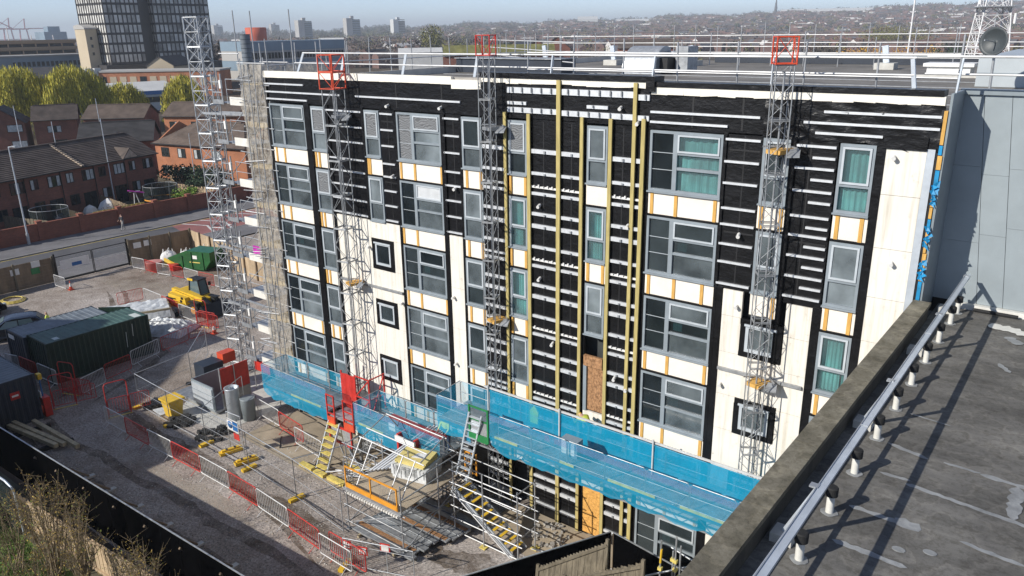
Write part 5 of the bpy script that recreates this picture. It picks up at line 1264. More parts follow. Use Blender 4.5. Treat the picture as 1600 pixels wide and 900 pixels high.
for k, (pts, w_, m_) in enumerate([([(-13, -8.6), (-6, -8.9), (0, -8.7), (6, -8.5), (13, -8.4)], .5, 'mud'), ([(-13, -10.2), (-5, -10.4), (3, -10.2), (12, -9.9)], .5, 'mud'), ([(-9, -5.8), (-2, -6.0), (5, -6.2), (13, -6.6)], .9, 'mud'), ([(-6, -6.3), (4, -6.5), (12, -7.9)], .35, 'mud'), ([(-3, -8.2), (2, -7.7), (7, -7.6)], 1.0, 'dust'), ([(-30, 4), (-22, 1), (-15, -3), (-12, -8)], .5, 'mud'), ([(-31.5, 5.5), (-23, 2.8), (-14, 0), (-10, -7)], .5, 'mud'), ([(-33, 5), (-28, 6.5), (-20, 8), (-14, 7)], 2.4, 'dust'), ([(-12, -1.5), (-6, 1.5), (-3, 3)], 1.6, 'dust'), ([(12.5, -5), (15, -4.2), (18, -4)], 1.2, 'mud')]):
    P_ = []
    for a, c in zip(pts, pts[1:]): P_ += [Vector((*a, 0)).lerp(Vector((*c, 0)), q/10) for q in range(10)]
    vs = []
    for i, q in enumerate(P_):
        d = (P_[min(i+1, len(P_)-1)]-P_[max(i-1, 0)]).normalized(); s = Vector((-d.y, d.x, 0)); e = min(1, i/5, (len(P_)-1-i)/5)
        for f in (-1, 1): o = q+s*f*w_*.5*(e+.05)*rnd.uniform(.55, 1.25)+s*.12*math.sin(i*.6); vs.append((o.x, o.y, .003+.0012*k))
    mb = MB(); mb.add(vs, [(2*i, 2*i+2, 2*i+3, 2*i+1) for i in range(len(P_)-1)]); mb.build('ground_stain', M[m_], None, None, kind='structure')
# ------------------------------------------------------------------ containers
def container(name, label, x0, x1, y0, y1, h, mw, mr, along='Y', door_end=True):
    t = thing(name, label, 'container', ((x0+x1)/2, (y0+y1)/2, 0), 'steel containers in the yard')
    def corr(p, q, nrm):
        p, q = Vector((*p, 0)), Vector((*q, 0)); L_ = (q-p).length; n = int(L_/.28); u = (q-p)/L_; nv = Vector((*nrm, 0)); pts = []
        for i in range(n):
            s = L_*i/n; w_ = L_/n
            for f, o in ((0, 0), (.3, 0), (.42, -.04), (.88, -.04)): pts.append(p+u*(s+w_*f)+nv*o)
        pts.append(q); mb = MB(); vs = [v+Vector((0, 0, .16)) for v in pts]+[v+Vector((0, 0, h-.12)) for v in pts]; m_ = len(pts)
        mb.add(vs, [(i, i+1, m_+i+1, m_+i) for i in range(m_-1)]); return mb.build('side_wall', M[mw], t)
    corr((x0, y0), (x1, y0), (0, -1)); corr((x1, y0), (x1, y1), (1, 0)); corr((x1, y1), (x0, y1), (0, 1)); corr((x0, y1), (x0, y0), (-1, 0))
    mb = MB(); L_ = (y1-y0) if along == 'Y' else (x1-x0); n = int(L_/.32)
    for i in range(n):
        a = (y0 if along == 'Y' else x0)+L_*i/n; w_ = L_/n
        if along == 'Y': mb.prism([(x0+.06, a, h-.055), (x0+.06, a, h-.022), (x0+.06, a+w_*.5, h-.022), (x0+.06, a+w_*.62, h), (x0+.06, a+w_*.9, h), (x0+.06, a+w_, h-.022), (x0+.06, a+w_, h-.055)], (x1-x0-.12, 0, 0))
        else: mb.prism([(a, y0+.06, h-.055), (a, y0+.06, h-.022), (a+w_*.5, y0+.06, h-.022), (a+w_*.62, y0+.06, h), (a+w_*.9, y0+.06, h), (a+w_, y0+.06, h-.022), (a+w_, y0+.06, h-.055)], (0, y1-y0-.12, 0))
    mb.box(x0+.05, x1-.05, y0+.05, y1-.05, h-.12, h-.055); mb.build('roof', M[mr], t)
    for z0, z1 in ((.02, .16), (h-.12, h+.0)):
        for a in ((x0-.02, x1+.02, y0-.02, y0+.05), (x0-.02, x1+.02, y1-.05, y1+.02)): box('rail', mw, *a, z0, z1, t)
        for a in ((x0-.02, x0+.05, y0+.05, y1-.05), (x1-.05, x1+.02, y0+.05, y1-.05)): box('rail', mw, *a, z0, z1, t)
    for x in (x0, x1):
        for y in (y0, y1): box('corner_post', mw, x-.06, x+.06, y-.06, y+.06, .02, h+.01, t)
    return t
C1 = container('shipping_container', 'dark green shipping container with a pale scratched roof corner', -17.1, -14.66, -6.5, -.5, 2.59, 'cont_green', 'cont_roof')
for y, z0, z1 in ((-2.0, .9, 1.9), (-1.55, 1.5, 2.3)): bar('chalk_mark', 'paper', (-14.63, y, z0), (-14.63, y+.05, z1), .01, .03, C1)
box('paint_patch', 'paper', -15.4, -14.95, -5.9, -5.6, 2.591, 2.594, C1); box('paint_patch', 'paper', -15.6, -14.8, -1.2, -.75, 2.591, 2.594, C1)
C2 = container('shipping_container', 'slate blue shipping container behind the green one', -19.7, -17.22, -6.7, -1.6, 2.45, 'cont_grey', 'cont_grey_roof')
box('name_plate', 'white', -19.4, -18.6, -6.76, -6.73, 2.0, 2.25, C2)
bar('open_door', 'cont_green', (-18.9, -1.5, 1.35), (-17.3, -.2, 1.35), .05, 2.3, C2)
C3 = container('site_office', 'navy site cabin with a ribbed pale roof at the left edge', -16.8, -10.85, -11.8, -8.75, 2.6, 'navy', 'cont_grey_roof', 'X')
box('warning_sign', 'red', -10.80, -10.78, -10.0, -9.55, 1.55, 1.95, C3); box('sign_text_area', 'white', -10.775, -10.77, -9.93, -9.62, 1.7, 1.8, C3)
t = thing('fire_point', 'red fire point stand with a white notice and yellow lamp by the navy cabin', 'fire point', (-11.1, -8.3, 0))
box('stand', 'red', -11.4, -10.8, -8.55, -8.2, .02, 1.1, t); box('notice', 'white', -11.35, -10.85, -8.6, -8.56, 1.15, 1.5, t); tube('lamp_post', 'blue_fascia', (-11.15, -8.4, 1.1), (-11.15, -8.4, 2.1), .04, t); box('lamp', 'yellow', -11.3, -11.0, -8.5, -8.3, 2.1, 2.4, t)
for z in (.35, .6): 
    b = MB(); b.lathe([(.02, 0), (.09, .03), (.09, .4), (.03, .46)], (-11.1+z-.47, -8.65, .25), 12); b.build('extinguisher', M['orange_red'], t)
# timber beams by the hoarding
for k, (p, q, z) in enumerate([((-10.9, -10.1), (-6.3, -9.55), .32), ((-10.7, -10.4), (-6.5, -9.85), .32), ((-10.2, -9.4), (-5.6, -9.25), .32)]):
    o = bar('timber_beam', 'timber', (*p, z), (*q, z), .2, .2); tag(o, ['long pale timber beam, middle of three by the black hoarding', 'long pale timber beam nearest the black hoarding', 'long pale timber beam farthest from the black hoarding'][k], 'timber beam', 'pale timber beams by the hoarding')
for k, x in enumerate((-9.8, -7.2)):
    tag(bar('bearer', 'rubber', (x, -10.7, .11), (x+.3, -8.9, .11), .15, .2), ['left', 'right'][k]+' dark bearer under the pale timber beams', 'bearer')
o = MB(); o.box(-10.3, -6.6, -11.3, -10.5, .011, .05); o.build('plywood_sheet', M['timber'], None, None, label='weathered plywood sheet on the ground by the black hoarding', cat='board')

# sheeted stack, roll and plastic heap
t = thing('sheeted_stack', 'stack of boards under a pale wrinkled sheet behind the green container', 'stack', (-21, 1, 0))
T_ = Matrix.Translation((-21.6, .9, 0)) @ Matrix.Rotation(R(66), 4, 'Z')
mb = MB(); mb.box(-3.3, 3.3, -1.25, 1.25, .02, 1.0, 0, T_); mb.build('boards', M['timber'], t)
mb = MB(); nx, ny = 26, 10; vs = []
for j in range(ny+1):
    for i in range(nx+1):
        u, v = -3.5+7*i/nx, -1.45+2.9*j/ny; e = max(0, abs(u)-3.3)+max(0, abs(v)-1.25)
        vs.append(T_ @ Vector((u, v, 1.04+rnd.uniform(-.03, .06)-3.0*e)))
mb.add(vs, [(j*(nx+1)+i, j*(nx+1)+i+1, (j+1)*(nx+1)+i+1, (j+1)*(nx+1)+i) for j in range(ny) for i in range(nx)], 0, False); mb.build('cover_sheet', M['plastic_white'], t)
t = thing('pipe_bundle', 'bundle of dark blue plastic pipes beside the sheeted stack', 'pipe bundle', (-20.8, 3.2, 0))
for k in range(7):
    r_ = .17; a = [(0, 0), (1, 0), (2, 0), (3, 0), (.5, 1), (1.5, 1), (2.5, 1)][k]
    mb = MB(); T2 = Matrix.Translation((-20.9, 2.7, 0)); p = Vector((-22.2, 2.85+a[0]*.34, r_+.02+a[1]*.3)); q = p+Vector((2.6, .55, 0)); mb.tube(p, q, r_, 12); mb.build('pipe', M['cont_grey_roof' if a[1] else 'cont_grey'], t)
t = thing('polythene_heap', 'heap of crumpled white polythene sheeting behind the barriers', 'polythene heap', (-17.6, 2, 0))
mb = MB(); nx = 26; vs = []
for j in range(nx+1):
    for i in range(nx+1):
        u, v = -1+2*i/nx, -1+2*j/nx; rr = max(abs(u), abs(v)); h_ = max(0, 1-rr**3)*.75+rnd.uniform(-.07, .09)*(rr < .97)
        p = Matrix.Rotation(R(25), 3, 'Z') @ Vector((u*1.9, v*1.25, 0)); vs.append((-17.7+p.x, 2.1+p.y, max(.03, h_)))
mb.add(vs, [(j*(nx+1)+i, j*(nx+1)+i+1, (j+1)*(nx+1)+i+1, (j+1)*(nx+1)+i) for j in range(nx) for i in range(nx)], 0, False); mb.build('sheeting', M['plastic_white'], t)

# ------------------------------------------------------------------ skip, sacks, tubs
t = thing('waste_skip', 'dark green enclosed skip with a sloping open front', 'skip', (-29.6, 12, 0))
T_ = Matrix.Translation((-29.55, 11.0, 0)) @ Matrix.Rotation(R(18), 4, 'Z')
side = [(-2.3, .95), (-1.3, .15), (1.6, .15), (2.3, 1.0), (2.3, 1.75), (-.2, 1.75)]
for y in (0, 1.75):
    mb = MB(); mb.prism([T_ @ Vector((x, y, z)) for x, z in side], (T_.to_3x3() @ Vector((0, .06, 0)))); s_ = mb.build('side_plate', M['skip_green'], t)
def plate(p, q, m_, nm):
    mb = MB(); mb.prism([T_ @ Vector((p[0], .06, p[1])), T_ @ Vector((q[0], .06, q[1])), T_ @ Vector((q[0], 1.75, q[1])), T_ @ Vector((p[0], 1.75, p[1]))], (0, 0, -.05)); mb.build(nm, M[m_], t)
plate((-2.3, .95), (-1.3, .15), 'skip_green', 'front_plate'); plate((-1.3, .15), (1.6, .15), 'skip_green', 'floor_plate'); plate((1.6, .15), (2.3, 1.0), 'skip_green', 'back_plate')
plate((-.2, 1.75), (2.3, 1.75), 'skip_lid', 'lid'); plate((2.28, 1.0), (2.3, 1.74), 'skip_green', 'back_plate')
mb = MB(); mb.box(.5, .95, -.03, -.001, 1.1, 1.4, 0, T_); mb.build('plate_label', M['white'], t); mb = MB(); mb.box(.1, 1.2, -.02, -.001, .75, .83, 0, T_); mb.build('lettering_strip', M['yellow_pale'], t)
for x in (-.7, .3, 1.5): mb = MB(); mb.box(x, x+.08, -.07, 0, .2, 1.7 if x > 0 else 1.3, 0, T_); mb.build('rib', M['skip_green'], t)
mb = MB()
for k in range(26): a = rnd.uniform(-1.7, .3); s_ = rnd.uniform(.1, .25); mb.box(a, a+s_*2, rnd.uniform(.2, 1.2), rnd.uniform(1.25, 1.6), .5+(a+1.7)*.15, .75+rnd.uniform(0, .4), k % 2, T_)
mb.build('rubbish', [M['sack'], M['timber_dark']], t, None, kind='stuff')
mb = MB(); mb.prism([T_ @ Vector(v) for v in ((-2.5, -.2, .9), (-1.6, -.1, .5), (-1.2, -.3, 0.1), (-2.2, -.5, .3))], (0, .1, .08)); mb.build('yellow_tarp', M['yellow'], t)
def sack(x, y, s, label):
    t = thing('bulk_bag', label, 'bulk bag', (x, y, 0), 'white bulk bags')
    mb = MB(); n = 18; prof = [(.40, .0), (.52, .1), (.56, .45), (.52, .75), (.40, .92), (.18, 1.0), (.08, 1.06)]
    vs = []
    for r_, z in prof:
        for k in range(n):
            a = 2*math.pi*k/n; q = r_*(1+.12*math.cos(4*a)+rnd.uniform(-.06, .06)); vs.append((x+q*s*math.cos(a), y+q*s*math.sin(a), z*s+.012+rnd.uniform(-.02, .02)*(z > 0)))
    fs = [(i*n+k, i*n+(k+1) % n, (i+1)*n+(k+1) % n, (i+1)*n+k) for i in range(len(prof)-1) for k in range(n)]+[tuple((len(prof)-1)*n+k for k in range(n))]
    mb.add(vs, fs, 0, True); b_ = mb.build('bag', M['sack'], t)
    for a in (.8, 2.4, 3.9, 5.5):
        mb = MB(); mb.path([(x+.4*s*math.cos(a), y+.4*s*math.sin(a), .85*s), (x+.3*s*math.cos(a), y+.3*s*math.sin(a), 1.2*s), (x+.3*s*math.cos(a+.5), y+.3*s*math.sin(a+.5), .9*s)], .025, 4); mb.build('strap', M['sack'], t)
sack(-32.6, 10.9, 1.25, 'bulging white bulk bag left of the skip'); sack(-31.6, 12.0, 1.2, 'white bulk bag half hidden behind the skip front'); sack(-30.7, 13.2, 1.35, 'tall white bulk bag behind the skip by the timber fence corner')
t = thing('plastic_tub', 'faded pink plastic tub by the first barrier near the gates', 'tub', (-32.2, 9.3, 0)); mb = MB(); mb.lathe([(.55, .02), (.7, .75), (.74, .8), (.66, .8)], (-32.2, 9.3, 0), 10); mb.build('shell', mat('faded_pink_plastic', (.55, .25, .22), .6), t)
t = thing('plastic_tub', 'red tub in front of the skip', 'tub', (-30.9, 10.3, 0)); mb = MB(); mb.box(-31.4, -30.5, 10.0, 10.6, .02, .55); mb.build('shell', M['red'], t)

# ------------------------------------------------------------------ timber site fence and gates
def plank_fence(p, q, label, h=2.35, rows=8, seg=3.0, m_='timber_dark', posts='fence_grey', signs=(), side=1):
    t = thing('timber_site_fence', label, 'timber fence', (*p, 0))
    P_, Q_ = Vector((*p, 0)), Vector((*q, 0)); L_ = (Q_-P_).length; u = (Q_-P_)/L_; n = max(1, round(L_/seg)); s = Vector((u.y, -u.x, 0))*side
    for i in range(n):
        a, c = P_+u*(L_*i/n), P_+u*(L_*(i+1)/n)
        for k in range(rows):
            z = .02+(h-.02)*(k+.5)/rows; bar('board', m_, a+Vector((0, 0, z))+s*rnd.uniform(0, .015), c-u*.02+Vector((0, 0, z)), .03, (h/rows)-.012, t)
    for i in range(n+1):
        a = P_+u*(L_*i/n)+s*.09; bar('post', posts, a+Vector((0, 0, .01)), a+Vector((0, 0, h+.12)), .11, .14, t)
    for d_, z, c_ in signs: 
        e = P_+u*d_+s*.06+Vector((0, 0, z)); bar('sign_plate', c_, e, e+u*.65, .02, .5, t)
    return t
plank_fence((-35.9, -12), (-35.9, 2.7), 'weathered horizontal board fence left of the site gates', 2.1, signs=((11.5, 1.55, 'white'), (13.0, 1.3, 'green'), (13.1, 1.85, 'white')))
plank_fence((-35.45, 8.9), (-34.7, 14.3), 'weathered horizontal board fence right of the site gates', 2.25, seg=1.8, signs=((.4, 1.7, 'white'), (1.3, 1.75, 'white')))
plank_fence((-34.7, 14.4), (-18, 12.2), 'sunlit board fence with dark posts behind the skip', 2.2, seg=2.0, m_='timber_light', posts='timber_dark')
t = thing('site_gate', 'pair of black framed mesh gates with printed white and blue banners', 'gate', (-35.6, 5.8, 0))
for i, (y0, y1) in enumerate(((2.85, 5.75), (5.85, 8.75))):
    mb = MB(); x = -35.6; mb.path([(x, y0, .1), (x, y0, 2.1), (x, y1, 2.1), (x, y1, .1), (x, y0, .1)], .035, 6); lf = mb.build('leaf_frame', M['black'], t)
    mb = MB()
    for k in range(1, 26): mb.tube((x, y0+(y1-y0)*k/26, .1), (x, y0+(y1-y0)*k/26, 2.1), .004, 4)
    mb.build('mesh', M['galv_dull'], lf, None, kind='stuff')
    if i == 0:
        box('banner', 'white', x+.045, x+.06, y0+.3, y1-.25, 1.0, 1.75, lf); box('banner_logo', 'blue_fascia', x+.061, x+.066, y0+1.2, y0+2.0, 1.1, 1.4, lf)
    else:
        box('banner', 'pale_clad', x+.045, x+.06, y0+.1, y1-.15, 1.35, 1.85, lf); box('banner', 'white', x+.045, x+.06, y0+.1, y1-.15, .6, 1.2, lf)
for y in (2.78, 8.82): bar('gate_post', 'black', (-35.6, y, .01), (-35.6, y, 2.4), .12, .12, t)

def cone(x, y, label):
    t = thing('traffic_cone', label, 'traffic cone', (x, y, 0), 'traffic cones')
    mb = MB(); mb.box(x-.2, x+.2, y-.2, y+.2, .01, .05); mb.build('cone_base', M['orange_red'], t)
    for z0, z1, m_ in ((.05, .3, 'orange_red'), (.3, .58, 'white'), (.58, .78, 'orange_red')):
        f = lambda z: .15-.13*z/.78
        mb = MB(); mb.tube((x, y, z0), (x, y, z1), f(z0), 14, 0, f(z1)); mb.build('cone_body' if m_ != 'white' else 'sleeve', M[m_], t)
cone(-32.6, 2.45, 'orange traffic cone by the barrier inside the site gates'); cone(-14.4, 3.75, 'red and white traffic cone beside the hoop gate near the telehandler'); cone(-39.0, 5.9, 'small orange cone outside the site gates on the pavement')
t = thing('hose_coil', 'coil of yellow hose lying on the gravel at the left edge', 'hose coil', (-33.5, -1.5, 0))
for k in range(3):
    mb = MB(); mb.path([(-33.5+(.95-.1*k)*math.cos(i*.35), -1.5+(.85-.1*k)*math.sin(i*.35), .05+.05*k) for i in range(19)], .04, 5); mb.build('loop', M['yellow_pale'], t)
# ------------------------------------------------------------------ black hoarding
def hoarding(p, q, label, h=2.4, panel=1.22):
    t = thing('black_hoarding', label, 'hoarding', (*p, 0))
    P_, Q_ = Vector((*p, 0)), Vector((*q, 0)); L_ = (Q_-P_).length; u = (Q_-P_)/L_; n = max(1, round(L_/panel)); s = Vector((-u.y, u.x, 0))
    for i in range(n):
        a, c = P_+u*(L_*i/n+.004), P_+u*(L_*(i+1)/n-.004)
        bar('panel', 'hoarding', a+Vector((0, 0, h/2)), c+Vector((0, 0, h/2)), .022, h-.02, t)
    a = 0
    while a < L_-.1:
        e = min(a+3.6, L_); bar('top_capping', 'galv', P_+u*(a+.005)+Vector((0, 0, h+.012)), P_+u*(e-.005)+Vector((0, 0, h+.012)), .045, .03, t); a = e
    for i in range(0, n+1, 2):
        a = P_+u*(L_*i/n)+s*.07; bar('post', 'timber_dark', a, a+Vector((0, 0, h-.05)), .09, .09, t)
    return t, u, s, L_
hd, u_, s_, L_ = hoarding((-11.5, -12.25), (15.4, -11.35), 'long black plywood hoarding with a pale top capping along the near side of the yard')
for x in (-2.8, -.9, 1.4, 3.7, 5.9, 8.2, 10.6):
    y = -10.0+.02*x; mb = MB(); mb.bar((x, y+.25, .05), (x, y-.25, .05), .22, .09); mb.build('shore_block', M['conc_pale'], hd); bar('shore', 'timber_dark', (x, y, .1), (x-.02, -11.95+.033*x, 2.0), .08, .08, hd)
hoarding((15.45, -11.2), (20.25, -2.25), 'black plywood hoarding turning back towards the building by the stairs')
hoarding((20.35, -2.22), (28.2, -3.35), 'black plywood hoarding in front of the ground floor window by the near roof')

def closeboard(name, label, p, q, h, lean, z0=0.0, z1=None, m_='fence_grey', w=.14, group=None, rails=True):
    t = thing(name, label, 'fence panel', (*p, 0), group)
    P_, Q_ = Vector((*p, z0)), Vector((*q, z0 if z1 is None else z1)); L_ = (Q_-P_).length; u = (Q_-P_)/L_; n = int(L_/w); s = Vector((u.y, -u.x, 0)).normalized(); up = (Vector((0, 0, h))+lean*(-s)).normalized()
    for i in range(n):
        a = P_+u*(L_*(i+.5)/n)+s*(.012 if i % 2 else 0)+s*rnd.uniform(0, .006); bar('slat', m_, a, a+up*(h+rnd.uniform(-.02, .02)), .018, w-.012, t, u)
    if rails:
        for f in (.12, .95): bar('cross_rail', m_, P_+up*h*f+s*.05, Q_+up*h*f+s*.05, .07, .08, t)
    for e in (P_, Q_): bar('post', m_, Vector((e.x, e.y, 0))+s*.03, e+s*.03+up*(h+.12), .1, .1, t)
    return t
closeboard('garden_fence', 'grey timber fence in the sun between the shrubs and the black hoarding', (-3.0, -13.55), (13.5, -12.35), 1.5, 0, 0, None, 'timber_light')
closeboard('fence_panel', 'weathered fence panel lying tilted against the inner corner of the black hoarding', (19.0, -5.1), (21.4, -4.6), 1.5, .3, .45, 2.2, 'fence_grey', .13, 'loose fence panels')
closeboard('fence_panel', 'weathered fence panel standing in front with pointed post at the right', (20.9, -6.1), (23.4, -5.8), 1.75, .0, 1.5, 3.0, 'fence_grey', .13, 'loose fence panels')
sheet('pen_ground', 'garden', [(15.7, -11.5), (28.3, -11.5), (28.3, -3.4), (20.4, -2.4)], 0.006)
t = thing('scaffold_tubes', 'scaffold tubes with yellow couplers beside the near parapet', 'scaffold', (23.8, -4.5, 0))
for x, z in ((23.3, 4.7), (23.85, 5.15), (23.7, 4.5), (24.0, 4.9)): tube('standard', 'tube', (x, -4.5-.15*(x > 23.8), .02), (x, -4.5-.15*(x > 23.8), z), .028, t)
for a, c in (((22.6, -5.2, 3.4), (24.6, -4.2, 4.3)), ((22.9, -5.4, 3.2), (25.2, -4.3, 4.1)), ((23.2, -5.6, 3.1), (25.0, -4.6, 3.7)), ((23.4, -4.0, 4.2), (25.8, -4.3, 3.9))): tube('ledger', 'tube', a, c, .028, t)
for a, c in (((22.7, -5.3, 3.1), (23.3, -4.9, 3.5)), ((23.5, -5.6, 3.2), (24.0, -5.3, 3.5)), ((23.3, -4.5, 3.9), (23.32, -4.5, 4.4))): tube('yellow_sleeve', 'yellow', a, c, .036, t)
for p in ((23.3, -4.5, 3.7), (23.85, -4.65, 4.0), (23.85, -4.65, 4.3), (24.0, -4.65, 3.8), (23.7, -4.5, 4.2)): mb = MB(); mb.box(p[0]-.06, p[0]+.06, p[1]-.06, p[1]+.06, p[2]-.05, p[2]+.05); mb.build('coupler', M['yellow_pale'], t)
tag(tube('edge_tube', 'tube_white', (16.8, -2.3, .2), (20.2, -1.5, .25), .03), 'long pale tube lying on the slab by the boarded door', 'tube')

# ------------------------------------------------------------------ shrubs and grass
M['leaf_brown'] = mat('budding_shrub_leaf', (0.38, 0.26, 0.06), 0.85, 0, 0.55, 4)
M['leaf_green'] = mat('shrub_leaf_green', (0.17, 0.20, 0.04), 0.85, 0, 0.45, 3)
M['twig'] = mat('shrub_twig', (0.24, 0.185, 0.12), 0.9, 0, 0.3, 5)
M['grass'] = mat('rough_grass', (0.10, 0.165, 0.03), 0.9, 0, 0.4, 2)
M['willow'] = mat('willow_leaf', (0.46, 0.41, 0.045), 0.8, 0, 0.35, 0.6)
M['willow_dark'] = mat('willow_leaf_green', (0.20, 0.21, 0.03), 0.8, 0, 0.35, 0.6)
M['leaf_olive'] = mat('olive_leaf', (0.16, 0.155, 0.05), 0.85, 0, 0.4, .4)
M['leaf_dark'] = mat('evergreen_leaf', (0.022, 0.045, 0.02), 0.85, 0, 0.4, .5)
M['leaf_yellow'] = mat('yellow_catkin_leaf', (0.50, 0.28, 0.03), 0.85, 0, 0.35, .5)
M['leaf_bare'] = mat('bare_branch_haze', (0.10, 0.08, 0.06), 0.95, 0, 0.3, .4)
M['leaf_bright'] = mat('bright_shrub_leaf', (0.12, 0.20, 0.02), 0.8, 0, 0.35, 1)
def leafq(mb, c, s, mi=0):
    a, b_, g = rnd.uniform(0, 6.28), rnd.uniform(-1.2, 1.2), rnd.uniform(0, 6.28)
    u = Vector((math.cos(a)*math.cos(b_), math.sin(a)*math.cos(b_), math.sin(b_))); v = u.orthogonal().normalized(); v = Matrix.Rotation(g, 3, u) @ v
    mb.add([c-u*s, c+v*s*.5, c+u*s, c-v*s*.5], [(0, 1, 2, 3)], mi)
def shrub(x, y, h, spread, n, label, leafm='leaf_brown', dens=26):
    t = thing('shrub', label, 'shrub', (x, y, 0), 'budding shrubs by the hoarding')
    st = MB(); lf = MB()
    for i in range(int(n*.62)):
        a = rnd.uniform(0, 6.28); r_ = spread*math.sqrt(rnd.random()); p = Vector((x+rnd.uniform(-.25, .25), y+rnd.uniform(-.25, .25), 0)); tip = Vector((x+r_*math.cos(a), y+r_*math.sin(a)*.75, h*(1-.35*(r_/spread)**2)*rnd.uniform(.75, 1.05)))
        mid = p.lerp(tip, .5)+Vector((0, 0, .12*h)); pts = [p, p.lerp(mid, .5)+Vector((0, 0, .1)), mid, mid.lerp(tip, .5)+Vector((0, 0, .08)), tip]
        for k in range(4): st.tube(pts[k], pts[k+1], .028*(1-k*.22), 4, 0, .028*(1-(k+1)*.22), False)
        for k in range(dens):
            f = rnd.uniform(.3, 1); j = min(3, int(f*4)); b0 = pts[j].lerp(pts[j+1], f*4-j); d = Vector((rnd.gauss(0, .5), rnd.gauss(0, .5), rnd.uniform(.1, 1))).normalized(); e = b0+d*rnd.uniform(.2, .6)
            st.tube(b0, e, .007, 3, 0, .003, False)
            for q in range(2): leafq(lf, b0.lerp(e, rnd.uniform(.2, 1.05))+Vector((rnd.gauss(0, .03), rnd.gauss(0, .03), 0)), rnd.uniform(.022, .045), 0 if rnd.random() < .75 else 1)
    st.build('stems', M['twig'], t, None, kind='stuff'); lf.build('leaves', [M[leafm], M['leaf_green']], t, None, kind='stuff')
shrub(3.4, -14.1, 4.7, 1.7, 44, 'tall budding shrub with many upright stems in front of the hoarding, left one')
shrub(5.2, -13.9, 4.2, 1.5, 34, 'tall budding shrub just right of the largest shrub')
shrub(9.4, -13.6, 4.0, 1.4, 34, 'budding shrub at the right end of the row before the hoarding')
shrub(11.2, -13.4, 3.2, 1.0, 20, 'small thin shrub rightmost before the hoarding')
shrub(8.2, -15.2, 3.2, 1.6, 22, 'golden brown shrub at the bottom edge of the picture')
shrub(5.8, -15.4, 3.8, 1.7, 26, 'broad brown stemmed shrub at the bottom left of the picture')
shrub(1.7, -14.8, 3.2, 1.3, 24, 'short greenish shrub at the lower left edge', 'leaf_green')
shrub(5.2, -17.2, 3.2, 1.8, 34, 'low green shrub in the bottom left corner', 'leaf_green')
mb = MB()
for k in range(15000):
    x = rnd.uniform(-6, 13); y = rnd.uniform(-20, -13.9); h = rnd.uniform(.1, .3); a = rnd.uniform(0, 6.28); c = Vector((x, y, 0)); d = Vector((math.cos(a), math.sin(a), 0))*.025
    mb.add([c-d, c+d, c+Vector((rnd.uniform(-.12, .12), rnd.uniform(-.12, .12), h))], [(0, 1, 2)], 0)
mb.build('grass', M['grass'], None, None, kind='stuff', label='rough green grass at the bottom left', cat='grass')
sheet('lawn', 'grass', [(-8, -24), (14, -24), (14, -13.2), (-8, -14.1)], 0.006)
t = thing('net_cage', 'rounded metal framed cage with dark netting at the left edge before the hoarding', 'cage', (-2, -14, 0))
mb = MB(); mb.path([(-4.5, -13.9, 2.3), (-1.2, -13.75, 2.3), (-.7, -13.72, 2.15), (-.6, -13.7, 1.9), (-.6, -13.7, 0)], .05, 6); mb.build('frame', M['alu'], t); box('netting', 'tramp_net', -4.5, -.65, -13.85, -13.83, 0.02, 2.25, t)
for k in range(3): bar('pale_panel', 'pvc', (-1.9-.5*k, -14.6, .3), (-1.8-.5*k, -14.5, 1.2), .3, .04, t)

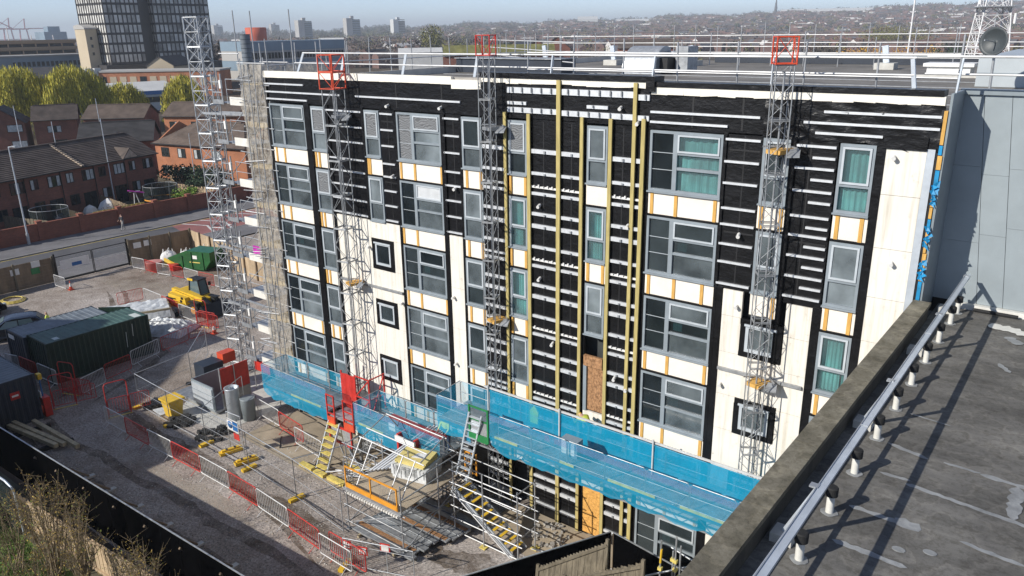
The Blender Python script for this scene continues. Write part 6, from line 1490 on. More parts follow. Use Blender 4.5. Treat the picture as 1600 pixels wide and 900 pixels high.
# ------------------------------------------------------------------ vehicles
def car(label, x, y, rz, paint, L_=4.3, W_=1.8):
    t = thing('parked_car', label, 'car', (x, y, 0), 'parked cars', rz); T_ = WM[t]
    prof = [(-2.12, .32), (-2.15, .62), (-2.05, .85), (-1.95, .95), (-1.5, 1.38), (-1.1, 1.47), (-.1, 1.5), (.35, 1.42), (1.05, .98), (1.75, .84), (2.08, .7), (2.15, .5), (2.12, .3)]
    sec = [(-.9, .86), (-.72, 1.0), (0, 1.02), (.72, 1.0), (.9, .86)]
    mb = MB(); n = len(prof); ws = []
    for y_, f in ((-W_/2, 0), (-W_/2+.06, .5), (-.35, 1), (.35, 1), (W_/2-.06, .5), (W_/2, 0)):
        for px, pz in prof:
            tuck = max(0, (pz-.9))*.28 if f < 1 else 0
            yy = y_+(tuck if y_ < 0 else -tuck); ws.append((px*(1 if f else .97), yy, pz*(1 if f == 1 else .99 if f else .97)+.0))
    mb.add(ws, [(r*n+i, r*n+i+1, (r+1)*n+i+1, (r+1)*n+i) for r in range(5) for i in range(n-1)]+[tuple(range(n)), tuple(range(6*n-1, 5*n-1, -1))], 0, True)
    bd = mb.build('body', M[paint], t, T_)
    def glass(pts, nm='window'): mb = MB(); mb.prism([Vector(p) for p in pts], (0, 0, .012)); mb.build(nm, M['car_glass'], bd, T_)
    glass([(1.02, -.6, 1.02), (.40, -.52, 1.40), (.40, .52, 1.40), (1.02, .6, 1.02)], 'windscreen'); glass([(-1.92, -.55, 1.0), (-1.92, .55, 1.0), (-1.52, .5, 1.37), (-1.52, -.5, 1.37)], 'rear_screen')
    for s in (-1, 1):
        for a, c, b2, d in ((-1.35, -.42, -1.15, -.42), (-.36, .78, -.36, .3)):
            mb = MB(); mb.prism([(a, s*.905, .92), (c, s*.905, .92), (d, s*.79, 1.36), (b2, s*.79, 1.36)], (0, s*.012, 0)); mb.build('side_window', M['car_glass'], bd, T_)
        for wx in (-1.32, 1.35):
            mb = MB(); mb.tube((wx, s*.68, .32), (wx, s*.92, .32), .32, 18); wl = mb.build('wheel', M['rubber'], t, T_)
            mb = MB(); mb.tube((wx, s*.921, .32), (wx, s*.935, .32), .19, 12); mb.build('rim', M['alu'], wl, T_)
        mb = MB(); mb.box(1.95, 2.13, s*.72-.16, s*.72+.16, .62, .76); mb.build('headlight', M['window_white'], t, T_)
        mb = MB(); mb.box(-2.16, -2.0, s*.74-.1, s*.74+.1, .7, .9); mb.build('tail_light', M['red'], t, T_)
car('dark blue hatchback with a pale windscreen parked behind the slate container', -25.1, -4.6, R(248), 'car_blue')
car('black car cut off by the left edge beside the hose coil', -31.6, -5.0, R(92), 'car_black')

t = thing('telehandler', 'yellow telehandler with black cab, orange wheel hubs and a black bucket', 'telehandler', (-19.8, 5.6, 0), None, R(8)); T_ = WM[t]
mb = MB(); mb.prism([(-1.75, -.55, .55), (1.1, -.55, .55), (1.1, -.55, 1.0), (.4, -.55, 1.25), (-1.3, -.55, 1.5), (-1.85, -.55, 1.35)], (0, 1.5, 0)); mb.build('chassis', M['yellow'], t, T_)
mb = MB(); mb.prism([(-1.6, -.95, .75), (.35, -.95, .75), (.25, -.95, 1.25), (-1.5, -.95, 1.4)], (0, .4, 0)); mb.build('engine_cover', M['yellow'], t, T_)
mb = MB(); mb.bar((-1.85, -.2, 1.42), (1.35, -.2, 1.1), .34, .34); mb.build('boom', M['yellow'], t, T_)
mb = MB(); mb.bar((1.2, -.15, 1.2), (1.95, -.15, .75), .26, .28); mb.build('boom_head', M['black'], t, T_)
mb = MB(); bars = [(-.75, .15), (.55, .15), (.7, .95), (-.75, .95)]
mb.box(-.72, .62, .2, .98, .7, 1.2); cabm = mb.build('cab_base', M['black'], t, T_)
for a, c in (((-.68, .22, 1.2), (-.55, .28, 2.25)), ((.58, .22, 1.2), (.35, .28, 2.25)), ((-.68, .95, 1.2), (-.55, .92, 2.25)), ((.58, .95, 1.2), (.35, .92, 2.25))): mb = MB(); mb.bar(a, c, .08, .08); mb.build('cab_pillar', M['black'], cabm, T_)
mb = MB(); mb.box(-.64, .44, .2, 1.0, 2.25, 2.34); mb.build('cab_roof', M['black'], cabm, T_)
mb = MB(); mb.box(-.68, -.1, .18, .23, 2.2, 2.36); mb.build('roof_edge', M['yellow'], cabm, T_)
mb = MB(); mb.prism([(-.6, .24, 1.24), (.5, .24, 1.24), (.32, .29, 2.22), (-.52, .29, 2.22)], (0, .01, 0)); mb.build('cab_window', M['car_glass'], cabm, T_)
mb = MB(); mb.prism([(.57, .28, 1.24), (.57, .9, 1.24), (.36, .88, 2.22), (.36, .3, 2.22)], (.01, 0, 0)); mb.build('windscreen', M['car_glass'], cabm, T_)
for x in (-1.25, 1.15):
    for s in (-1, 1):
        mb = MB(); mb.tube((x, s*.62, .52), (x, s*1.02, .52), .52, 20); wl = mb.build('wheel', M['rubber'], t, T_)
        mb = MB(); mb.tube((x, s*1.021, .52), (x, s*1.04, .52), .27, 14); mb.build('hub', M['orange'], wl, T_)
        mb = MB(); mb.box(x-.5, x+.5, min(s*.62, s*1.02), max(s*.62, s*1.02), 1.06, 1.12); mb.build('mudguard', M['black'], t, T_)
mb = MB(); mb.prism([(1.9, -1.05, .12), (2.75, -1.05, .1), (2.8, -1.05, .16), (2.05, -1.05, .95), (1.9, -1.05, .85)], (0, 2.1, 0)); mb.build('bucket', M['black'], t, T_)
for k, z in enumerate((1.15, 1.38)): mb = MB(); mb.tube((-.15+.12*k, -.97, z-.15), (-.15+.12*k, -1.0, z-.15), .1, 10); mb.build('filler_cap', M['black'], t, T_)
mb = MB(); mb.box(-1.72, -1.55, -.98, -.8, .5, .75); mb.box(.45, .6, 1.05, 1.2, 1.75, 2.0); mb.build('mirror', M['black'], t, T_)

# ------------------------------------------------------------------ people
def person(label, x, y, z, rz, pose, top, legs, hair='cloth_dark', H_=1.75):
    """one skinned surface over a posed skeleton; clothing by nearest bone"""
    J = pose; me = bpy.data.meshes.new('person'); names_ = list(J); idx = {k: i for i, k in enumerate(names_)}
    E_ = [('pelvis', 'chest'), ('chest', 'neck'), ('neck', 'chin'), ('chin', 'head'), ('chest', 'shL'), ('shL', 'elL'), ('elL', 'wrL'), ('wrL', 'haL'), ('chest', 'shR'), ('shR', 'elR'), ('elR', 'wrR'), ('wrR', 'haR'), ('pelvis', 'hiL'), ('hiL', 'knL'), ('knL', 'anL'), ('anL', 'toL'), ('pelvis', 'hiR'), ('hiR', 'knR'), ('knR', 'anR'), ('anR', 'toR')]
    me.from_pydata([J[k] for k in names_], [(idx[a], idx[b_]) for a, b_ in E_], [])
    o = bpy.data.objects.new('person', me); col.objects.link(o); sk = o.modifiers.new('skin', 'SKIN'); sk.use_smooth_shade = True
    rad = dict(pelvis=(.16, .12), chest=(.19, .13), neck=(.06, .06), chin=(.075, .085), head=(.085, .10), sh=(.075, .075), el=(.05, .05), wr=(.038, .034), ha=(.045, .025), hi=(.10, .10), kn=(.068, .068), an=(.048, .05), to=(.045, .04))
    for k, v in zip(names_, me.skin_vertices[0].data): v.radius = rad.get(k, rad.get(k[:2])); v.use_root = (k == 'pelvis')
    o.modifiers.new('sub', 'SUBSURF').levels = 1; o.modifiers['sub'].render_levels = 1
    bpy.context.view_layer.update(); ev = o.evaluated_get(bpy.context.evaluated_depsgraph_get()); m2 = bpy.data.meshes.new_from_object(ev); m2.name = 'person_body'
    o.modifiers.clear(); bpy.data.objects.remove(o)
    m2.materials.clear()
    for k in ('skin', top, legs, 'rubber', hair): m2.materials.append(M[k])
    zone = {'neck': 0, 'chin': 0, 'head': 0, 'wrL': 0, 'wrR': 0, 'haL': 0, 'haR': 0, 'anL': 2, 'anR': 2, 'toL': 3, 'toR': 3, 'knL': 2, 'knR': 2, 'hiL': 2, 'hiR': 2, 'pelvis': 2}
    for p in m2.polygons:
        c = p.center; k = min(names_, key=lambda q: (Vector(J[q])-c).length_squared); p.material_index = zone.get(k, 1)
        if k == 'head' and c.z > J['head'][2]-.01: p.material_index = 4
    r = bpy.data.objects.new('person', m2); r['label'] = label; r['category'] = 'person'
    put(r, None, Matrix.Translation((x, y, z)) @ Matrix.Rotation(rz, 4, 'Z'))
    return r
def stand(lean=0.0, stride=0.0, armL=(.12, .1), armR=(.12, .1)):
    f = lambda z: lean*max(0, z-.9)
    return dict(pelvis=(0, 0, .95), chest=(f(1.32), 0, 1.32), neck=(f(1.5), 0, 1.49), chin=(f(1.58)+.03, 0, 1.57), head=(f(1.68)+.02, 0, 1.68),
                shL=(f(1.42), .19, 1.42), elL=(f(1.2)+armL[0], .25, 1.15), wrL=(f(1)+armL[0]*2+.05, .22, .93+armL[1]), haL=(f(1)+armL[0]*2.4+.08, .2, .84+armL[1]*1.3),
                shR=(f(1.42), -.19, 1.42), elR=(f(1.2)+armR[0], -.25, 1.15), wrR=(f(1)+armR[0]*2+.05, -.22, .93+armR[1]), haR=(f(1)+armR[0]*2.4+.08, -.2, .84+armR[1]*1.3),
                hiL=(0, .1, .88), knL=(stride*.5+.03, .11, .5), anL=(stride*.95-.02, .11, .09), toL=(stride*.95+.13, .12, .04), hiR=(0, -.1, .88), knR=(-stride*.35+.03, -.11, .5), anR=(-stride*.9-.02, -.11, .1), toR=(-stride*.9+.12, -.12, .04))
def bend():
    return dict(pelvis=(-.1, 0, .82), chest=(.22, 0, 1.02), neck=(.38, 0, 1.06), chin=(.45, 0, 1.04), head=(.52, 0, 1.10), shL=(.28, .19, 1.0), elL=(.45, .24, .78), wrL=(.62, .2, .86), haL=(.70, .18, .9), shR=(.28, -.19, 1.0), elR=(.42, -.25, .76), wrR=(.6, -.2, .7), haR=(.68, -.18, .66),
                hiL=(-.1, .1, .76), knL=(.12, .12, .46), anL=(-.08, .12, .09), toL=(.08, .13, .04), hiR=(-.1, -.1, .76), knR=(.05, -.12, .46), anR=(-.2, -.12, .09), toR=(-.05, -.13, .04))
person('person in dark jacket and pale trousers walking along the pavement by the brick wall', -48.4, 14.8, .12, R(-80), stand(.05, .32), 'cloth_dark', 'cloth_pale')
person('person in yellow hi-vis vest standing between the blue car and the containers', -23.4, -3.0, 0, R(-120), stand(), 'hivis', 'cloth_dark', 'skin')
person('person in yellow hi-vis jacket leaning behind the blue back screen of the right platform', 18.3, -.78, 4.56, R(160), bend(), 'hivis', 'cloth_blue', 'yellow')
person('person in green hi-vis vest at the right end of the middle blue platform', 12.05, -1.75, 2.59, R(-90), stand(.1), 'hivis', 'cloth_blue', 'white')
t = MB(); t.prism([(15.85, -.98, 4.85), (16.2, -.98, 4.85), (16.23, -.98, 5.35), (16.03, -.98, 5.62), (15.83, -.98, 5.35)], (0, -.06, 0)); t.build('hi_vis_vest', M['hivis'], None, None, label='green hi-vis vest hanging behind the blue back screen', cat='vest')

# ------------------------------------------------------------------ street: wall, lamps
t = thing('brick_garden_wall', 'red brick wall with piers along the far pavement', 'garden wall', (-51.3, 10, 0))
y = -60
while y < 75:
    box('wall_panel', 'brick_wall', -51.42, -51.2, y+.23, y+3.77, 0, 1.75, t); box('coping', 'brick_wall', -51.46, -51.16, y+.23, y+3.77, 1.75, 1.83, t)
    box('pier', 'brick_wall', -51.55, -51.08, y-.23, y+.23, 0, 1.98, t); box('pier_cap', 'brick_wall', -51.6, -51.03, y-.28, y+.28, 1.98, 2.08, t); y += 4.0
def lamp(x, y, h, label, r=.09, arm=True):
    t = thing('street_lamp', label, 'street lamp', (x, y, 0), 'street lamps')
    mb = MB(); mb.tube((x, y, 0), (x, y, h), r, 10, 0, r*.55); mb.build('post', M['alu'], t)
    mb = MB(); mb.tube((x, y, 0), (x, y, 1.2), r*1.5, 10); mb.build('base_sleeve', M['galv'], t)
    if arm: bar('arm', 'alu', (x, y, h), (x+.9, y+.1, h+.1), .07, .07, t); bar('lantern', 'galv', (x+.7, y+.1, h+.1), (x+1.4, y+.15, h+.12), .25, .12, t)
lamp(-50.6, 6.55, 9.55, 'tall silver street lamp on the far pavement at the left')
lamp(-62.6, 21.0, 10.2, 'thin street lamp post rising behind the long terrace roof, right one', .07, False); lamp(-66.5, 17.2, 10.0, 'thin street lamp post behind the long terrace roof, left of two', .07, False)
lamp(-88, 21.5, 10.5, 'thin street lamp post by the left gabled house', .07, False); lamp(-90, 33.5, 10.5, 'thin lamp post in front of the willow', .07, False); lamp(-60.5, 30.5, 7.6, 'thin post in front of the orange brick house', .06, False)

# ------------------------------------------------------------------ houses
def house(label, x, y, ang, L_, D_, eave, ridge, wall='brick', tile='tile', wins=(), doors=(), hip=False, courses=16, ext=.35, base=0.0):
    """local frame: x along the front eave, y into the house; the front faces -y"""
    t = thing('brick_house', label, 'house', (x, y, base), None, ang); T_ = WM[t]; m2 = D_/2
    mb = MB(); mb.prism([(0, 0, -1), (L_, 0, -1), (L_, 0, eave), (0, 0, eave)], (0, .25, 0)); mb.prism([(0, D_-.25, -1), (L_, D_-.25, -1), (L_, D_-.25, eave), (0, D_-.25, eave)], (0, .25, 0))
    for xx in (0, L_-.25): mb.prism([(xx, .26, -1), (xx, D_-.26, -1), (xx, D_-.26, eave), (xx, m2, ridge-.12), (xx, .26, eave)], (.25, 0, 0))
    mb.build('wall', M[wall], t, T_)
    mb = MB(); n = courses; hx = m2 if hip else 0
    for s in (0, 1):
        for k in range(n):
            f0, f1 = k/n, (k+1)/n; y0, y1 = -ext+(m2+ext)*f0, -ext+(m2+ext)*f1+.05; z0, z1 = eave-.15+(ridge-eave+.15)*f0, eave-.15+(ridge-eave+.15)*f1
            if s: y0, y1 = D_-y0, D_-y1
            a0, a1 = -ext+hx*f0, -ext+hx*f1; b0, b1 = L_+ext-hx*f0, L_+ext-hx*f1; th = .07
            mb.add([(a0, y0, z0+th), (b0, y0, z0+th), (b1, y1, z1+.02), (a1, y1, z1+.02), (a0, y0, z0), (b0, y0, z0), (b1, y1, z1-.04), (a1, y1, z1-.04)], [(0, 1, 2, 3), (4, 7, 6, 5), (0, 4, 5, 1), (0, 3, 7, 4), (1, 5, 6, 2)])
    if hip:
        for xe, sg in ((-ext, 1), (L_+ext, -1)):
            for k in range(n):
                f0, f1 = k/n, (k+1)/n; z0, z1 = eave-.15+(ridge-eave+.15)*f0, eave-.15+(ridge-eave+.15)*f1; ya, yb = -ext+(m2+ext)*f0, -ext+(m2+ext)*f1
                mb.add([(xe+sg*hx*f0, ya, z0+.07), (xe+sg*hx*f0, D_-ya, z0+.07), (xe+sg*hx*f1, D_-yb, z1+.02), (xe+sg*hx*f1, yb, z1+.02)], [(0, 1, 2, 3)])
    mb.build('roof', M[tile], t, T_)
    mb = MB(); mb.bar((hx, m2, ridge+.08), (L_-hx, m2, ridge+.08), .3, .14); mb.build('ridge_tiles', M[tile], t, T_)
    mb = MB(); mb.bar((-ext, -ext-.06, eave-.12), (L_+ext, -ext-.06, eave-.12), .12, .12); mb.build('gutter', M['black'], t, T_)
    def win(wx, wz, ww, wh, face='front', lights=2):
        X = (lambda a, d, z: (a, -d, z)) if face == 'front' else (lambda a, d, z: (L_+d, a, z))
        mb = MB(); P8 = lambda a, c, e, f, d0, d1: mb.prism([X(a, d0, e), X(c, d0, e), X(c, d0, f), X(a, d0, f)], Vector(X(0, d1, 0))-Vector(X(0, d0, 0)))
        P8(wx, wx+ww, wz, wz+.07, -.02, .06); P8(wx, wx+ww, wz+wh-.07, wz+wh, -.02, .06); P8(wx, wx+.07, wz, wz+wh, -.02, .06); P8(wx+ww-.07, wx+ww, wz, wz+wh, -.02, .06)
        for q in range(1, lights): P8(wx+ww*q/lights-.035, wx+ww*q/lights+.035, wz, wz+wh, -.02, .055)
        W = mb.build('window', M['upvc'], t, T_)
        for q in range(lights):
            mb = MB(); a, c = wx+ww*q/lights+.04, wx+ww*(q+1)/lights-.04; mb.prism([X(a, .01, wz+.07), X(c, .01, wz+.07), X(c, .01, wz+wh-.07), X(a, .01, wz+wh-.07)], Vector(X(0, .02, 0))-Vector(X(0, .01, 0))); mb.build('pane', M['glass_dark' if rnd.random() < .5 else 'window_white'], W, T_)
    for w_ in wins: win(*w_)
    for dx, dw, dh in doors: mb = MB(); mb.box(dx, dx+dw, -.05, .02, 0, dh); dd = mb.build('patio_door', M['glass_dark'], t, T_); mb = MB(); mb.box(dx+dw/2-.03, dx+dw/2+.03, -.07, -.05, 0, dh); mb.build('door_stile', M['upvc'], dd, T_)
    return t, T_
row_ang = math.atan2(30.5, -8.5); RL = 31.7
wins = []
for k in range(7):
    b0 = 1.2+k*4.4; wins += [(b0, 3.55, .95, 1.15, 'front', 2), (b0+2.1, 3.45, 1.6, 1.25, 'front', 3), (b0+.1, 1.0, 1.2, 1.2, 'front', 2)]
rt_, RT = house('long red brick terrace with a brown tiled roof behind the garden wall', -56.4, -2.6, row_ang, RL, 9, 5.2, 7.45, 'brick', 'tile', wins, [(3.1+4.4*k, 1.7, 2.1) for k in range(7)])
mb = MB()
for k in range(14): f = (k+.5)/14; mb.box(21.0-.16, 21.0+.16, -.35+4.85*k/14, -.35+4.85*(k+1)/14+.02, 5.13+2.3*f, 5.27+2.3*f)
mb.build('party_wall_strip', M['mortar_pale'], rt_, RT)
mb = MB(); mb.prism([(26.6, -.4, 5.15), (28.9, -.4, 5.15), (27.75, -.4, 6.35)], (0, 2.6, 0)); gb_ = mb.build('gablet', M['tile'], rt_, RT); mb = MB(); mb.prism([(26.75, -.43, 5.2), (28.75, -.43, 5.2), (27.75, -.43, 6.2)], (0, .02, 0)); mb.build('gablet_face', M['mortar_pale'], gb_, RT)
for k in range(7): mb = MB(); mb.tube((.5+4.4*k, -.12, 0), (.5+4.4*k, -.12, 5.1), .05, 6); mb.build('drain_pipe', M['black'], rt_, RT)
house('orange brick house with a hipped brown roof right of the long terrace', -75.8, 34.0, R(11), 17, 9, 5.0, 7.6, 'brick_orange', 'tile_warm', [(1.2, 3.1, 1.5, 1.3, 'front', 2), (4.4, 3.1, 1.5, 1.3, 'front', 2), (7.5, 3.1, 1.3, 1.3, 'front', 2), (1.0, .7, 1.7, 1.2, 'front', 2), (4.6, .7, 1.8, 1.2, 'front', 2), (8, .7, 1.6, 1.2, 'front', 2), (11, 3.1, 1.5, 1.3, 'front', 2)], hip=True)
house('red brick house with a long plain roof at the far left of the picture', -121.2, 36.4, R(62), 6.8, 8, 5.3, 7.5, 'brick', 'tile', [(2.0, 3.0, 2.2, 1.2, 'front', 3), (2.6, .4, 2.2, 1.3, 'front', 3)])
lt, LT = house('red brick gable fronted house wing at the far left', -129.0, 32.2, R(-38+180+0), .1, .1, .1, .2) if False else (None, None)
lt = thing('brick_house', 'red brick gable fronted house at the far left of the picture', 'house', (-124.6, 29.9, .4), None, R(62)); LT = WM[lt]
mb = MB(); mb.prism([(-1.2, -.6, -1), (6.0, -.6, -1), (6.0, -.6, 4.7), (2.4, -.6, 7.2), (-1.2, -.6, 4.7)], (0, 8, 0)); mb.build('wall', M['brick'], lt, LT)
for s in (-1, 1):
    mb = MB()
    for k in range(12):
        f0, f1 = k/12, (k+1)/12; x0, x1 = 2.4+s*(4.0*(1-f0)), 2.4+s*4.0*(1-f1); z0, z1 = 4.55+2.8*f0, 4.55+2.8*f1
        mb.add([(x0, -1, z0+.06), (x0, 7.6, z0+.06), (x1, 7.6, z1+.02), (x1, -1, z1+.02), (x0, -1, z0), (x0, 7.6, z0)], [(0, 1, 2, 3), (0, 4, 5, 1)])
    mb.build('roof', M['tile_dark'], lt, LT)
for a, z, ww in ((.2, 3.1, 1.2), (3.3, 3.1, 2.4), (3.6, .3, 2.4)): mb = MB(); mb.box(a, a+ww, -.66, -.62, z, z+1.3); wf = mb.build('window', M['upvc'], lt, LT); mb = MB(); mb.box(a+.1, a+ww-.1, -.68, -.661, z+.1, z+1.2); mb.build('pane', M['window_white'], wf, LT)
house('red brick house with a plain brown roof in front of the willow trees', -116.2, 42.8, R(42), 10.4, 8, 5.3, 7.3, 'brick', 'tile_warm', [(1.2, 3.0, 1.8, 1.2, 'front', 2), (5.6, 3.0, 1.8, 1.2, 'front', 2)])
house('red brick house with a brown roof half hidden behind the hoist mast', -107.2, 53.0, R(30), 14, 8, 5.3, 7.4, 'brick_orange', 'tile_warm', [(1, 3.1, 2, 1.2, 'front', 2), (5.2, 3.1, 2, 1.2, 'front', 2), (8.5, 3.1, 2, 1.2, 'front', 2)])
h2, H2T = house('house with a dark roof and a small orange gable just behind the long terrace', -84.8, 27.7, R(54), 9.5, 8, 5.0, 7.3, 'brick', 'tile_dark')
mb = MB(); mb.prism([(3.4, -1.6, 3.0), (6.6, -1.6, 3.0), (6.6, -1.6, 4.7), (5.0, -1.6, 6.0), (3.4, -1.6, 4.7)], (0, 3.2, 0)); mb.build('gable_wing', M['brick_orange'], h2, H2T)
for s in (-1, 1): mb = MB(); mb.prism([(5.0, -1.9, 6.15), (5+s*2.1, -1.9, 4.5), (5+s*2.1, -1.9, 4.4), (5.0, -1.9, 6.03)], (0, 4.5, 0)); mb.build('gable_roof', M['tile_warm'], h2, H2T)

# gardens: fences, trampolines, sheds
for (x0, y0, x1, y1, m_, lab) in [(-57.2, 2.2, -51.6, 3.2, 'timber_light', 'pale garden fence at the left, first behind the brick wall'), (-58.3, 7.4, -51.6, 9.0, 'fence_grey', 'grey garden fence left of the round black trampoline'), (-59.4, 13.0, -51.7, 12.6, 'fence_grey', 'grey garden fence right of the round black trampoline'), (-51.9, 13.6, -52.4, 19.5, 'yellow_pale', 'yellow bamboo screen along the back of the brick wall'), (-60.8, 18.6, -52, 17.6, 'timber_dark', 'brown garden fence before the orange rimmed trampoline'), (-63, 27, -53, 28.5, 'timber_light', 'pale garden fence near the bright green bush'), (-72, 33.5, -56, 30.5, 'timber_light', 'long pale fence in front of the orange brick house')]:
    t = thing('garden_fence', lab, 'garden fence', (x0, y0, 0), 'back garden fences'); P_, Q_ = Vector((x0, y0, 0)), Vector((x1, y1, 0)); n = int((Q_-P_).length/.5)
    for i in range(n): a, c = P_.lerp(Q_, i/n), P_.lerp(Q_, (i+1)/n-.01); bar('board', m_, a+Vector((0, 0, .95)), c+Vector((0, 0, .95)), .04, 1.75+rnd.uniform(-.05, .05), t)
def trampoline(x, y, r_, rim, label, netm='tramp_net'):
    t = thing('trampoline', label, 'trampoline', (x, y, 0), 'garden trampolines'); n = 24
    ring = [(x+r_*math.cos(2*math.pi*k/n), y+r_*math.sin(2*math.pi*k/n)) for k in range(n+1)]
    mb = MB(); mb.prism([(a, b_, .78) for a, b_ in ring[:-1]], (0, 0, .04)); mb.build('mat', M['rubber'], t)
    mb = MB(); mb.path([(a, b_, .84) for a, b_ in ring], .09, 6); mb.build('rim', M[rim], t)
    mb = MB(); mb.add([(a, b_, z) for z in (.85, 2.4) for a, b_ in ring], [(k, k+1, n+2+k, n+1+k) for k in range(n)]); mb.build('safety_net', M[netm], t)
    mb = MB(); mb.path([(a, b_, 2.42) for a, b_ in ring], .035, 5); mb.build('top_ring', M['galv_dull'], t)
    for k in range(0, n, 4): tube('net_pole', 'galv_dull', (*ring[k], 0), (*ring[k], 2.42), .03, t)
trampoline(-55.0, 10.6, 1.8, 'rubber', 'round trampoline with black safety net behind the brick wall'); trampoline(-57.5, 24.2, 1.9, 'orange', 'round trampoline with an orange rim near the dark bushes')
for x, y, s, m_, lab in [(-56.5, 12.2, .8, 'sack', 'white covered garden furniture by the terrace doors'), (-58.4, 16.2, .8, 'pvc', 'white garden cover left of the white tent'), (-57.8, 18.0, 1.1, 'sack', 'white domed play tent by the terrace'), (-55.8, 8.3, .6, 'blue_fascia', 'blue toy house beside the black trampoline'), (-57.3, 5.8, .5, 'green', 'small green toy slide by the black trampoline')]:
    mb = MB(); mb.lathe([(s, 0), (s*1.02, s*.7), (s*.7, s*1.3), (.05, s*1.7)], (x, y, 0), 6, 0, False); mb.build('garden_tent', M[m_], None, None, label=lab, cat='garden item')
t = thing('garden_gym', 'white pole climbing frame beside the orange rimmed trampoline', 'climbing frame', (-57, 21, 0))
for a, c in (((-57, 20.5, 0), (-57.3, 20.9, 2.2)), ((-57, 21.4, 0), (-57.3, 21.0, 2.2)), ((-57.3, 20.4, 2.2), (-57.3, 21.6, 2.2))): tube('pole', 'tube_white', a, c, .05, t)
bar('purple_slide', 'purple', (-57.3, 20.2, 2.4), (-56.8, 21.8, 2.0), .5, .06, t)

# ------------------------------------------------------------------ trees
def leafy(mb, c, r_, n, s, flat=.8, mi=0):
    for k in range(n):
        d = Vector((rnd.gauss(0, 1), rnd.gauss(0, 1), rnd.gauss(0, 1))); d = d/d.length*r_*(rnd.random()**.4); d.z *= flat; leafq(mb, c+d, s*rnd.uniform(.6, 1.3), mi)
def willow(x, y, h, r_, label, n=230):
    t = thing('willow_tree', label, 'tree', (x, y, 0), 'weeping willows')
    tr = MB(); tr.tube((x, y, -.5), (x, y, h*.35), .5, 8, 0, .35)
    lf = MB()
    for i in range(9):
        a = i*.7+rnd.uniform(-.2, .2); e = Vector((x+r_*.55*math.cos(a), y+r_*.55*math.sin(a), h*rnd.uniform(.7, .92))); tr.tube((x, y, h*.33), e, .22, 6, 0, .07)
    tr.build('trunk', M['bark'], t); tr2 = MB()
    for i in range(n):
        a = rnd.uniform(0, 6.28); q = math.sqrt(rnd.random()); lob = 1+.2*math.sin(3*a+x)+.14*math.sin(7*a+y); rr = r_*q*lob; top = Vector((x+rr*math.cos(a), y+rr*math.sin(a), h*(1-.36*q**2.2+.05*math.sin(5*a)*q)*rnd.uniform(.80, 1.04)))
        L_ = h*rnd.uniform(.15, .30+.48*q)*rnd.choice((.6, 1, 1.25)); m_ = int(L_/.55)+2; out = Vector((math.cos(a), math.sin(a), 0))
        for k in range(m_):
            f = k/m_; c = top+out*(2.0*f*(1-.45*f))+Vector((rnd.gauss(0, .22), rnd.gauss(0, .22), -L_*f+.3*math.sin(f*3)))
            if c.z < .6: break
            b0 = rnd.uniform(0, 6.28); w_ = Vector((math.cos(b0), math.sin(b0), 0))*rnd.uniform(.04, .11); hh = Vector((rnd.gauss(0, .08), rnd.gauss(0, .08), rnd.uniform(.4, .9)))
            lf.add([c-w_, c+w_, c+w_*.4+hh, c-w_*.4+hh], [(0, 1, 2, 3)], 0 if rnd.random() < .75 else 1)
    for k in range(160):
        a = rnd.uniform(0, 6.28); q = rnd.random(); p = Vector((x, y, h*.4)).lerp(Vector((x+r_*.8*math.cos(a), y+r_*.8*math.sin(a), h*rnd.uniform(.6, .95))), q); tr2.tube(p, p+Vector((math.cos(a)*.9, math.sin(a)*.9, rnd.uniform(-.3, .7))), .05, 4, 0, .02, False)
    tr2.build('branches', M['bark'], t, None, kind='stuff')
    lf.build('crown', [M['willow'], M['willow_dark']], t)
def at(az, d): return (32.1+math.sin(R(az))*d, -22.9+math.cos(R(az))*d)
for az, d, h, r_, lab, n in [(-69.4, 190, 13.4, 6.0, 'yellow green willow at the far left edge', 1500), (-66.45, 188, 13.2, 6.3, 'large yellow green willow in the middle of the row', 1900), (-63.6, 200, 8.9, 3.9, 'smaller willow right of the largest one, before the warehouse', 800), (-60.0, 196, 10.2, 3.6, 'willow half hidden behind the tall hoist mast', 900), (-67.9, 206, 10.0, 3.6, 'willow seen between the two large willows at the left', 600)]:
    x, y = at(az, d); willow(x, y, h, r_, lab, n)
def bush(x, y, h, r_, m_, label, n=700, s=.16, name='bush'):
    t = thing(name, label, 'bush'if name == 'bush' else 'tree', (x, y, 0)); lf = MB(); st = MB(); st.tube((x, y, -.3), (x, y, h*.6), .15*h/4, 6, 0, .06); st.build('trunk', M['bark'], t)
    for k in range(9): a = k*.7; leafy(lf, Vector((x+.5*r_*math.cos(a), y+.5*r_*math.sin(a), h*rnd.uniform(.4, .72))), r_*.55, n//9, s, .85*h/(2*r_))
    lf.build('crown' if name != 'bush' else 'foliage', M[m_], t)
bush(-64, 31, 4.2, 3.2, 'leaf_dark', 'dark evergreen bush beside the terrace end', 900, .22); bush(-59.5, 31.8, 3.8, 3.0, 'leaf_dark', 'dark evergreen bush before the orange brick house', 900, .22); bush(-53.6, 25.0, 2.8, 1.6, 'leaf_bright', 'bright yellow green bush behind the brick wall', 900, .14)
bush(-56.5, 28.5, 3.2, 1.8, 'leaf_dark', 'dark bush right of the orange rimmed trampoline', 500, .18); bush(-53.5, 16.5, 2.6, 1.4, 'leaf_bare', 'bare brown shrub behind the bamboo screen', 500, .07); bush(-59.8, 26.0, 3.6, 1.5, 'leaf_bare', 'reddish bare shrub against the terrace end wall', 500, .08)

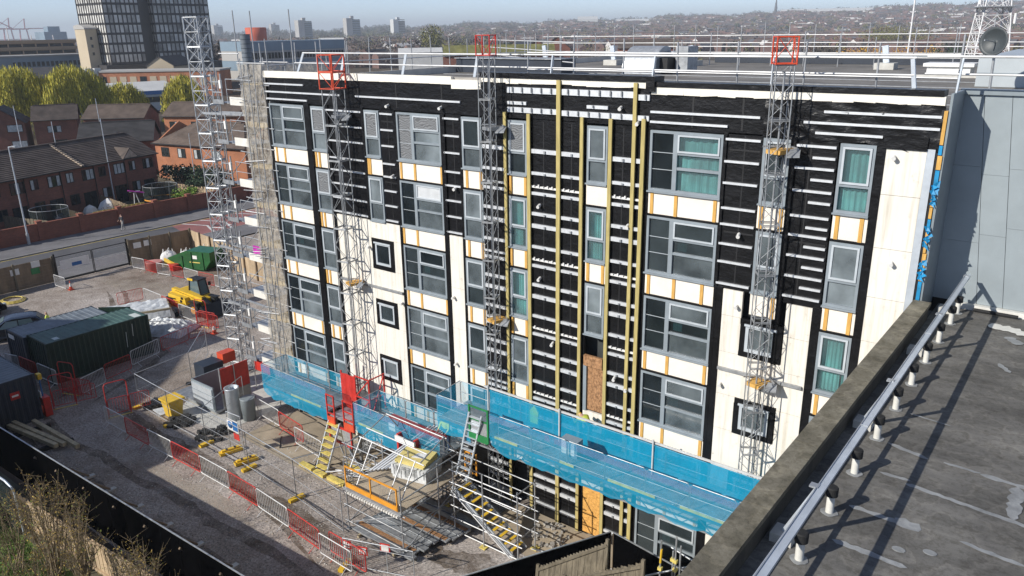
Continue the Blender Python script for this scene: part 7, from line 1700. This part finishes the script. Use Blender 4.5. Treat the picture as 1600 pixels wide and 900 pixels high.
# ------------------------------------------------------------------ middle distance buildings
t = thing('warehouse', 'white warehouse with a blue fascia and pale metal roof behind the willows', 'warehouse', (-180, 85, 0)); T_ = Matrix.Translation((-180, 70, 0)) @ Matrix.Rotation(R(78), 4, 'Z')
mb = MB(); mb.box(0, 26, 0, 26, -1, 4.2, 0, T_); mb.build('wall', M['pale_clad'], t)
mb = MB(); mb.box(-.3, 26.3, -.3, .3, 4.2, 5.2, 0, T_); mb.build('fascia', M['blue_fascia'], t)
mb = MB(); mb.prism([T_ @ Vector(p) for p in ((-.3, -.25, 5.2), (-.3, 13, 7.0), (-.3, 26, 5.2))], T_.to_3x3() @ Vector((26.6, 0, 0))); mb.build('roof', M['metal_roof'], t)
for a in (9, 17): mb = MB(); mb.box(a, a+4.2, -.12, .02, 2.2, 3.6, 0, T_); wf = mb.build('window', M['upvc'], t); mb = MB(); mb.box(a+.2, a+4.0, -.15, -.121, 2.4, 3.4, 0, T_); mb.build('pane', M['glass_dark'], wf)
for k in range(24): mb = MB(); mb.box(k*1.1+.2, k*1.1+.26, -.06, .0, -.5, 4.2, 0, T_); mb.build('cladding_rib', M['galv'], t)
t = thing('brick_works', 'long low brick building with arched bays behind the warehouse', 'building', (-220, 112, 0)); T_ = Matrix.Translation((-236, 102, 0)) @ Matrix.Rotation(R(40), 4, 'Z')
mb = MB(); mb.box(0, 40, 0, 12, -1, 8.0, 0, T_); mb.build('wall', M['brick_orange'], t); mb = MB(); mb.box(-.3, 40.3, -.3, 12.3, 8.0, 8.5, 0, T_); mb.build('parapet', M['farconc'], t)
for k in range(12): mb = MB(); mb.box(1.5+k*3.2, 3.6+k*3.2, -.08, .02, 3.5, 6.6, 0, T_); mb.build('window', M['stone' if k % 4 else 'glass_dark'], t)
for k, (p, s, m_) in enumerate([((-205, 100, 0), (8, 5), 'blue_fascia'), ((-196, 106, 0), (5, 5), 'red')]): pass
t = thing('pitched_shed', 'shed with a stone gable and dark roof before the tower block', 'shed', (-190, 125, 0)); T_ = Matrix.Translation((-238, 121, -.3)) @ Matrix.Rotation(R(40), 4, 'Z')
mb = MB(); mb.prism([T_ @ Vector(p) for p in ((0, 0, -1), (9, 0, -1), (9, 0, 9.6), (4.5, 0, 12.4), (0, 0, 9.6))], T_.to_3x3() @ Vector((0, 20, 0))); mb.build('gable_wall', M['stone'], t)
for s in (-1, 1): mb = MB(); mb.prism([T_ @ Vector(p) for p in ((4.5, -.3, 12.7), (4.5+s*5, -.3, 9.5), (4.5+s*5, -.3, 9.3), (4.5, -.3, 12.4))], T_.to_3x3() @ Vector((0, 21, 0))); mb.build('roof', M['tile_dark'], t)

def tower_slab(t, x0, x1, y0, y1, z0, z1, bays_y, bays_x, bright):
    box('core', 'dark_mullion', x0+.3, x1-.3, y0+.3, y1-.3, z0, z1, t)
    n = int((z1-z0)/3.35)
    for k in range(n):
        z = z0+k*3.35
        box('spandrel', 'dark_mullion', x0, x1, y0, y1, z, z+.8, t)
        mb = MB()
        for q in range(bays_y): a = y0+(y1-y0)*(q+.13)/bays_y; c = y0+(y1-y0)*(q+.87)/bays_y; mb.box(x1-.12, x1-.04, a, c, z+.8, z+3.35, 0 if rnd.random() > bright else 1)
        for q in range(bays_x): a = x0+(x1-x0)*(q+.13)/bays_x; c = x0+(x1-x0)*(q+.87)/bays_x; mb.box(a, c, y0+.04, y0+.12, z+.8, z+3.35, 0 if rnd.random() > .85 else 1)
        mb.build('window_row', [M['tower_glass'], M['tower_blind']], t, None, kind='stuff')
    mb = MB()
    for q in range(bays_y+1): a = y0+(y1-y0)*q/bays_y; mb.box(x1-.1, x1+.18, a-.14, a+.14, z0, z1)
    for q in range(bays_x+1): a = x0+(x1-x0)*q/bays_x; mb.box(a-.14, a+.14, y0-.18, y0+.1, z0, z1)
    mb.build('mullions', M['dark_mullion'], t, None, kind='stuff')
t = thing('office_tower', 'dark gridded office tower block cut off by the top of the picture', 'tower block', (-262, 138, 0))
tower_slab(t, -276, -257, 118.5, 131.5, 9.5, 53, 8, 11, .55); tower_slab(t, -278, -258.5, 137.5, 160, 9.5, 53, 13, 11, .3)
box('stair_core', 'dark_mullion', -276, -261, 131.6, 137.4, 0, 53, t); box('podium', 'dark_mullion', -276, -256, 116, 162, 0, 9.4, t)
t = thing('stair_tower', 'buff concrete stair tower with a curved roof left of the office tower', 'stair tower', (-268, 115, 0))
box('shaft', 'stone', -270, -262.5, 113.6, 117.6, 0, 21.6, t); mb = MB(); mb.prism([(-270.2, 113.4, 21.6), (-262.3, 113.4, 21.6), (-262.3, 113.4, 22.1), (-264.5, 113.4, 22.9), (-267, 113.4, 23.2), (-270.2, 113.4, 22.8)], (0, 4.4, 0)); mb.build('roof', M['farconc'], t)
for z in (15.4, 18, 12.8): box('window', 'glass_dark', -262.5, -262.4, 115.0, 115.7, z, z+1.0, t)
t = thing('parking_deck', 'tan multi storey car park with open dark levels at the left edge', 'car park', (-340, 125, 0))
for k, z in enumerate((11.2, 14.0, 16.8)):
    box('parapet_band', 'tan_parking', -345.0, -344, 92, 147, z, z+1.25, t); box('slab', 'tan_parking', -375, -345.1, 92, 147, z-.3, z, t)
box('lower_wall', 'farconc', -376, -345.5, 92, 147, 0, 11, t)
for k in range(11): box('column', 'tan_parking', -344.7, -344.3, 92+5.4*k, 92.4+5.4*k, 5, 16.8, t)
box('dark_level', 'black', -376, -346.2, 92.2, 146.8, 11, 16.7, t)
for k in range(6): tube('roof_lamp', 'telecom', (-350, 95+9*k, 18), (-350, 95+9*k, 20 if k != 3 else 23.5), .18, t)
t = thing('grey_works', 'pale grey works building with a row of small windows in front of the car park', 'building', (-315, 120, 0))
box('wall', 'farblue', -326, -314, 102, 138, 0, 12.0, t); box('roof', 'farconc', -326.3, -313.7, 101.7, 138.3, 12.0, 12.5, t)
for k in range(16): box('window', 'glass_dark', -314, -313.9, 108+1.75*k, 109.1+1.75*k, 8.2, 10.0, t)
t = thing('dark_roof_sheds', 'dark roofed sheds with white roof units behind the willows', 'shed', (-240, 90, 0))
box('wall', 'brick', -262, -236, 80, 100, 0, 7, t); mb = MB(); mb.prism([(-263, 79, 7), (-235, 79, 7), (-249, 79, 10)], (0, 22, 0)); mb.build('roof', M['tile_dark'], t)
for k in range(4): box('roof_unit', 'metal_roof', -238+.6*k, -236.8+.6*k, 94+2.6*k, 96+2.6*k, 7.0, 9.4, t)
t = thing('chimney_drum', 'dark ribbed steel cylinder rising behind the beige netting', 'flue', (-133, 90, 0)); mb = MB(); mb.tube((-133, 89.6, 0), (-133, 89.6, 19.2), 1.15, 20); mb.build('flue', M['cont_grey_roof'], t)
for k in range(9): mb = MB(); mb.tube((-133, 89.6, 11+k), (-133, 89.6, 11.12+k), 1.2, 20); mb.build('flue_band', M['cont_grey'], t)
t = thing('drum_block', 'orange red drum shaped building on the skyline', 'building', (-375, 266, 0)); mb = MB(); x, y = at(-55.0, 500); mb.lathe([(5.6, 0), (5.8, 17.6), (6.0, 22.4), (5.2, 22.6)], (x, y, 0), 28); mb.build('drum', M['orange_tower'], t)
t = thing('glass_offices', 'long blue grey office block with window bands behind the left roof edge', 'building', (-205, 160, 0))
for k in range(4): box('floor_band', 'farblue' if k % 2 else 'farconc', -222-.2*(k % 2), -206, 140, 182, 4+3.2*k, 7.2+3.2*k-.05, t)
for k in range(30): box('window', 'glass_dark', -206, -205.9, 141+1.35*k, 142+1.35*k, 11.0, 13.0, t)
for p, s, z, m_, lab in [((-51.0, -49.3), 600, 15.5, 'metal_roof', 'cream box shaped shed on the skyline left of centre'), ((-45.7, -42.6), 420, 11, 'metal_roof', 'low white roofed shed behind the trees'), ((-42.6, -34.7), 250, 14.9, 'leaf_olive', 'long low shed with a grey green roof behind the main roof'), ((-30.4, -26.6), 300, 15.2, 'tile', 'brown roofed hall behind the fan cowl')]:
    az0, az1 = p; a = at(az0, s); c = at(az1, s); t = thing('shed', lab, 'shed', (*a, 0)); A_ = Vector((*a, 0)); C_ = Vector((*c, 0)); dv = C_-A_; nv = Vector((-dv.y, dv.x, 0)).normalized()*12
    mb = MB(); mb.prism([A_, C_, C_+Vector((0, 0, z*.8)), A_+Vector((0, 0, z*.8))], nv); mb.build('wall', M['metal_roof' if m_ == 'metal_roof' else 'brick'], t)
    mb = MB(); mb.prism([A_-nv*.05+Vector((0, 0, z*.8)), A_+nv*.5+Vector((0, 0, z)), A_+nv*1.05+Vector((0, 0, z*.8))], dv); mb.build('roof', M[m_], t)
for az, d, w_, z, lab in [(-36.0, 300, 12, 15.5, 'red brick gabled church like building on the skyline'), (-34.6, 310, 10, 16.5, 'red brick gable with a steep dark roof on the skyline')]:
    x, y = at(az, d); t = thing('gabled_hall', lab, 'building', (x, y, 0)); T_ = Matrix.Translation((x, y, 0)) @ Matrix.Rotation(R(-az), 4, 'Z')
    mb = MB(); mb.prism([T_ @ Vector(p) for p in ((-w_/2, 0, 0), (w_/2, 0, 0), (w_/2, 0, z*.75), (0, 0, z), (-w_/2, 0, z*.75))], T_.to_3x3() @ Vector((0, 14, 0))); mb.build('wall', M['brick'], t)
    for s in (-1, 1): mb = MB(); mb.prism([T_ @ Vector(p) for p in ((0, -.3, z+.4), (s*(w_/2+.5), -.3, z*.73), (s*(w_/2+.5), -.3, z*.73-.3), (0, -.3, z))], T_.to_3x3() @ Vector((0, 15, 0))); mb.build('roof', M['tile_dark'], t)
# flats
for az, d, w_, z, m1, m2_, lab in [(-51.9, 1500, 22, 40, 'farconc', 'farblue', 'white and blue block of flats on the skyline, second from the left'), (-48.7, 1600, 24, 44, 'farconc', 'farblue', 'white and grey block of flats on the skyline, middle one'), (-45.6, 1700, 22, 42, 'metal_roof', 'farconc', 'cream block of flats on the skyline, rightmost one'), (-53.8, 2500, 22, 44, 'farconc', 'farconc', 'distant pale block of flats beside the orange red drum'), (-57.4, 2400, 22, 42, 'farconc', 'farblue', 'faint block of flats left of the orange red drum')]:
    x, y = at(az, d); t = thing('tower_flats', lab, 'tower block', (x, y, 0), 'tower blocks on the skyline'); T_ = Matrix.Translation((x, y, 0)) @ Matrix.Rotation(R(-az+25), 4, 'Z')
    mb = MB(); mb.box(-w_*.6, -w_*.1, -8, 8, 0, z, 0, T_); mb.build('wing', M[m1], t); mb = MB(); mb.box(-w_*.1, w_*.6, -6, 8, 0, z-3, 0, T_); mb.build('wing', M[m2_], t); mb = MB(); mb.box(-3, 3, -3, 3, z-2, z+4, 0, T_); mb.build('lift_house', M[m1], t)
    mb = MB()
    for k in range(int(z/3.2)): mb.box(-w_*.1+.5, w_*.6-.5, -6.3, -6.05, 2+3.2*k, 3.4+3.2*k, 0, T_)
    mb.build('window_bands', M['glass_dark'], t, None, kind='stuff')
# cranes
for k, (az, d, up) in enumerate([(-70.2, 2300, 1), (-69.2, 2250, .5), (-68.4, 2350, .0)]):
    x, y = at(az, d); t = thing('dock_crane', ['faded red dock crane with a raised boom at the far left', 'faded red dock crane with a half raised boom on the left skyline', 'faded red dock crane with a level boom on the left skyline'][k], 'dock crane', (x, y, 0), 'dock cranes on the skyline'); rtv = Vector((math.cos(R(-az))*1, math.sin(R(-az))*1, 0)); O = Vector((x, y, 0))
    for s in (-1, 1): bar('leg', 'pink_crane', O+rtv*s*10, O+rtv*s*7+Vector((0, 0, 38)), 2.2, 2.2, t)
    bar('girder', 'pink_crane', O-rtv*24+Vector((0, 0, 38)), O+rtv*12+Vector((0, 0, 38)), 2.5, 3, t); bar('mast_frame', 'pink_crane', O+rtv*4+Vector((0, 0, 38)), O+rtv*6+Vector((0, 0, 62)), 2, 2, t)
    a = R(62*up); bar('boom', 'pink_crane', O+rtv*10+Vector((0, 0, 39)), O+rtv*(10-0)+(rtv*math.cos(a)*(-1 if up else 1)+Vector((0, 0, math.sin(a))))*46+Vector((0, 0, 39)), 2, 2.4, t); bar('stay', 'pink_crane', O+rtv*6+Vector((0, 0, 62)), O-rtv*22+Vector((0, 0, 39)), .9, .9, t)
for az, d, w_, z, lab in [(-67.0, 1150, 26, 31, 'grey silo block on the left skyline'), (-70.6, 900, 20, 26, 'blue grey block at the far left edge of the skyline')]:
    x, y = at(az, d); t = thing('silo_block', lab, 'building', (x, y, 0)); box('silo', 'farblue', x-w_/2, x+w_/2, y-w_/2, y+w_/2, 0, z*.8, t); box('head_house', 'farblue', x-w_/5, x+w_/4, y-w_/5, y+w_/3, z*.8, z, t)
# telecom lattice mast
x, y = at(-7.6, 258); t = thing('telecom_mast', 'white lattice telecom mast cut off by the top right of the picture', 'lattice mast', (x, y, 0)); T_ = Matrix.Translation((x, y, 0)) @ Matrix.Rotation(R(25), 4, 'Z'); H_ = 46
for k in range(11):
    z0, z1 = 4.2*k, 4.2*(k+1); w0, w1 = 5.0*(1-z0/62), 5.0*(1-z1/62); mb = MB()
    cs0 = [Vector((a*w0, b_*w0, z0)) for a, b_ in ((-1, -1), (1, -1), (1, 1), (-1, 1))]; cs1 = [Vector((a*w1, b_*w1, z1)) for a, b_ in ((-1, -1), (1, -1), (1, 1), (-1, 1))]
    for i in range(4):
        j = (i+1) % 4; mb.tube(cs0[i], cs1[i], .2, 5); mb.tube(cs0[i], cs1[j], .11, 4); mb.tube(cs0[j], cs1[i], .11, 4); mb.tube(cs1[i], cs1[j], .11, 4); mid = (cs1[i]+cs1[j])/2; mb.tube(cs0[i], mid, .09, 4); mb.tube(cs0[j], mid, .09, 4)
    mb.build('lattice_stage', M['telecom'], t, T_)
mb = MB(); mb.box(-5, 5, -5, 5, 23.0, 23.25); mb.build('platform', M['galv_dull'], t, T_)
for a, z in ((-4.6, 25), (4.4, 20), (4.6, 26)): mb = MB(); mb.tube((a, -3.4, z-1.2), (a, -3.4, z+1.4), .35, 8); mb.build('antenna', M['telecom'], t, T_)
for az, d, z in [(-11.9, 175, 27), (-5.4, 175, 27.5), (-3.4, 170, 28)]:
    x, y = at(az, d); tag(tube('tall_pole', 'telecom', (x, y, 0), (x, y, z*.72+4), .16), 'tall pale pole behind the main roof %s' % {-11.9: 'left of the satellite dish', -5.4: 'right of the telecom mast', -3.4: 'at the right edge'}[az], 'pole')
# church spire and named far sheds
for az, d, z in [(-20.1, 2900, 30)]:
    x, y = at(az, d); h0 = hill_h(az, d); t = thing('church', 'church spire on the far ridge right of centre', 'church', (x, y, h0)); mb = MB(); mb.tube((x, y, h0), (x, y, h0+20), 5, 4); mb.build('tower', M['dark_mullion'], t); mb = MB(); mb.tube((x, y, h0+20), (x, y, h0+58), 5, 8, 0, .3); mb.build('spire', M['dark_mullion'], t)
for az0, az1, d, hh, lab in [(-19.8, -14.2, 2650, 12, 'long white roofed sheds on the far ridge'), (-33.2, -31.8, 2300, 16, 'white gable roofed shed far off right of the fan cowl'), (-30.6, -26.5, 2400, 9, 'pale grey long roofed shed in the far town')]:
    a = at(az0, d); c = at(az1, d); z = hill_h((az0+az1)/2, d); A_, C_ = Vector((*a, z-6)), Vector((*c, z-6)); dv = C_-A_; nv = Vector((-dv.y, dv.x, 0)).normalized()*40; t = thing('far_shed', lab, 'shed', (*a, z))
    mb = MB(); mb.prism([A_, C_, C_+Vector((0, 0, hh+4)), A_+Vector((0, 0, hh+4))], nv); mb.build('wall', M['metal_roof'], t); mb = MB(); mb.prism([A_+Vector((0, 0, hh+4)), A_+nv*.5+Vector((0, 0, hh+11)), A_+nv+Vector((0, 0, hh+4))], dv); mb.build('roof', M['metal_roof'], t)

# ------------------------------------------------------------------ the town as one mass, and its trees
def land_z(az, d): return hill_h(az, d)
roofs = [mat('far_roof_red', (.15, .085, .068), .9, 0, .3, .02), mat('far_roof_brown', (.11, .085, .075), .9, 0, .3, .02), mat('far_roof_slate', (.10, .10, .11), .9, 0, .2, .02), mat('far_wall_red', (.18, .11, .095), .9, 0, .25, .02), mat('far_wall_white', (.62, .60, .57), .9, 0, .1, .02)]
def town(name, az0, az1, d0, d1, n, label):
    mb = MB()
    for i in range(n):
        az = rnd.uniform(az0, az1); d = d0+(d1-d0)*rnd.random()**1.1; x, y = at(az, d); z = land_z(az, d); L_, W_, e = rnd.uniform(9, 34), rnd.uniform(7, 9), rnd.uniform(4.8, 7); r_ = e+rnd.uniform(2.2, 3.4)
        o = R(rnd.choice((20, 110, 65, 155)) + 14*math.sin(d*.004+az*.3)); T_ = Matrix.Translation((x, y, z)) @ Matrix.Rotation(o, 4, 'Z'); wm_ = 4 if rnd.random() < .22 else 3
        v = [T_ @ Vector(p) for p in ((-L_/2, -W_/2, 0), (L_/2, -W_/2, 0), (L_/2, W_/2, 0), (-L_/2, W_/2, 0), (-L_/2, -W_/2, e), (L_/2, -W_/2, e), (L_/2, W_/2, e), (-L_/2, W_/2, e), (-L_/2, 0, r_), (L_/2, 0, r_))]
        b0 = len(mb.v); mb.v += [tuple(p) for p in v]; rm = rnd.choice((0, 0, 1, 1, 2)) if rnd.random() > .03 else 4
        for f, mi in (((0, 1, 5, 4), wm_), ((2, 3, 7, 6), wm_), ((1, 2, 6, 9, 5), wm_), ((3, 0, 4, 8, 7), wm_), ((4, 5, 9, 8), rm), ((6, 7, 8, 9), rm)): mb.f.append(tuple(b0+k for k in f)); mb.mi.append(mi); mb.sm.append(False)
    mb.build(name, roofs, None, None, kind='stuff', label=label, cat='town')
town('far_town', -40, 2, 600, 1500, 1500, 'rows of red brick houses in the middle distance'); town('far_town', -45, 4, 1500, 3200, 4200, 'red and white houses covering the far hillside'); town('far_town', -66, -44, 450, 1500, 260, 'scattered roofs among trees to the left'); town('far_town', -72, -56, 430, 800, 120, 'low roofs in the left distance')
def woods(name, spec, mats_, label, s=1.0):
    mb = MB()
    for az0, az1, d0, d1, n, h0, h1, mi in spec:
        for i in range(n):
            az = rnd.uniform(az0, az1); d = rnd.uniform(d0, d1); x, y = at(az, d); z = land_z(az, d)-.5; h = rnd.uniform(h0, h1); r_ = h*rnd.uniform(.32, .5); m_ = rnd.choice(mi)
            for k in range(46): 
                q = Vector((rnd.gauss(0, 1), rnd.gauss(0, 1), rnd.gauss(0, 1))); q = q/q.length*(rnd.random()**.33); leafq(mb, Vector((x+q.x*r_, y+q.y*r_, z+h*.56+q.z*h*.46)), h*rnd.uniform(.06, .13)*s, m_)
    mb.build(name, mats_, None, None, kind='stuff', label=label, cat='woodland')
wm_ = [M['leaf_bare'], M['leaf_olive'], M['leaf_dark'], mat('grey_bare_wood', (.085, .072, .066), .95, 0, .3, .05)]
woods('far_woodland', [(-52, 4, 1200, 3200, 3600, 8, 15, (0, 3, 3, 1, 2, 1)), (-62, -36, 1800, 3000, 700, 10, 17, (0, 3, 3, 2)), (-50, 2, 2900, 3400, 420, 12, 20, (3, 2, 3))], wm_, 'bare grey brown woods on the far ridge')
woods('middle_woodland', [(-56, -38, 450, 1300, 420, 10, 16, (0, 3, 0, 3, 1)), (-36, 2, 520, 1400, 420, 8, 13, (0, 1, 3, 1)), (-60, -54, 330, 700, 90, 11, 17, (3, 0))], wm_, 'bare brown trees in the middle distance', .8)
for az, d, h, r_, m_, lab in [(-43.3, 480, 25, 8, 'leaf_olive', 'tall olive tree standing above the skyline woods'), (-41.3, 330, 16.5, 4.5, 'leaf_dark', 'dark evergreen tree left of the middle mast top'), (-38.2, 330, 17, 5, 'leaf_dark', 'dark evergreen tree right of the middle mast top'), (-9.6, 265, 15.5, 5, 'leaf_dark', 'dark evergreen tree left of the satellite dish'), (-12.2, 640, 22, 22, 'leaf_olive', 'broad olive tree crown on the right skyline'), (-13.5, 620, 19, 16, 'leaf_olive', 'olive tree left of the broad olive crown'), (-15.0, 280, 14.6, 6, 'leaf_yellow', 'orange yellow bush behind the main roof, left one'), (-13.0, 275, 15.0, 7, 'leaf_yellow', 'large orange yellow bush behind the main roof'), (-11.2, 280, 14.2, 6, 'leaf_yellow', 'orange yellow bush behind the main roof, right one'), (-17.0, 420, 13, 9, 'leaf_bare', 'bare brown tree left of the orange yellow bushes'), (-5.4, 300, 14.5, 7, 'leaf_olive', 'olive green tree to the right of the satellite dish'), (-3.5, 320, 13.5, 8, 'leaf_bare', 'bare brown tree at the right edge of the skyline'), (-25.5, 330, 13.5, 5, 'leaf_olive', 'olive bush behind the main roof right of the fan cowl'), (-23.0, 300, 14.0, 4, 'leaf_dark', 'small dark tree behind the main roof right of centre')]:
    x, y = at(az, d); bush(x, y, h, r_, m_, lab, 1100 if d < 400 else 1500, .35 if d < 400 else .6, 'tree')

# ------------------------------------------------------------------ haze
hm = bpy.data.materials.new('thin_haze'); hm.use_nodes = True; hn = hm.node_tree; hn.nodes.remove(hn.nodes['Principled BSDF'])
pv = hn.nodes.new('ShaderNodeVolumePrincipled'); pv.inputs['Color'].default_value = (0.80, 0.87, 0.95, 1); pv.inputs['Density'].default_value = 0.00025; pv.inputs['Anisotropy'].default_value = 0.0
hn.links.new(pv.outputs[0], hn.nodes['Material Output'].inputs['Volume'])
mb = MB(); mb.box(-9300, 9300, -9300, 9300, -1.5, 135); hz = mb.build('haze', hm, None, None, kind='stuff'); 
bpy.context.view_layer.update()
